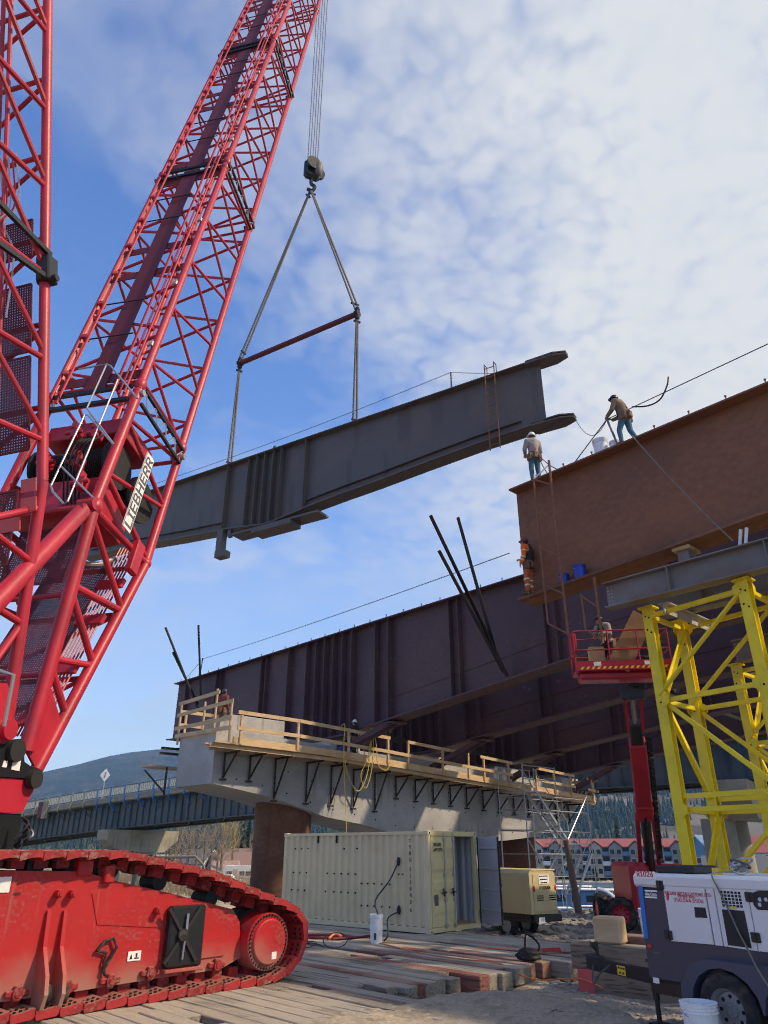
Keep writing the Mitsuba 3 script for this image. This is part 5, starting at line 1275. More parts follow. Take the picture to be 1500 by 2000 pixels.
put('strobe', [tube(gq(1.05, .35, 1.80), gq(1.05, .35, 1.88), .055, 16), tube(gq(1.05, .35, 1.80), gq(1.05, .35, 1.82), .07, 16)], 'tag_yellow', gen)
rc = thing('cable_coil', 'tangle of grey cables on the generator roof', 'cable')
for k in range(5):
    tt = np.linspace(0, 2 * np.pi, 26); put('loop', pipe(np.stack([gq(1.35 + .05 * k, .38, 1.86 + .02 * k)[0] + (.09 + .01 * k) * np.cos(tt), gq(1.35, .38, 0)[1] + .03 * k + .06 * np.sin(tt + k), 1.87 + .05 * np.sin(tt + k * 1.7) + .02 * k], -1), .014, 5), 'rope_steel' if k % 2 else 'galv', rc)
rp = thing('tow_rope', 'pale rope hanging down over the generator side to the wheel', 'rope')
put('rope', pipe(curve([gq(1.32, .3, 1.84), gp(1392, 1706, .06), gp(1402, 1735, .05), gp(1422, 1775, .05), gp(1440, 1815, .05), gp(1458, 1850, .07), gp(1478, 1890, .20), gp(1500, 1925, .34), gp(1530, 1965, .36)]), .011, 6), 'sling', rp)

# ---- big timbers stacked behind the drawbar
ta, tb = unit(V3(.81, -.585, 0)), unit(V3(.585, .81, 0)); T0 = V3(3.58, 15.62, 0)
tq = lambda a, b, z: T0 + ta * a + tb * b + UP * z
st = thing('timber_stack', 'big weathered timbers stacked behind the generator drawbar', 'timber stack')
put('timber', obox(tq(0, 0, -.33), ta, tb, UP, (.05, 3.4), (0, .38), (0, .42), .02), 'mat_timber_c', st)
put('red_end', obox(tq(0, 0, -.32), ta, tb, UP, (0, .30), (-.012, .36), (0, .425), .01), 'sign_red', st, label='red painted end of the lower timber')
put('timber', obox(tq(0, 0, .095), ta, tb, UP, (-.10, 3.3), (-.01, .38), (0, .42), .025), 'mat_timber_c', st)
put('timber', obox(tq(0, .5, -.3), ta, tb, UP, (.0, 3.3), (0, .38), (0, .40), .02), 'mat_timber', st)
put('timber', obox(tq(.2, .5, .11), ta, tb, UP, (.0, 3.3), (0, .38), (0, .53), .02), 'mat_timber_red', st)
wb = solo('wood_block', obox(tq(.62, .06, .52), ta, tb, UP, (-.26, .26), (0, .36), (0, .44), .035), 'lumber', 'square pale block of new wood standing on the timber stack', 'wood block')
ec = thing('extension_cord', 'orange extension cord running over the mat ends to the timber stack', 'cord')
put('cord', pipe(curve([V3(-.1, 20.4, .02), V3(.9, 18.4, .02), V3(1.6, 17.6, .02), V3(2.3, 16.9, .03), V3(2.55, 16.5, -.08), V3(2.9, 16.1, -.14), V3(3.3, 16.0, -.12), tq(.1, -.06, -.05), tq(.5, -.1, -.15)]), .013, 6), 'orange_cord', ec)
ec = thing('extension_cord', 'orange cord end lying on the mats left of the timber stack', 'cord')
put('cord', pipe(curve([V3(2.2, 19.6, .02), V3(2.9, 19.1, .02), V3(3.5, 18.8, .03), V3(4.2, 18.6, .04)]), .012, 6), 'orange_cord', ec); put('plug', bar(V3(3.55, 18.75, .05), V3(3.95, 18.65, .08), .07), 'red_ink', ec)
hc = thing('hose_coil', 'loose coil of brown hose on the dirt in front of the drawbar', 'hose')
tt = np.linspace(0, 6.3 * np.pi, 130)
put('hose', pipe(np.stack([2.72 + (.30 + .12 * np.sin(tt * .31)) * np.cos(tt), 12.0 + (.33 + .13 * np.cos(tt * .37)) * np.sin(tt), land(np.full(130, 2.7), np.full(130, 12.0)) + .04 + .10 * np.abs(np.sin(tt * .55))], -1), .022, 6), 'tyre', hc)
put('hose', pipe(curve([V3(2.4, 11.9, -.08), V3(1.95, 11.8, -.1), V3(1.5, 11.9, -.06)]), .022, 6), 'tyre', hc)
sb = thing('sand_bag', 'clear plastic bag slumped on the mats beyond the orange cord', 'bag')
bgm = trimesh.creation.icosphere(3); bv = np.asarray(bgm.vertices); bv = bv * (.75 + .5 * meshkit.noise(bv * 2.6, 3)[:, None]) * V3(.24, .15, .13); bv[:, 2] = np.maximum(bv[:, 2], -.08)
put('bag', tri(bv + V3(3.03, 17.55, .09), bgm.faces), 'tyre', sb, smooth=True); put('knot', pipe(curve([V3(2.95, 17.5, .2), V3(3.0, 17.45, .48), V3(3.25, 17.5, .3), V3(3.22, 17.55, .1)]), .02, 6), 'crane_black', sb)

# ---- boom lift
LC = V3(8.9, 27.4, -.25)
lift = thing('boom_lift', 'red boom lift reaching up between the yellow tower and the scaffold', 'boom lift')
Lb0, Lb1 = V3(8.85, 26.6, 1.35), V3(7.10, 20.75, 6.35)
lu = unit(Lb1 - Lb0); lh = unit(np.cross(lu, UP)); lv = np.cross(lh, lu); Ll = np.linalg.norm(Lb1 - Lb0)
put('chassis', obox(LC, V3(1, 0, 0), V3(0, 1, 0), UP, (-1.0, 1.2), (-1.5, 1.5), (.35, .8), .05), 'lift_red', lift)
for x_ in (-1.3, 1.5):
    for y_ in (-1.2, 1.2): wheel(LC + V3(x_, y_, .47), V3(-.35 if x_ < 0 else .35, -.94, 0) if y_ < 0 else V3(1, 0, 0), .48, .36, lift, 'lift_red', lugs=26)
put('turntable', obox(LC, V3(1, 0, 0), V3(0, 1, 0), UP, (-.6, .9), (-1.2, 1.4), (.82, 1.3), .05), 'crane_black', lift)
put('engine_cover', obox(V3(8.22, 26.0, 0), V3(1, 0, 0), V3(0, 1, 0), UP, (-.30, .36), (-.2, 2.0), (.30, 1.72), .12), 'lift_red', lift); put('engine_cover', obox(V3(9.6, 26.0, 0), V3(1, 0, 0), V3(0, 1, 0), UP, (-.35, .45), (-.2, 2.4), (1.05, 1.66), .14), 'lift_red', lift)
for s in (-.30, .30):
    put('lift_arm', bar(Lb0 + lh * s + lv * .05, Lb0 + lh * (s * .8) + lu * 2.6 + lv * .1, .13, .22), 'lift_red', lift)
put('lift_cylinder', tube(Lb0 + lv * -.2, Lb0 + lu * 3.2, .15, 14), 'crane_black', lift, smooth=30)
put('main_boom', obox(Lb0, lh, lv, lu, (-.24, .24), (-.17, .27), (2.6, 5.75), .03), 'lift_red', lift)
put('boom_collar', obox(Lb0, lh, lv, lu, (-.27, .27), (-.2, .3), (2.9, 3.25), .03), 'lift_red', lift)
put('cable_track', [obox(Lb0 + lu * x_, lh, lv, lu, (-.42, -.27), (-.06, .08), (0, .16), .01) for x_ in np.arange(.8, 6.0, .2)], 'tyre', lift, kind='stuff')
put('inner_boom', obox(Lb0, lh, lv, lu, (-.17, .17), (-.12, .2), (5.4, 6.5), .02), 'crane_black', lift)
for s in (-.2, .2): put('jib_arm', bar(Lb0 + lu * 6.2 + lh * s, Lb1 + lh * s * 1.15 - UP * .15, .09, .16), 'lift_red', lift)
put('jib_cylinder', [tube(Lb0 + lu * 6.2, Lb0 + lu * 7.6, .07, 10), tube(Lb0 + lu * 7.5, Lb1 - UP * .3, .045, 8)], 'galv', lift)
put('jib_bracket', obox(Lb1 - UP * .2, lh, V3(0, 0, 1), np.cross(lh, UP), (-.32, .32), (-.18, .1), (-.15, .15), .02), 'crane_black', lift)
ba, bb = unit(V3(.955, -.12, 0)), unit(V3(.12, .955, 0)); PB = V3(6.72, 20.25, 6.60)
bq = lambda a, b, z: PB + ba * a + bb * b + UP * z
bk = put('basket_floor', [obox(PB, ba, bb, UP, (-1.32, 1.32), (-.45, .5), (0, .06), .01), obox(PB, ba, bb, UP, (-1.2, 1.2), (-.3, .35), (-.22, -.005), .06)], 'lift_red', lift, label='red work basket floor and skirt')
put('toe_plate', obox(PB, ba, bb, UP, (-1.33, 1.33), (-.475, -.452), (.0, .26)), 'lift_red', bk)
put('hazard_stripe', [slab([(x_, .03), (x_ + .07, .03), (x_ + .12, .10), (x_ + .05, .10)], bq(0, -.478, 0), ba, UP, .003) for x_ in np.arange(-1.2, 1.2, .15)], 'tag_yellow', bk, kind='stuff')
put('basket_label', obox(bq(-.82, -.48, .12), ba, bb, UP, (0, .2), (0, .004), (0, .11)), 'sign_white', bk); put('basket_label', obox(bq(.55, -.48, .12), ba, bb, UP, (0, .2), (0, .004), (0, .11)), 'sign_white', bk)
for a_ in (-1.3, -.35, .45, 1.28):
    for b_ in (-.44, .48): put('basket_post', tube(bq(a_, b_, .05), bq(a_, b_, 1.12), .022, 7), 'lift_red', bk)
for z in (.58, 1.12):
    for b_ in (-.44, .48): put('basket_rail', tube(bq(-1.3, b_, z), bq(1.28, b_, z), .022, 7), 'lift_red', bk)
    for a_ in (-1.3, 1.28): put('basket_rail', tube(bq(a_, -.44, z), bq(a_, .48, z), .022, 7), 'lift_red', bk)
put('control_box', [obox(bq(-1.32, -.2, .5), ba, bb, UP, (-.06, .12), (-.15, .25), (0, .6), .03)] + [blob(bq(-1.3, -.35, .3 + .12 * k), .04, .04, .05) for k in range(7)], 'lift_red', bk)
put('tool_case', obox(bq(-.62, .2, .06), ba, bb, UP, (-.2, .25), (-.1, .15), (0.3, .75), .02), 'compressor_tan', bk); put('tool_case', obox(bq(.85, .1, .06), ba, bb, UP, (-.2, .25), (-.15, .15), (0, .4), .03), 'crane_black', bk)
pw = solo('plywood_sheet', bar(bq(-.15, -.36, .10), bq(.75, -.36, 1.55), .035, .62, bb), 'plywood', 'brown plywood plank leaning across the red lift basket', 'plank')

# ---- yellow falsework towers and the grey steel beams on them
def tower(label, P, zt, zb_, legs=.36):
    k = thing('falsework_tower', label, 'tower', 'yellow falsework towers')
    A, Bc, C, D = P
    ax = unit(Bc - A); ay = unit(C - A)
    for p in P:
        h = .25 / 2; m = [obox(p, ax, ay, UP, (-h, h), (-h, -h + .035), (zb_, zt)), obox(p, ax, ay, UP, (-h, h), (h - .035, h), (zb_, zt)), obox(p, ax, ay, UP, (-.02, .02), (-h + .037, h - .037), (zb_, zt))]
        lg = put('leg', m, 'tower_yellow', k)
        put('end_plate', obox(p, ax, ay, UP, (-.20, .20), (-.20, .20), (zt + .002, zt + .04)), 'tower_yellow', lg); put('foot_plate', obox(p, ax, ay, UP, (-.3, .3), (-.3, .3), (zb_ - .05, zb_ - .002)), 'tower_yellow', lg)
        put('bolt_hole', [tube(p + ax * x_ - ay * (h + .003) + UP * (zt - .2 - z), p + ax * x_ - ay * (h - .01) + UP * (zt - .2 - z), .025, 8) for x_, z in ((-.05, 0), (.05, .05), (-.05, .34), (.05, .42), (.0, 2.1))], 'dark_hole', lg, kind='stuff')
    lv_ = [zt - .18, zt - 2.25, zt - 4.64, zt - 6.9]
    for p, sx, sy in ((A, 1, 1), (Bc, -1, 1), (C, 1, -1), (D, -1, -1)):
        for z in lv_[:3]:
            put('gusset_plate', slab([(0, -.17), (.15, -.08), (.15, .08), (0, .17)], p + ax * sx * (h - .04) - ay * sy * (h + .012) + UP * z, ax * sx, UP, .012), 'tower_yellow', k)
            put('gusset_plate', slab([(0, -.17), (.15, -.08), (.15, .08), (0, .17)], p + ay * sy * (h - .04) - ax * sx * (h + .012) + UP * z, ay * sy, UP, .012), 'tower_yellow', k)
    for i, (p, q, ph) in enumerate(((A, Bc, 0), (A, C, 1), (Bc, D, 1), (C, D, 0))):
        for z in lv_[:3] + [lv_[2] + .28] * (ph == 0): put('strut', bar(p + UP * z, q + UP * (z - .0), .10, .10), 'tower_yellow', k)
        for j in range(3):
            a_, b_ = (lv_[j], lv_[j + 1])
            s0, s1 = (q, p) if (j + ph * 0) % 2 == 0 else (p, q)
            n_ = unit(np.cross(q - p, UP)) * .05
            put('diagonal', angle_bar(s0 + UP * (a_ - .05) + n_, s1 + UP * (b_ + .1) + n_, .11), 'tower_yellow', k)
    return k


A_, B_, C_ = V3(6.61, 17.26, 0), V3(8.05, 15.2, 0), V3(7.86, 18.42, 0)
tower('nearest yellow steel falsework tower under the grey beam, right of the lift basket', (A_, B_, C_, B_ + C_ - A_), 7.53, -.25)
A2 = V3(10.6, 21.5, 0); off2 = B_ - A_, C_ - A_
tower('yellow falsework tower standing behind the nearest one, partly hidden by it', (A2, A2 + off2[0], A2 + off2[1], A2 + off2[0] + off2[1]), 7.1, -.5)


def ibeam(label, t0, t1, o, z0, z1, w=.38):
    k = thing('steel_beam', label, 'beam')
    put('web', obox(B(0, o, 0), BD, BN, UP, (t0, t1), (-.012, .012), (z0 + .032, z1 - .032)), 'steel_beam', k)
    put('flange', obox(B(0, o, 0), BD, BN, UP, (t0, t1), (-w / 2, w / 2), (z1 - .03, z1)), 'steel_beam', k); put('flange', obox(B(0, o, 0), BD, BN, UP, (t0, t1), (-w / 2, w / 2), (z0, z0 + .03)), 'steel_beam', k)
    for t in np.arange(t0 + 1.9, t1 - .3, 2.25)[::-1]:
        for s in (-1, 1): put('stiffener', obox(B(t, o, 0), BD, BN, UP, (-.01, .01), tuple(sorted((s * .014, s * w / 2 * .96))), (z0 + .032, z1 - .032)), 'steel_beam', k)
    put('web_bolt', [tube(B(t1 - .06 - .09 * i, o - .014, z), B(t1 - .06 - .09 * i, o - .03, z), .016, 6) for i in (0, 1) for z in np.linspace(z0 + .1, z1 - .1, 6)], 'galv', k, kind='stuff')
    return k


ibeam('grey steel I beam on top of the nearest yellow tower, under the rusty girder', -6, 8.87, 16.05, 7.585, 8.24)
ibeam('second grey I beam on the yellow tower, behind the front one', -6, 8.6, 17.75, 7.585, 8.24)
ibeam('steel beam on the second yellow tower under the purple girder', -6, 8.4, 22.3, 7.15, 7.8)
for i, (t, o) in enumerate(((7.6, 16.9), (5.0, 16.9))):
    k = thing('cross_beam', ['grey cross beam spanning the tower head, left one', 'grey cross beam spanning the tower head, right one'][i], 'beam')
    put('web', obox(B(t, o, 0), BN, BD, UP, (-.55, 1.9), (-.015, .015), (7.28, 7.50)), 'concrete', k); put('flange', obox(B(t, o, 0), BN, BD, UP, (-.55, 1.9), (-.14, .14), (7.505, 7.53)), 'concrete', k)
for i, t in enumerate((6.9, 4.2, 3.6)):
    k = thing('jacking_stool', ['steel jacking stool between grey beam and rusty girder, left one', 'steel jacking stool between grey beam and rusty girder, middle one', 'steel jacking stool between grey beam and rusty girder, right one'][i], 'stool')
    z1 = float(zb(t)); put('stack', [obox(B(t, 16.6, 0), BD, BN, UP, (-.25, .25), (-.3, .3), (8.245, 8.40)), obox(B(t, 16.6, 0), BD, BN, UP, (-.14, .14), (-.2, .2), (8.402, z1 - .09))], 'steel_rust' if i else 'steel_beam', k); put('top_plate', obox(B(t, 16.6, 0), BD, BN, UP, (-.22, .22), (-.3, .3), (z1 - .088, z1 - .003)), 'lumber', k)
tg_ = thing('white_marker', 'two short white strips standing up on the grey beam', 'marker')
for s in (0, .13): put('plate', bar(B(5.42 - s, 15.95, 8.245), B(5.32 - s, 15.95, 8.62), .07, .02), 'white_paint', tg_)

# ================================================================ lifelines, posts, ropes on the girders
def stanchion(label, p, lean, h, mat='cable_dark'):
    k = thing('lifeline_post', label, 'post', None)
    put('tube', tube(p, p + lean * h, .032, 8), mat, k); put('base', obox(p, BD, BN, UP, (-.1, .1), (-.1, .1), (0, .05)), mat, k); put('eye', blob(p + lean * h, .05, .05, .06), mat, k)
    return p + lean * h


def line(name, label, pts, r, mat, cat='rope'):
    k = thing(name, label, cat); put('strand', pipe(pts, r, 5), mat, k); return k


sp1 = stanchion('grey lifeline post on the rusty girder held by the walking worker', B(8.13, 16.5, 12.12), unit(UP + BD * .22), 1.10, 'steel_beam')
line('lifeline', 'taut dark lifeline from the worker\'s post up to the right edge', np.stack([sp1 + (B(-6, 16.5, 13.5) - sp1) * f for f in np.linspace(0, 1, 6)]), .014, 'cable_dark')
line('lifeline_stay', 'dark knotted stay from the post down to the girder flange', np.stack([sp1 + (B(9.75, 16.5, 12.13) - sp1) * f for f in np.linspace(0, 1, 5)]), .016, 'cable_dark')
line('tag_line', 'thin slack rope from the lifted girder tip to the worker\'s post', sag(PH(-17.7, 0, float(hb(16.4)) + .05), sp1, .75), .013, 'cable_dark')
line('retractable_lanyard', 'black lanyard looping from the walking worker to the lifeline', curve([B(7.55, 16.45, 13.2), B(7.1, 16.45, 13.02), B(6.75, 16.45, 13.05), B(6.5, 16.45, 13.35), B(6.42, 16.47, 13.62)]), .022, 'cable_dark')
line('hoist_line', 'tan rope running from the rusty girder top down to the grey beam', sag(B(7.55, 16.15, 12.15), B(5.45, 15.7, 8.30), .1), .018, 'sling')
for i, (p, hgt) in enumerate(((PH(-11.6, 0, HT), 1.25), )):
    a_ = p + UP * hgt; k = thing('lifeline_post', 'thin lifeline post near the right end of the lifted grey girder', 'post'); put('tube', tube(p, a_, .04, 7), 'cable_dark', k)
    line('lifeline', 'long thin lifeline strung above the lifted grey girder', sag(a_, PH(13, 0, HT + .7), .25), .016, 'cable_dark')
    line('lifeline_stay', 'short stay from the lifted girder\'s post to its ladder', sag(a_, PH(-14, -.2, HT + .15), .02, 4), .014, 'cable_dark')
p4_ = stanchion('thin lifeline post at the far left of the purple girder', B(41.4, 22.6, 11.95), unit(UP - BD * .12), 1.2)
line('lifeline', 'long lifeline above the purple girder running up to the orange worker', sag(p4_, B(11.9, 16.2, 10.05), .1), .014, 'cable_dark')
line('lifeline_stay', 'stay from the purple girder\'s far left post', sag(p4_, B(43.6, 22.6, 12.0), .02, 4), .014, 'cable_dark')
for i, t in enumerate((10.6, 10.15)): line('lanyard', ['short dark lanyard from the end worker to the girder, left one', 'short dark lanyard from the end worker to the girder, right one'][i], sag(B(10.75, 16.45, 13.05), B(t - .2, 16.45, 12.15), .12), .014, 'cable_dark')
# ================================================================ people
def shell(bones, J, R, inflate, res=.035, smooth=8, caps=()):
    parts = []
    for a, b in bones:
        s = []
        for q in (a, b):
            r = R[q] + inflate
            s.append(np.asarray(trimesh.creation.icosphere(2).vertices) * r * (np.array(SQ[q]) if q in SQ else 1) + J[q])
        parts.append(manifold3d.Manifold.hull_points(np.vstack(s)))
    m = manifold3d.Manifold.batch_boolean(parts, manifold3d.OpType.Add).refine_to_length(res).to_mesh()
    t = trimesh.Trimesh(m.vert_properties[:, :3], m.tri_verts, process=True)
    trimesh.smoothing.filter_taubin(t, iterations=smooth)
    return t


SQ = {}
RAD = dict(pel=.135, waist=.125, chest=.145, upch=.13, neck=.058, head=.088, jaw=.066, crown=.085, shL=.066, shR=.066, elL=.045, elR=.045, wrL=.031, wrR=.031, haL=.036, haR=.036,
           hpL=.095, hpR=.095, knL=.060, knR=.060, anL=.043, anR=.043, toL=.036, toR=.036, heL=.04, heR=.04)
TORSO = [('pel', 'waist'), ('waist', 'chest'), ('chest', 'upch'), ('upch', 'shL'), ('upch', 'shR'), ('chest', 'shL'), ('chest', 'shR'), ('pel', 'hpL'), ('pel', 'hpR')]
ARMS = [('shL', 'elL'), ('elL', 'wrL'), ('shR', 'elR'), ('elR', 'wrR')]
LEGS = [('hpL', 'knL'), ('knL', 'anL'), ('hpR', 'knR'), ('knR', 'anR'), ('pel', 'hpL'), ('pel', 'hpR')]
FEET = [('anL', 'toL'), ('heL', 'toL'), ('anL', 'heL'), ('anR', 'toR'), ('heR', 'toR'), ('anR', 'heR')]
HEAD = [('upch', 'neck'), ('neck', 'jaw'), ('head', 'jaw'), ('head', 'crown')]
plain('skin', (0.42, 0.24, 0.16), 0.55)
plain('hair', (0.06, 0.04, 0.03), 0.7)
plain('denim', (0.055, 0.13, 0.19), 0.85); plain('jacket_tan', (0.20, 0.145, 0.10), 0.85); plain('jacket_grey', (0.30, 0.28, 0.26), 0.85); plain('hi_vis_orange', (0.80, 0.13, 0.015), 0.75); plain('worn_orange', (0.42, 0.10, 0.035), 0.8)
plain('black_cloth', (0.02, 0.02, 0.024), 0.85); plain('dark_green_cloth', (0.03, 0.04, 0.035), 0.85); plain('red_cloth', (0.16, 0.035, 0.035), 0.85); plain('reflective', (0.62, 0.62, 0.35), 0.4); plain('boot', (0.07, 0.05, 0.035), 0.7); plain('glove', (0.22, 0.20, 0.17), 0.85)
plain('hat_dark', (0.035, 0.03, 0.045), 0.35); plain('hat_white', (0.68, 0.67, 0.64), 0.35); plain('hat_red', (0.20, 0.04, 0.045), 0.35); plain('belt_brown', (0.16, 0.085, 0.05), 0.75)


def person(label, feet, face, pose, wear):
    """pose: joints in (right, forward, up) from between the feet; anything left out stands upright."""
    k = thing('person', label, 'person')
    f = unit(V3(face[0], face[1], 0)); r = V3(f[1], -f[0], 0)
    std = dict(pel=(0, 0, .95), waist=(0, 0, 1.10), chest=(0, .0, 1.28), upch=(0, -.01, 1.42), neck=(0, .01, 1.51), jaw=(0, .055, 1.585), head=(0, .03, 1.645), crown=(0, .005, 1.675),
               shL=(-.19, 0, 1.43), shR=(.19, 0, 1.43), elL=(-.25, -.02, 1.15), elR=(.25, -.02, 1.15), wrL=(-.25, .10, .93), wrR=(.25, .10, .93), hpL=(-.09, 0, .93), hpR=(.09, 0, .93),
               knL=(-.11, .03, .50), knR=(.11, .03, .50), anL=(-.12, 0, .09), anR=(.12, 0, .09), toL=(-.14, .16, .04), toR=(.14, .16, .04), heL=(-.12, -.05, .04), heR=(.12, -.05, .04))
    std.update(pose)
    J = {q: feet + r * v[0] + f * v[1] + UP * v[2] for q, v in std.items()}
    for s in 'LR':
        if 'ha' + s not in J: J['ha' + s] = J['wr' + s] + unit(J['wr' + s] - J['el' + s]) * .075
    body = shell(TORSO + ARMS + [('wrL', 'haL'), ('wrR', 'haR')] + LEGS + FEET + HEAD, J, RAD, -.012)
    put('body', body, 'skin', k, smooth=True)
    hx = unit(J['jaw'] - J['head'] + f * .05); hd = J['head']
    ff = unit((J['jaw'] - J['neck']) * .6 + f * .15); ff = unit(ff - UP * (ff @ UP) * .55)
    rr = unit(np.cross(ff, UP)); uu = np.cross(rr, ff)
    put('nose', blob(hd + ff * .095 - uu * .02, .012, .020, .022, rr, ff, uu, 1), 'skin', k, smooth=True)
    for s in (-1, 1):
        put('ear', blob(hd + rr * s * .088 - ff * .0 - uu * .02, .012, .022, .032, rr, ff, uu, 1), 'skin', k, smooth=True); put('eye', blob(hd + rr * s * .032 + ff * .082 + uu * .005, .012, .006, .008, rr, ff, uu, 1), 'ink', k)
    put('mouth', blob(hd + ff * .082 - uu * .062, .022, .006, .006, rr, ff, uu, 1), 'walkway_red', k)
    put('hair', blob(hd - ff * .018 + uu * .015, .089, .088, .085, rr, ff, uu), 'hair', k, smooth=True)
    hat = np.vstack([(.118 * math.cos(t), .118 * math.sin(t)) for t in np.linspace(.0, np.pi / 2, 8)])
    ht = put('hard_hat', [lathe([(x_, z * 1.02) for x_, z in hat] , hd + uu * .035 - ff * .01, uu, 20), lathe([(.10, 0), (.145, -.012), (.145, -.02), (.10, -.01)], hd + uu * .035 + ff * .012, uu, 20)], wear['hat'], k, smooth=40)
    put('jacket', shell(TORSO + ARMS + [('upch', 'neck')], J, RAD, .022), wear['top'], k, smooth=True)
    put('trousers', shell(LEGS, J, RAD, .014), wear['legs'], k, smooth=True)
    put('boots', shell(FEET, J, RAD, .012), 'boot', k, smooth=True)
    for s in 'LR':
        d = unit(J['ha' + s] - J['wr' + s]); sd = unit(np.cross(d, UP) + 1e-6); nn2 = np.cross(sd, d); h0 = J['ha' + s]
        fing = []
        for i, (o_f, L) in enumerate(((-.030, .062), (-.011, .072), (.010, .068), (.029, .054))):
            b0 = h0 + sd * o_f + d * .015; m1_ = b0 + d * L * .5 - nn2 * .008; e_ = b0 + d * L * .72 - nn2 * (.030 + .004 * i)
            fing += [tube(b0, m1_, .011, 6, .010), tube(m1_, e_, .010, 6, .008)]
        tb0 = h0 + sd * -.03 - d * .02; fing += [tube(tb0, tb0 - sd * .025 + d * .03 - nn2 * .01, .012, 6, .011), tube(tb0 - sd * .025 + d * .03 - nn2 * .01, tb0 - sd * .02 + d * .055 - nn2 * .03, .011, 6, .009)]
        put('glove', [blob(h0 - d * .01, .042, .050, .020, sd, d, nn2)] + fing, 'glove', k, smooth=50)
    fw = unit(np.cross(J['shR'] - J['shL'], J['upch'] - J['pel'])); fw = fw if fw @ f > 0 else -fw
    if wear.get('vest'):
        put('vest', shell([('pel', 'waist'), ('waist', 'chest'), ('chest', 'upch')], J, RAD, .034), wear['vest'], k, smooth=True)
    for s in ('shL', 'shR'):
        a_ = J[s] * .55 + J['upch'] * .45 + UP * .10
        put('harness_strap', [bar(a_ + fw * .05, J['waist'] * .5 + J['pel'] * .5 + fw * .175 + (J[s] - J['upch']) * .3, .05, .014, r), bar(a_ - fw * .05, J['waist'] - fw * .165, .05, .014, r), bar(a_ + fw * .06, a_ - fw * .06, .05, .02, r)], wear.get('strap', 'black_cloth'), k)
    if wear.get('stripes'):
        for a_, b_, ff_, rad in (('knL', 'anL', .12, .082), ('knR', 'anR', .12, .082), ('knL', 'anL', .55, .073), ('knR', 'anR', .55, .073), ('elL', 'wrL', .25, .070), ('elR', 'wrR', .25, .070), ('shL', 'elL', .55, .077), ('shR', 'elR', .55, .077), ('elL', 'wrL', .65, .062), ('elR', 'wrR', .65, .062)):
            p = J[a_] + (J[b_] - J[a_]) * ff_; d = unit(J[b_] - J[a_]); put('reflective_band', tube(p - d * .022, p + d * .022, rad + .004, 14), 'reflective', k, smooth=30)
    put('tool_belt', [lathe([(.172, -.03), (.18, 0), (.172, .03)], J['pel'] + UP * .06, unit(J['waist'] - J['pel']), 20)] + [obox(J['pel'] + r * s * .17 - fw * .03, r, fw, UP, (-.05, .05), (-.1, .1), (-.20, .04), .02) for s in (-1, 1)] + [obox(J['pel'] - fw * .16, r, fw, UP, (-.09, .09), (-.05, .05), (-.16, .04), .02)], 'belt_brown', k)
    return J


away = BD
person('worker in tan jacket and blue jeans leaning over a post on the rusty girder', B(7.85, 16.5, 12.12), BD,
       dict(pel=(0, -.02, .94), waist=(0, .01, 1.09), chest=(0, .06, 1.26), upch=(0, .11, 1.39), neck=(0, .16, 1.47), jaw=(0, .24, 1.525), head=(0, .22, 1.59), crown=(0, .19, 1.625), shL=(-.19, .10, 1.40), shR=(.19, .10, 1.40),
            elL=(-.25, .20, 1.14), elR=(.25, .18, 1.14), wrL=(-.13, .42, 1.08), wrR=(.13, .40, 1.06), haL=(-.06, .47, 1.10), haR=(.06, .47, 1.08), hpL=(-.09, -.02, .91), hpR=(.09, -.02, .91), knL=(-.12, .14, .49), knR=(.11, -.06, .49), anL=(-.13, .12, .10), anR=(.12, -.22, .10), toL=(-.14, .28, .04), toR=(.13, -.06, .04), heL=(-.13, .07, .04), heR=(.12, -.27, .04)),
       dict(hat='hat_dark', top='jacket_tan', legs='denim'))
person('worker in white hard hat and grey hoodie seen from behind at the rusty girder end', B(10.92, 16.5, 12.12), unit(BD + BN * .5),
       dict(elL=(-.27, .05, 1.16), elR=(.27, .05, 1.16), wrL=(-.16, .24, 1.10), wrR=(.18, .24, 1.08), jaw=(0, .07, 1.575)), dict(hat='hat_white', top='jacket_grey', legs='denim', strap='worn_orange'))
person('worker in orange high visibility suit standing on the girder bottom flange', B(11.36, 16.30, float(zb(11.36)) + .075), unit(BD - BN * .15),
       dict(waist=(0, -.03, 1.10), chest=(0, -.02, 1.28), head=(0, .07, 1.64), jaw=(0, .12, 1.60), neck=(0, .03, 1.51), crown=(0, .05, 1.68), elL=(-.27, -.03, 1.15), wrL=(-.30, .06, .92), elR=(.22, .08, 1.16), wrR=(.18, .28, 1.2)), dict(hat='hat_red', top='hi_vis_orange', legs='worn_orange', stripes=True, vest='black_cloth'))
person('worker in black and pale green jacket bending forward in the red lift basket', bq(-.28, .15, .065), unit(V3(-.7, -.5, 0)),
       dict(pel=(0, -.05, .88), waist=(0, .0, 1.03), chest=(0, .06, 1.18), upch=(0, .12, 1.30), neck=(0, .18, 1.38), jaw=(0, .27, 1.41), head=(0, .25, 1.475), crown=(0, .23, 1.5), shL=(-.19, .11, 1.31), shR=(.19, .11, 1.31), elL=(-.26, .15, 1.05), elR=(.26, .15, 1.05), wrL=(-.12, .36, 1.05), wrR=(.12, .36, 1.05), hpL=(-.1, -.05, .86), hpR=(.1, -.05, .86)),
       dict(hat='hat_dark', top='jacket_grey', legs='black_cloth', vest='dark_green_cloth', strap='reflective', stripes=False))
person('worker in white hard hat and dark jacket on the pier platform under the stiffeners', B(25.45, 21.95, float(dz(21.9)) + .03), unit(BD - BN * .6),
       dict(elL=(-.25, .1, 1.18), wrL=(-.14, .32, 1.12), elR=(.25, .1, 1.18), wrR=(.14, .32, 1.12)), dict(hat='hat_white', top='black_cloth', legs='dark_green_cloth', strap='reflective'))
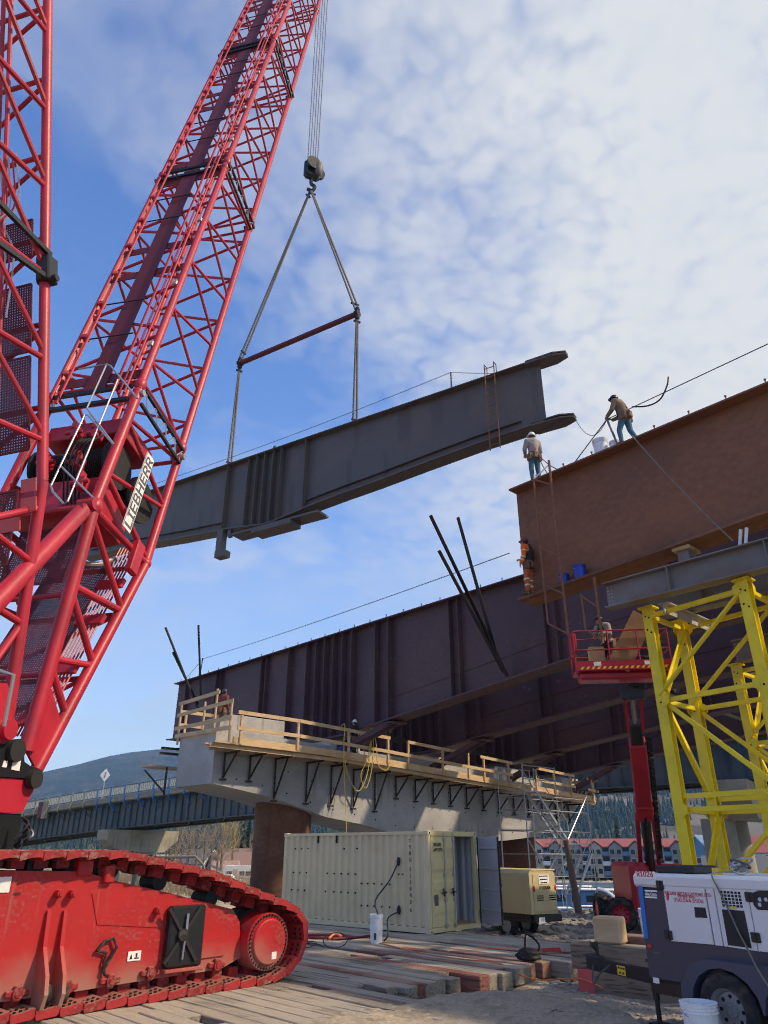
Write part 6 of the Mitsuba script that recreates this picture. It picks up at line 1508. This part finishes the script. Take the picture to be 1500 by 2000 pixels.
person('worker in dark red jacket behind the timber posts on the pier end', B(27.3, 16.15, 6.52), unit(BN + BD * .2), dict(), dict(hat='hat_dark', top='red_cloth', legs='belt_brown'))
# ================================================================ behind: the old bridge
oe = unit(V3(.82, -.57, 0)); on = V3(.57, .82, 0); on = unit(on); O0 = V3(-24.7, 90, 0)
cf = np.polyfit([-60, -30, 0, 55, 95], [5.6, 7.95, 9.75, 11.35, 11.6], 3)
rz = lambda k: float(np.polyval(cf, k))
ob = thing('old_bridge', 'old blue steel girder bridge with pale slatted railing passing behind the pier', 'bridge')
op = lambda k, y, dz_: O0 + oe * k + on * y + UP * (rz(k) + dz_)
ks = np.arange(-60, 96, 4.0)
for y in (0.9, 6.5):
    V = np.array([p for k in ks for p in (op(k, y, -4.7), op(k, y, -1.75))]); n_ = len(ks)
    F = [f_ for i in range(n_ - 1) for f_ in ([2 * i, 2 * i + 2, 2 * i + 3], [2 * i, 2 * i + 3, 2 * i + 1])]
    put('web', tri(V, F), 'bridge_blue', ob); put('bottom_flange', ribbon(ks, lambda k: op(k, y, -4.78), -.3, .3, .07, on), 'bridge_blue', ob); put('top_flange', ribbon(ks, lambda k: op(k, y, -1.80), -.25, .25, .05, on), 'bridge_blue', ob)
for k in np.arange(-44, 88, 1.15): put('stiffener', bar(op(k, .80, -4.70), op(k, .80, -1.82), .03, .18, oe), 'bridge_blue', ob)
put('deck_slab', ribbon(ks, lambda k: op(k, 0, -1.72), -.35, 8.4, .30, on), 'old_concrete', ob)
put('kerb', ribbon(ks, lambda k: op(k, 0, -1.40), -.3, .15, .28, on), 'old_concrete', ob)
put('soffit_bracing', [bar(op(k, .95, -4.6), op(k + 6, 6.4, -4.6), .15) for k in np.arange(-58, 88, 6)] + [bar(op(k + 6, .95, -4.55), op(k, 6.4, -4.55), .15) for k in np.arange(-58, 88, 6)], 'bridge_blue', ob, kind='stuff')
for i, k in enumerate(np.arange(-43.6, 90, 2.7)):
    blue = k > -14
    pt = put('railing_post', bar(op(k, -.42, -1.9), op(k, -.42, .12), .16, .14), 'rail_blue' if blue else 'old_concrete', ob)
    put('bracket', [bar(op(k, -.38, -1.9), op(k, .85, -2.1), .12, .16), bar(op(k, -.36, -2.0), op(k, .82, -3.0), .08)], 'rail_blue' if blue else 'bridge_blue', pt)
put('top_rail', ribbon(ks, lambda k: op(k, -.42, -.06), -.05, .05, .07, on), 'bridge_blue', ob); put('bottom_rail', ribbon(ks, lambda k: op(k, -.42, -1.02), -.04, .04, .06, on), 'bridge_blue', ob)
for k in np.arange(-42, 4, .34): put('baluster', bar(op(k, -.42, -.96), op(k, -.42, -.07), .20, .03, oe), 'rail_pale', ob)
put('balusters', [bar(op(k, -.42, -.96), op(k, -.42, -.07), .2, .03, oe) for k in np.arange(4.1, 90, .34)], 'rail_pale', ob, kind='stuff')
k_ = -25.2; put('sign_board', [obox(op(k_, -.75, -1.9), oe, on, UP, (-.9, .05), (0, .12), (-.5, 1.5))], 'walkway_red', ob); put('sign_board', obox(op(k_, -.75, -1.9), oe, on, UP, (.08, .75), (0, .5), (-.6, 1.6)), 'old_concrete', ob)
rs = thing('road_sign', 'white diamond shaped road sign on the old bridge railing', 'sign')
c_ = at(206, 1514, 88.5)
put('post', tube(c_ - UP * 2.6, c_ + UP * .5, .05, 6), 'galv', rs); put('plate', slab([(-.58, 0), (0, -.72), (.58, 0), (0, .72)], c_ - V3(0, .08, 0), V3(1, 0, 0), UP, .03), 'sign_white', rs); put('stripe', bar(c_ - V3(0.06, .14, .36), c_ - V3(-.08, .14, -.36), .10, .02), 'grey_ink', rs)
def old_pier(label, k, cols, capw, ztop):
    kk = thing('old_bridge_pier', label, 'bridge pier', None)
    base = O0 + oe * k
    m = slab([(-1.6, ztop), (9.2, ztop), (9.2, ztop - 1.1), (7.2, ztop - 2.5), (.4, ztop - 2.5), (-1.6, ztop - 1.1)], base + oe * 1.0, on, UP, 2.0)
    put('cap', m, 'old_concrete', kk)
    for y in cols: put('column', lathe([(0, ztop - 2.45), (1.15, ztop - 2.45), (1.35, -7), (0, -7)], base + on * y, n=24), 'old_concrete', kk, smooth=30)
    return kk
old_pier('old weathered concrete pier of the blue bridge at the left, above the crawler', -12, (1.6, 6.6), 2, rz(-12) - 4.85)
old_pier('tall old concrete pier with flared cap behind the yellow tower', 59, (1.4, 6.4), 2, rz(59) - 4.85)

# ================================================================ the lakeside town
for nm, rgb in (('roof_red', (0.27, 0.085, 0.08)), ('roof_pink', (0.36, 0.24, 0.21)), ('roof_brown', (0.20, 0.13, 0.115)), ('roof_grey', (0.13, 0.135, 0.145)), ('siding_white', (0.62, 0.62, 0.60)), ('siding_grey', (0.30, 0.275, 0.26)), ('siding_blue', (0.14, 0.24, 0.36)), ('siding_tan', (0.45, 0.40, 0.30)), ('trim_white', (0.72, 0.72, 0.70)), ('pane_dark', (0.02, 0.025, 0.03)), ('boat_blue', (0.04, 0.12, 0.34)), ('bark', (0.13, 0.10, 0.08)), ('sapwood', (0.24, 0.185, 0.13)), ('willow', (0.34, 0.27, 0.12)), ('bush_dark', (0.035, 0.05, 0.03)), ('bush_yellow', (0.40, 0.33, 0.08))):
    plain(nm, rgb, 0.25 if nm == 'pane_dark' else 0.8)


def house(label, o, ang, L, W, Hh, rise, wall, roof, wins=(3, 1), cat='house', name='house', door_=True):
    """A gabled house: walls, a roof with eaves, windows with frames, a door. o: middle of the front wall's foot."""
    a = V3(math.cos(ang), math.sin(ang), 0); b = V3(-a[1], a[0], 0); k = thing(name, label, cat)
    q = lambda x, y, z: o + a * x + b * y + UP * z
    put('wall', slab([(0, 0), (W, 0), (W, Hh), (W / 2, Hh + rise), (0, Hh)], q(-L / 2, 0, 0), b, UP, L) if np.cross(b, UP) @ a > 0 else slab([(0, 0), (W, 0), (W, Hh), (W / 2, Hh + rise), (0, Hh)], q(L / 2, 0, 0), b, UP, L), wall, k)
    e = .45; sl = rise / (W / 2)
    for s in (0, 1):
        y0, y1 = (-e, W / 2) if s == 0 else (W + e, W / 2)
        put('roof', [bar(q(-L / 2 - e, 0, 0) * 0 + q(0, y0, Hh - e * sl + .12), q(0, y1, Hh + rise + .12), L + 2 * e, .14, a)], roof, k)
    for x_ in (-L / 2 - .42, L / 2 + .42): put('gable_trim', [bar(q(x_, -e, Hh - e * sl), q(x_, W / 2, Hh + rise), .06, .22), bar(q(x_, W + e, Hh - e * sl), q(x_, W / 2, Hh + rise), .06, .22)], 'trim_white', k)
    for fl in range(wins[1]):
        for i in range(wins[0]):
            x_ = -L / 2 + L * (i + .5) / wins[0]; z = 1.0 + fl * 2.7
            w = put('window', obox(q(x_, -.06, z), a, b, UP, (-.65, .65), (0, .07), (0, 1.2)), 'trim_white', k); put('pane', obox(q(x_, -.08, z + .08), a, b, UP, (-.55, .55), (0, .03), (0, 1.04)), 'pane_dark', w)
    for x_ in (-L / 2, L / 2):
        s_ = -1 if x_ < 0 else 1
        w = put('window', obox(q(x_ + s_ * .03, W / 2, Hh * .45), a, b, UP, (-.04, .04), (-.7, .7), (0, 1.3)), 'trim_white', k); put('pane', obox(q(x_ + s_ * .06, W / 2, Hh * .45 + .08), a, b, UP, (-.025, .025), (-.6, .6), (0, 1.14)), 'pane_dark', w)
    if door_: put('door', obox(q(L * .12, -.05, .05), a, b, UP, (-.5, .5), (0, .06), (0, 2.05)), 'siding_tan', k)
    return k


def gz(p): return float(land(np.array([p[0]]), np.array([p[1]]))[0])
def spot(px, Y): p = at(px, 1700, Y); p[2] = gz(p); return p


house('brown roofed house with white trimmed gable by the bare trees', spot(478, 158) + UP * .3, .5, 11, 8, 2.3, 2.7, 'siding_grey', 'roof_brown')
house('small red house with pale pink roof left of the camper', spot(438, 150) - UP * .1, .15, 4.4, 4, 1.9, 1.7, 'roof_red', 'roof_pink', (1, 1))
house('house with dark brown roof behind the bare trees, nearest the rusty casing', spot(500, 190) + UP * .6, .2, 16, 9, 2.7, 2.8, 'siding_tan', 'roof_brown')
house('small white house far behind the pipe guard rail', spot(366, 170) + UP * .3, -.4, 7, 7, 2.8, 2.6, 'siding_white', 'roof_grey', (2, 1))
house('grey roofed house right of the yellow tower by the lake', spot(1452, 120) + UP * 1.2, -.35, 10, 9, 3.4, 3.2, 'siding_grey', 'roof_grey')
house('white gabled house behind the grey roofed one at the right edge', spot(1490, 165) + UP * 3, -.2, 13, 9, 5.4, 3, 'siding_white', 'roof_red', (4, 2))
house('pale blue roofed house peeking over the grey one behind the tower', spot(1422, 190) + UP * 4, .5, 9, 8, 4.6, 3.6, 'siding_blue', 'siding_blue', (2, 1))
house('long low grey shed behind the generator at the right', spot(1480, 75) + UP * .2, -.25, 12, 5, 2.4, .8, 'siding_tan', 'roof_red', (3, 1))
# camper, pickup
def vehicle_wheels(k, q, xs, r):
    for x_ in xs:
        for y_ in (0.0, 1.75): put('wheel', tube(q(x_, y_ - .1, r), q(x_, y_ + .12, r), r, 14), 'rubber', k)
o_ = spot(466, 140); rv = thing('camper_trailer', 'white travel trailer parked by the red house', 'trailer')
q = lambda x, y, z: o_ + V3(x, y, z)
put('body', slab([(-2.7, .5), (2.4, .5), (2.8, 1.3), (2.5, 3.0), (-2.4, 3.1), (-2.8, 1.8)], q(0, 2.2, 0), V3(1, 0, 0), UP, 2.2), 'siding_white', rv)
for x_ in (-1.6, .6, 1.7): put('window', obox(q(x_, -.03, 1.5), V3(1, 0, 0), V3(0, 1, 0), UP, (-.45, .45), (0, .04), (0, .7)), 'pane_dark', rv)
put('stripe', obox(q(0, -.02, 1.05), V3(1, 0, 0), V3(0, 1, 0), UP, (-2.6, 2.5), (0, .03), (0, .18)), 'siding_blue', rv); put('door', obox(q(-.6, -.03, .6), V3(1, 0, 0), V3(0, 1, 0), UP, (-.35, .35), (0, .035), (0, 1.9)), 'siding_tan', rv)
vehicle_wheels(rv, q, (-.4, .5), .36)
o_ = spot(440, 136); pk = thing('pickup_truck', 'pale grey pickup truck parked left of the camper', 'truck')
put('body', slab([(-2.7, .5), (2.7, .5), (2.75, 1.0), (1.6, 1.15), (1.0, 1.75), (-.5, 1.8), (-.8, 1.2), (-2.7, 1.2)], q(0, 1.8, 0), V3(1, 0, 0), UP, 1.8), 'siding_white', pk)
put('window', slab([(-.4, 1.2), (1.35, 1.2), (.95, 1.65), (-.3, 1.68)], q(0, -.0, 0), V3(1, 0, 0), UP, .02), 'pane_dark', pk); vehicle_wheels(pk, q, (-1.7, 1.8), .38)
o_ = spot(395, 150); vn = thing('parked_van', 'small white van parked below the bare trees', 'van')
put('body', slab([(-2.3, .4), (2.3, .4), (2.35, 1.1), (1.5, 1.3), (.9, 2.0), (-2.3, 2.05)], q(0, 1.8, 0), V3(1, 0, 0), UP, 1.8), 'siding_white', vn); put('window', slab([(-1.9, 1.25), (1.1, 1.25), (.75, 1.8), (-1.9, 1.8)], q(0, 0, 0), V3(1, 0, 0), UP, .02), 'pane_dark', vn); vehicle_wheels(vn, q, (-1.4, 1.5), .34)
fc = thing('chain_fence', 'low wire fence on the grass below the houses', 'fence')
for i in range(14): p = spot(405 + 8 * i, 112 - .8 * i); put('post', tube(p, p + UP * 1.6, .04, 5), 'galv', fc)
for z in (.3, .7, 1.1, 1.5): put('wire', pipe([spot(405 + 8 * i, 112 - .8 * i) + UP * z for i in range(14)], .015, 4), 'galv', fc)
gr = thing('guard_rail', 'bent grey pipe guard frame standing behind the crawler track', 'railing')
for pts in ([(250, 1676), (382, 1673), (397, 1690), (404, 1716), (404, 1748)], [(332, 1675), (372, 1716), (404, 1742)], [(318, 1676), (322, 1700)]): put('pipe', pipe([at(*p, 17.5) for p in pts], .032, 7), 'steel_beam', gr)

# condominium row with red gables
cd = thing('condo_building', 'long lakeside condominium with a row of red gables', 'building')
cq0 = at(1034, 1716, 232); cq1 = at(1395, 1716, 218); ca_ = unit(V3(*(cq1 - cq0)[:2], 0)); cb_ = V3(-ca_[1], ca_[0], 0); nb_ = 9; bw = np.linalg.norm((cq1 - cq0)[:2]) / nb_; zb0 = -5.0
cz = lambda x, y, z: V3(cq0[0], cq0[1], zb0) + ca_ * x + cb_ * y + UP * z
put('wall', obox(cz(0, 0, 0), ca_, cb_, UP, (0, bw * nb_), (0, 12), (0, 7.6)), 'siding_grey', cd)
put('roof', [slab([(-.6, 7.5), (6, 9.6), (12.6, 7.5), (12.6, 7.8), (6, 9.95), (-.6, 7.8)], cz(-.5, 0, 0), cb_, UP, bw * nb_ + 1) if np.cross(cb_, UP) @ ca_ > 0 else slab([(-.6, 7.5), (6, 9.6), (12.6, 7.5), (12.6, 7.8), (6, 9.95), (-.6, 7.8)], cz(bw * nb_ + .5, 0, 0), cb_, UP, bw * nb_ + 1)], 'roof_red', cd)
for i in range(nb_):
    x0 = bw * (i + .5); w = bw * .62
    put('bay_wall', slab([(-w / 2, 0), (w / 2, 0), (w / 2, 7.7), (0, 9.0), (-w / 2, 7.7)], cz(x0, -1.2, 0), ca_, UP, -1.2 if np.cross(ca_, UP) @ cb_ < 0 else 1.2), 'siding_grey' if i % 3 else 'siding_tan', cd)
    put('gable_roof', [bar(cz(x0 - w / 2 - .5, .9, 7.55), cz(x0, .9, 9.35), 5.0, .25, cb_), bar(cz(x0 + w / 2 + .5, .9, 7.55), cz(x0, .9, 9.35), 5.0, .25, cb_)], 'roof_red', cd)
    for fl in range(3):
        z = .8 + 2.45 * fl
        for dx in (-.9, .9):
            wd = put('window', obox(cz(x0 + dx, -2.45, z), ca_, cb_, UP, (-.68, .68), (0, .06), (0, 1.5)), 'siding_tan', cd); put('pane', obox(cz(x0 + dx, -2.49, z + .12), ca_, cb_, UP, (-.56, .56), (0, .03), (0, 1.26)), 'pane_dark', wd)
        put('balcony', [obox(cz(x0 + bw / 2, -1.3, z - .3), ca_, cb_, UP, (-bw * .19, bw * .19), (0, 1.25), (0, .15)), obox(cz(x0 + bw / 2, -1.35, z - .15), ca_, cb_, UP, (-bw * .19, bw * .19), (0, .06), (0, .95))], 'trim_white' if fl % 2 else 'siding_blue', cd)
        put('balcony_door', obox(cz(x0 + bw / 2, -.06, z - .1), ca_, cb_, UP, (-bw * .14, bw * .14), (0, .05), (0, 1.9)), 'pane_dark', cd)
# houseboats and small boats
def houseboat(label, px, Y, L, cab, roof):
    o = at(px, 1750, Y); o[2] = -6.1; k = thing('houseboat', label, 'boat', None); a = unit(V3(.94, -.34, 0)); b = V3(.34, .94, 0)
    q = lambda x, y, z: o + a * x + b * y + UP * z
    put('hull', slab([(-L / 2, .0), (-L / 2 - .4, .9), (L / 2 + .9, .9), (L / 2, .0)], q(0, 3.6, 0), a, UP, 3.6), 'siding_white', k); put('stripe', obox(q(0, -.03, .5), a, b, UP, (-L / 2 - .2, L / 2 + .4), (0, .03), (0, .16)), 'boat_blue', k)
    put('cabin', obox(q(0, .3, .9), a, b, UP, (-L * .38, L * .30), (0, 3.0), (0, 2.1), .08), cab, k)
    for i in range(4): put('window', obox(q(-L * .30 + i * L * .16, .27, 1.6), a, b, UP, (-L * .05, L * .05), (0, .04), (0, .8)), 'pane_dark', k)
    put('roof', obox(q(0, 0, 3.02), a, b, UP, (-L * .46, L * .42), (-.1, 3.7), (0, .16), .05), roof, k)
    for x_ in np.linspace(-L * .45, L * .42, 6): put('post', tube(q(x_, .05, .9), q(x_, .05, 3.0), .05, 6), 'trim_white', k)
    put('slide', pipe(curve([q(L * .1, .1, 3.3), q(L * .2, -.2, 2.9), q(L * .3, -.5, 1.8), q(L * .38, -.8, .4)]), .22, 6), 'trim_white', k); put('railing', [tube(q(-L * .44, 0, 3.9), q(L * .4, 0, 3.9), .035, 5)] + [tube(q(x_, 0, 3.15), q(x_, 0, 3.9), .03, 5) for x_ in np.linspace(-L * .44, L * .4, 8)], 'galv', k)
houseboat('white and blue houseboat moored nearest, right of the compressor', 1150, 112, 13, 'siding_blue', 'siding_white')
houseboat('white houseboat with white cabin moored left of the blue one', 1098, 122, 10, 'siding_white', 'siding_white')
houseboat('farther white houseboat moored right behind the blue one', 1186, 135, 11, 'siding_white', 'siding_grey')
for i, (px, Y, c_) in enumerate(((1120, 98, 'boat_blue'), (1165, 101, 'siding_white'))):
    o = at(px, 1760, Y); o[2] = -6.1; k = thing('small_boat', ['small blue boat by the shore below the houseboats', 'small white boat by the shore below the houseboats'][i], 'boat')
    put('hull', slab([(-2.6, .0), (-2.7, .8), (3.2, .9), (2.2, .0)], o + V3(0, 1.8, 0), V3(1, 0, 0), UP, 1.8), c_, k); put('windscreen', slab([(-.3, .85), (.8, .85), (.3, 1.4), (-.2, 1.4)], o + V3(0, 1.6, 0), V3(1, 0, 0), UP, 1.4), 'pane_dark', k); put('canopy', obox(o + V3(-1.2, .1, 1.75), V3(1, 0, 0), V3(0, 1, 0), UP, (-1, 1.1), (0, 1.6), (0, .1)), 'siding_white', k)
    for x_ in (-2.1, -.2): put('canopy_post', tube(o + V3(x_, .2, .8), o + V3(x_, .2, 1.76), .03, 5), 'galv', k)
dk = thing('floating_dock', 'long white floating dock in front of the condominium', 'dock'); 
o = at(1175, 1726, 165); o[2] = -5.9; put('deck', obox(o, unit(V3(.95, -.3, 0)), V3(.3, .95, 0), UP, (-26, 26), (-.9, .9), (0, .35)), 'siding_white', dk)
for x_ in np.linspace(-24, 24, 9): p = o + unit(V3(.95, -.3, 0)) * x_; put('pile', tube(p - UP * 1.5, p + UP * 2.2, .16, 7), 'bark', dk)
solo('mooring_pile', tube(at(1137, 1806, 34) - UP * .5, at(1105, 1640, 33.4), .17, 10, .12), 'bark', 'leaning wooden mooring pile right of the compressor', 'post', smooth=40)


# bare trees
def bare_tree(label, o, Hh, seed, spread=.42, lean=0.0, group='bare cottonwoods by the old bridge', mat='sapwood', depth=5, n0=9):
    r = np.random.default_rng(seed); k = thing('bare_tree', label, 'tree', group)
    top = o + UP * Hh * .62 + V3(lean * Hh, 0, 0)
    tr = [tube(o - UP * .4, o * .5 + top * .5, Hh * .018, 8, Hh * .013), tube(o * .5 + top * .5, top, Hh * .013, 7, Hh * .006)]
    tw = []

    def grow(p, d, L, rad, lev):
        n_seg = 2; q = p
        for _ in range(n_seg):
            d = unit(d + r.normal(0, .16, 3) + UP * .07); q2 = q + d * L / n_seg; (tr if lev < 1 else tw).append(tube(q, q2, rad, 4 if lev > 1 else 5, rad * .72)); rad *= .72; q = q2
        if lev < depth - 1:
            for _ in range(3 if lev < 2 else 4):
                ax = r.normal(0, 1, 3); nd = unit(d + unit(ax) * (.55 + .25 * r.random())); grow(q - (q - p) * r.random() * .55, nd, L * (.52 + .22 * r.random()), max(rad * .8, .022), lev + 1)
    for i in range(n0):
        f_ = .28 + .72 * (i + .5) / n0; p = o + (top - o) * f_; a_ = r.random() * 6.28 + i * 2.4
        grow(p, unit(V3(math.cos(a_), math.sin(a_), 0) * spread + UP * (.65 + .5 * f_)), Hh * (.30 - .10 * f_) * (.8 + .4 * r.random()), Hh * .006, 1)
    put('trunk', tr, 'bark', k); put('crown', tw, mat, k, kind='stuff')
bt = [(322, 128, 8.5), (338, 118, 10), (352, 135, 11.5), (366, 122, 10.5), (381, 140, 12), (396, 128, 11), (410, 145, 12), (424, 136, 10.5), (300, 125, 9), (440, 165, 10), (462, 178, 10.5), (488, 180, 10), (245, 135, 8.5), (180, 130, 7), (130, 128, 6.5), (85, 125, 6)]
ORD = 'first second third fourth fifth sixth seventh eighth ninth tenth eleventh twelfth thirteenth fourteenth fifteenth sixteenth'.split()
for i, (px, Y, Hh) in enumerate(sorted(bt)): bare_tree(f'bare brown leafless tree below the old bridge, {ORD[i]} from the left', spot(px, Y), Hh, 100 + i, depth=4)
for i, (px, Y, Hh) in enumerate(((431, 150, 15.5), (452, 156, 14.0))): bare_tree(['tall slender bare poplar rising above the grove, left of two', 'tall slender bare poplar rising above the grove, right of two'][i], spot(px, Y), Hh, 200 + i, spread=.16, group=None, mat='willow', depth=4, n0=16)
def brush(label, px0, px1, Y0, Y1, n, h, mat, seed):
    r = np.random.default_rng(seed); ms = []
    for _ in range(n):
        p = spot(r.uniform(px0, px1), r.uniform(Y0, Y1))
        for _ in range(7): ms.append(tube(p, p + V3(r.normal(0, .35), r.normal(0, .35), h * r.uniform(.5, 1.1)), .035, 3, .012))
    solo('brushwood', ms, mat, label, 'brush', kind='stuff')
brush('low brown leafless brush under the old bridge', 60, 520, 100, 175, 900, 2.6, 'sapwood', 5)


def conifer(label, o, Hh, seed, group):
    r = np.random.default_rng(seed); k = thing('conifer_tree', label, 'tree', group); put('trunk', tube(o - UP * .5, o + UP * Hh * .96, Hh * .018, 7, .03), 'bark', k); V, F = [], []
    for i in range(900):
        f_ = r.random() ** .8; z = Hh * (.10 + .90 * f_); R = Hh * .17 * (1 - f_) ** .85 + .08; a_ = r.random() * 6.28; p0 = o + UP * z + V3(math.cos(a_), math.sin(a_), 0) * R * r.uniform(0.05, .5); d = V3(math.cos(a_ + r.normal(0, .4)), math.sin(a_ + r.normal(0, .4)), -.35 + r.normal(0, .2)); L = R * r.uniform(.4, .7) + .15; s_ = V3(-d[1], d[0], r.normal(0, .3)) * L * .30; n_ = len(V); V += [p0 - s_ * .6, p0 + s_ * .6, p0 + d * L + s_ * .2, p0 + d * L - s_ * .5 - UP * .1]; F += [[n_, n_ + 1, n_ + 2], [n_, n_ + 2, n_ + 3]]
    put('crown', tri(V, F), 'conifer_far', k)
for i, (px, Y, Hh) in enumerate(sorted(((1215, 262, 15), (1142, 205, 5.5), (1162, 208, 5), (1180, 265, 11), (1090, 262, 10), (1300, 270, 12), (1120, 266, 9), (470, 230, 13), (482, 240, 15), (495, 235, 12), (458, 250, 12), (1450, 230, 11), (1480, 225, 9)))):
    conifer('tall dark conifer rising behind the condominium roof, left of the lift boom' if px == 1215 else f'dark green conifer in the lakeside town, {ORD[i]} from the left', spot(px, Y), Hh, 300 + i, 'conifers in the town')
solo('yellow_bush', [blob(spot(1165 + 7 * i, 200) + UP * .7, 1.2, 1.0, .9 + .3 * (i % 2), sub=2) for i in range(4)], 'bush_yellow', 'row of yellow bushes in front of the condominium', 'bush', kind='stuff')

# ================================================================ air
scene['air'] = {'type': 'homogeneous', 'albedo': {'type': 'rgb', 'value': [.93, .95, .97]}, 'sigma_t': {'type': 'rgb', 'value': [HAZE * .5, HAZE, HAZE * 1.9]}}
scene['haze'] = {'type': 'cube', 'to_world': T().translate([300, 2600, 250]).scale([6500, 3200, 420]), 'bsdf': {'type': 'null'}, 'interior': {'type': 'ref', 'id': 'air'}}
labels['haze'] = {'label': 'thin blue air between the site and the far hills', 'kind': 'stuff'}
scene['camera']['medium'] = {'type': 'ref', 'id': 'air'}
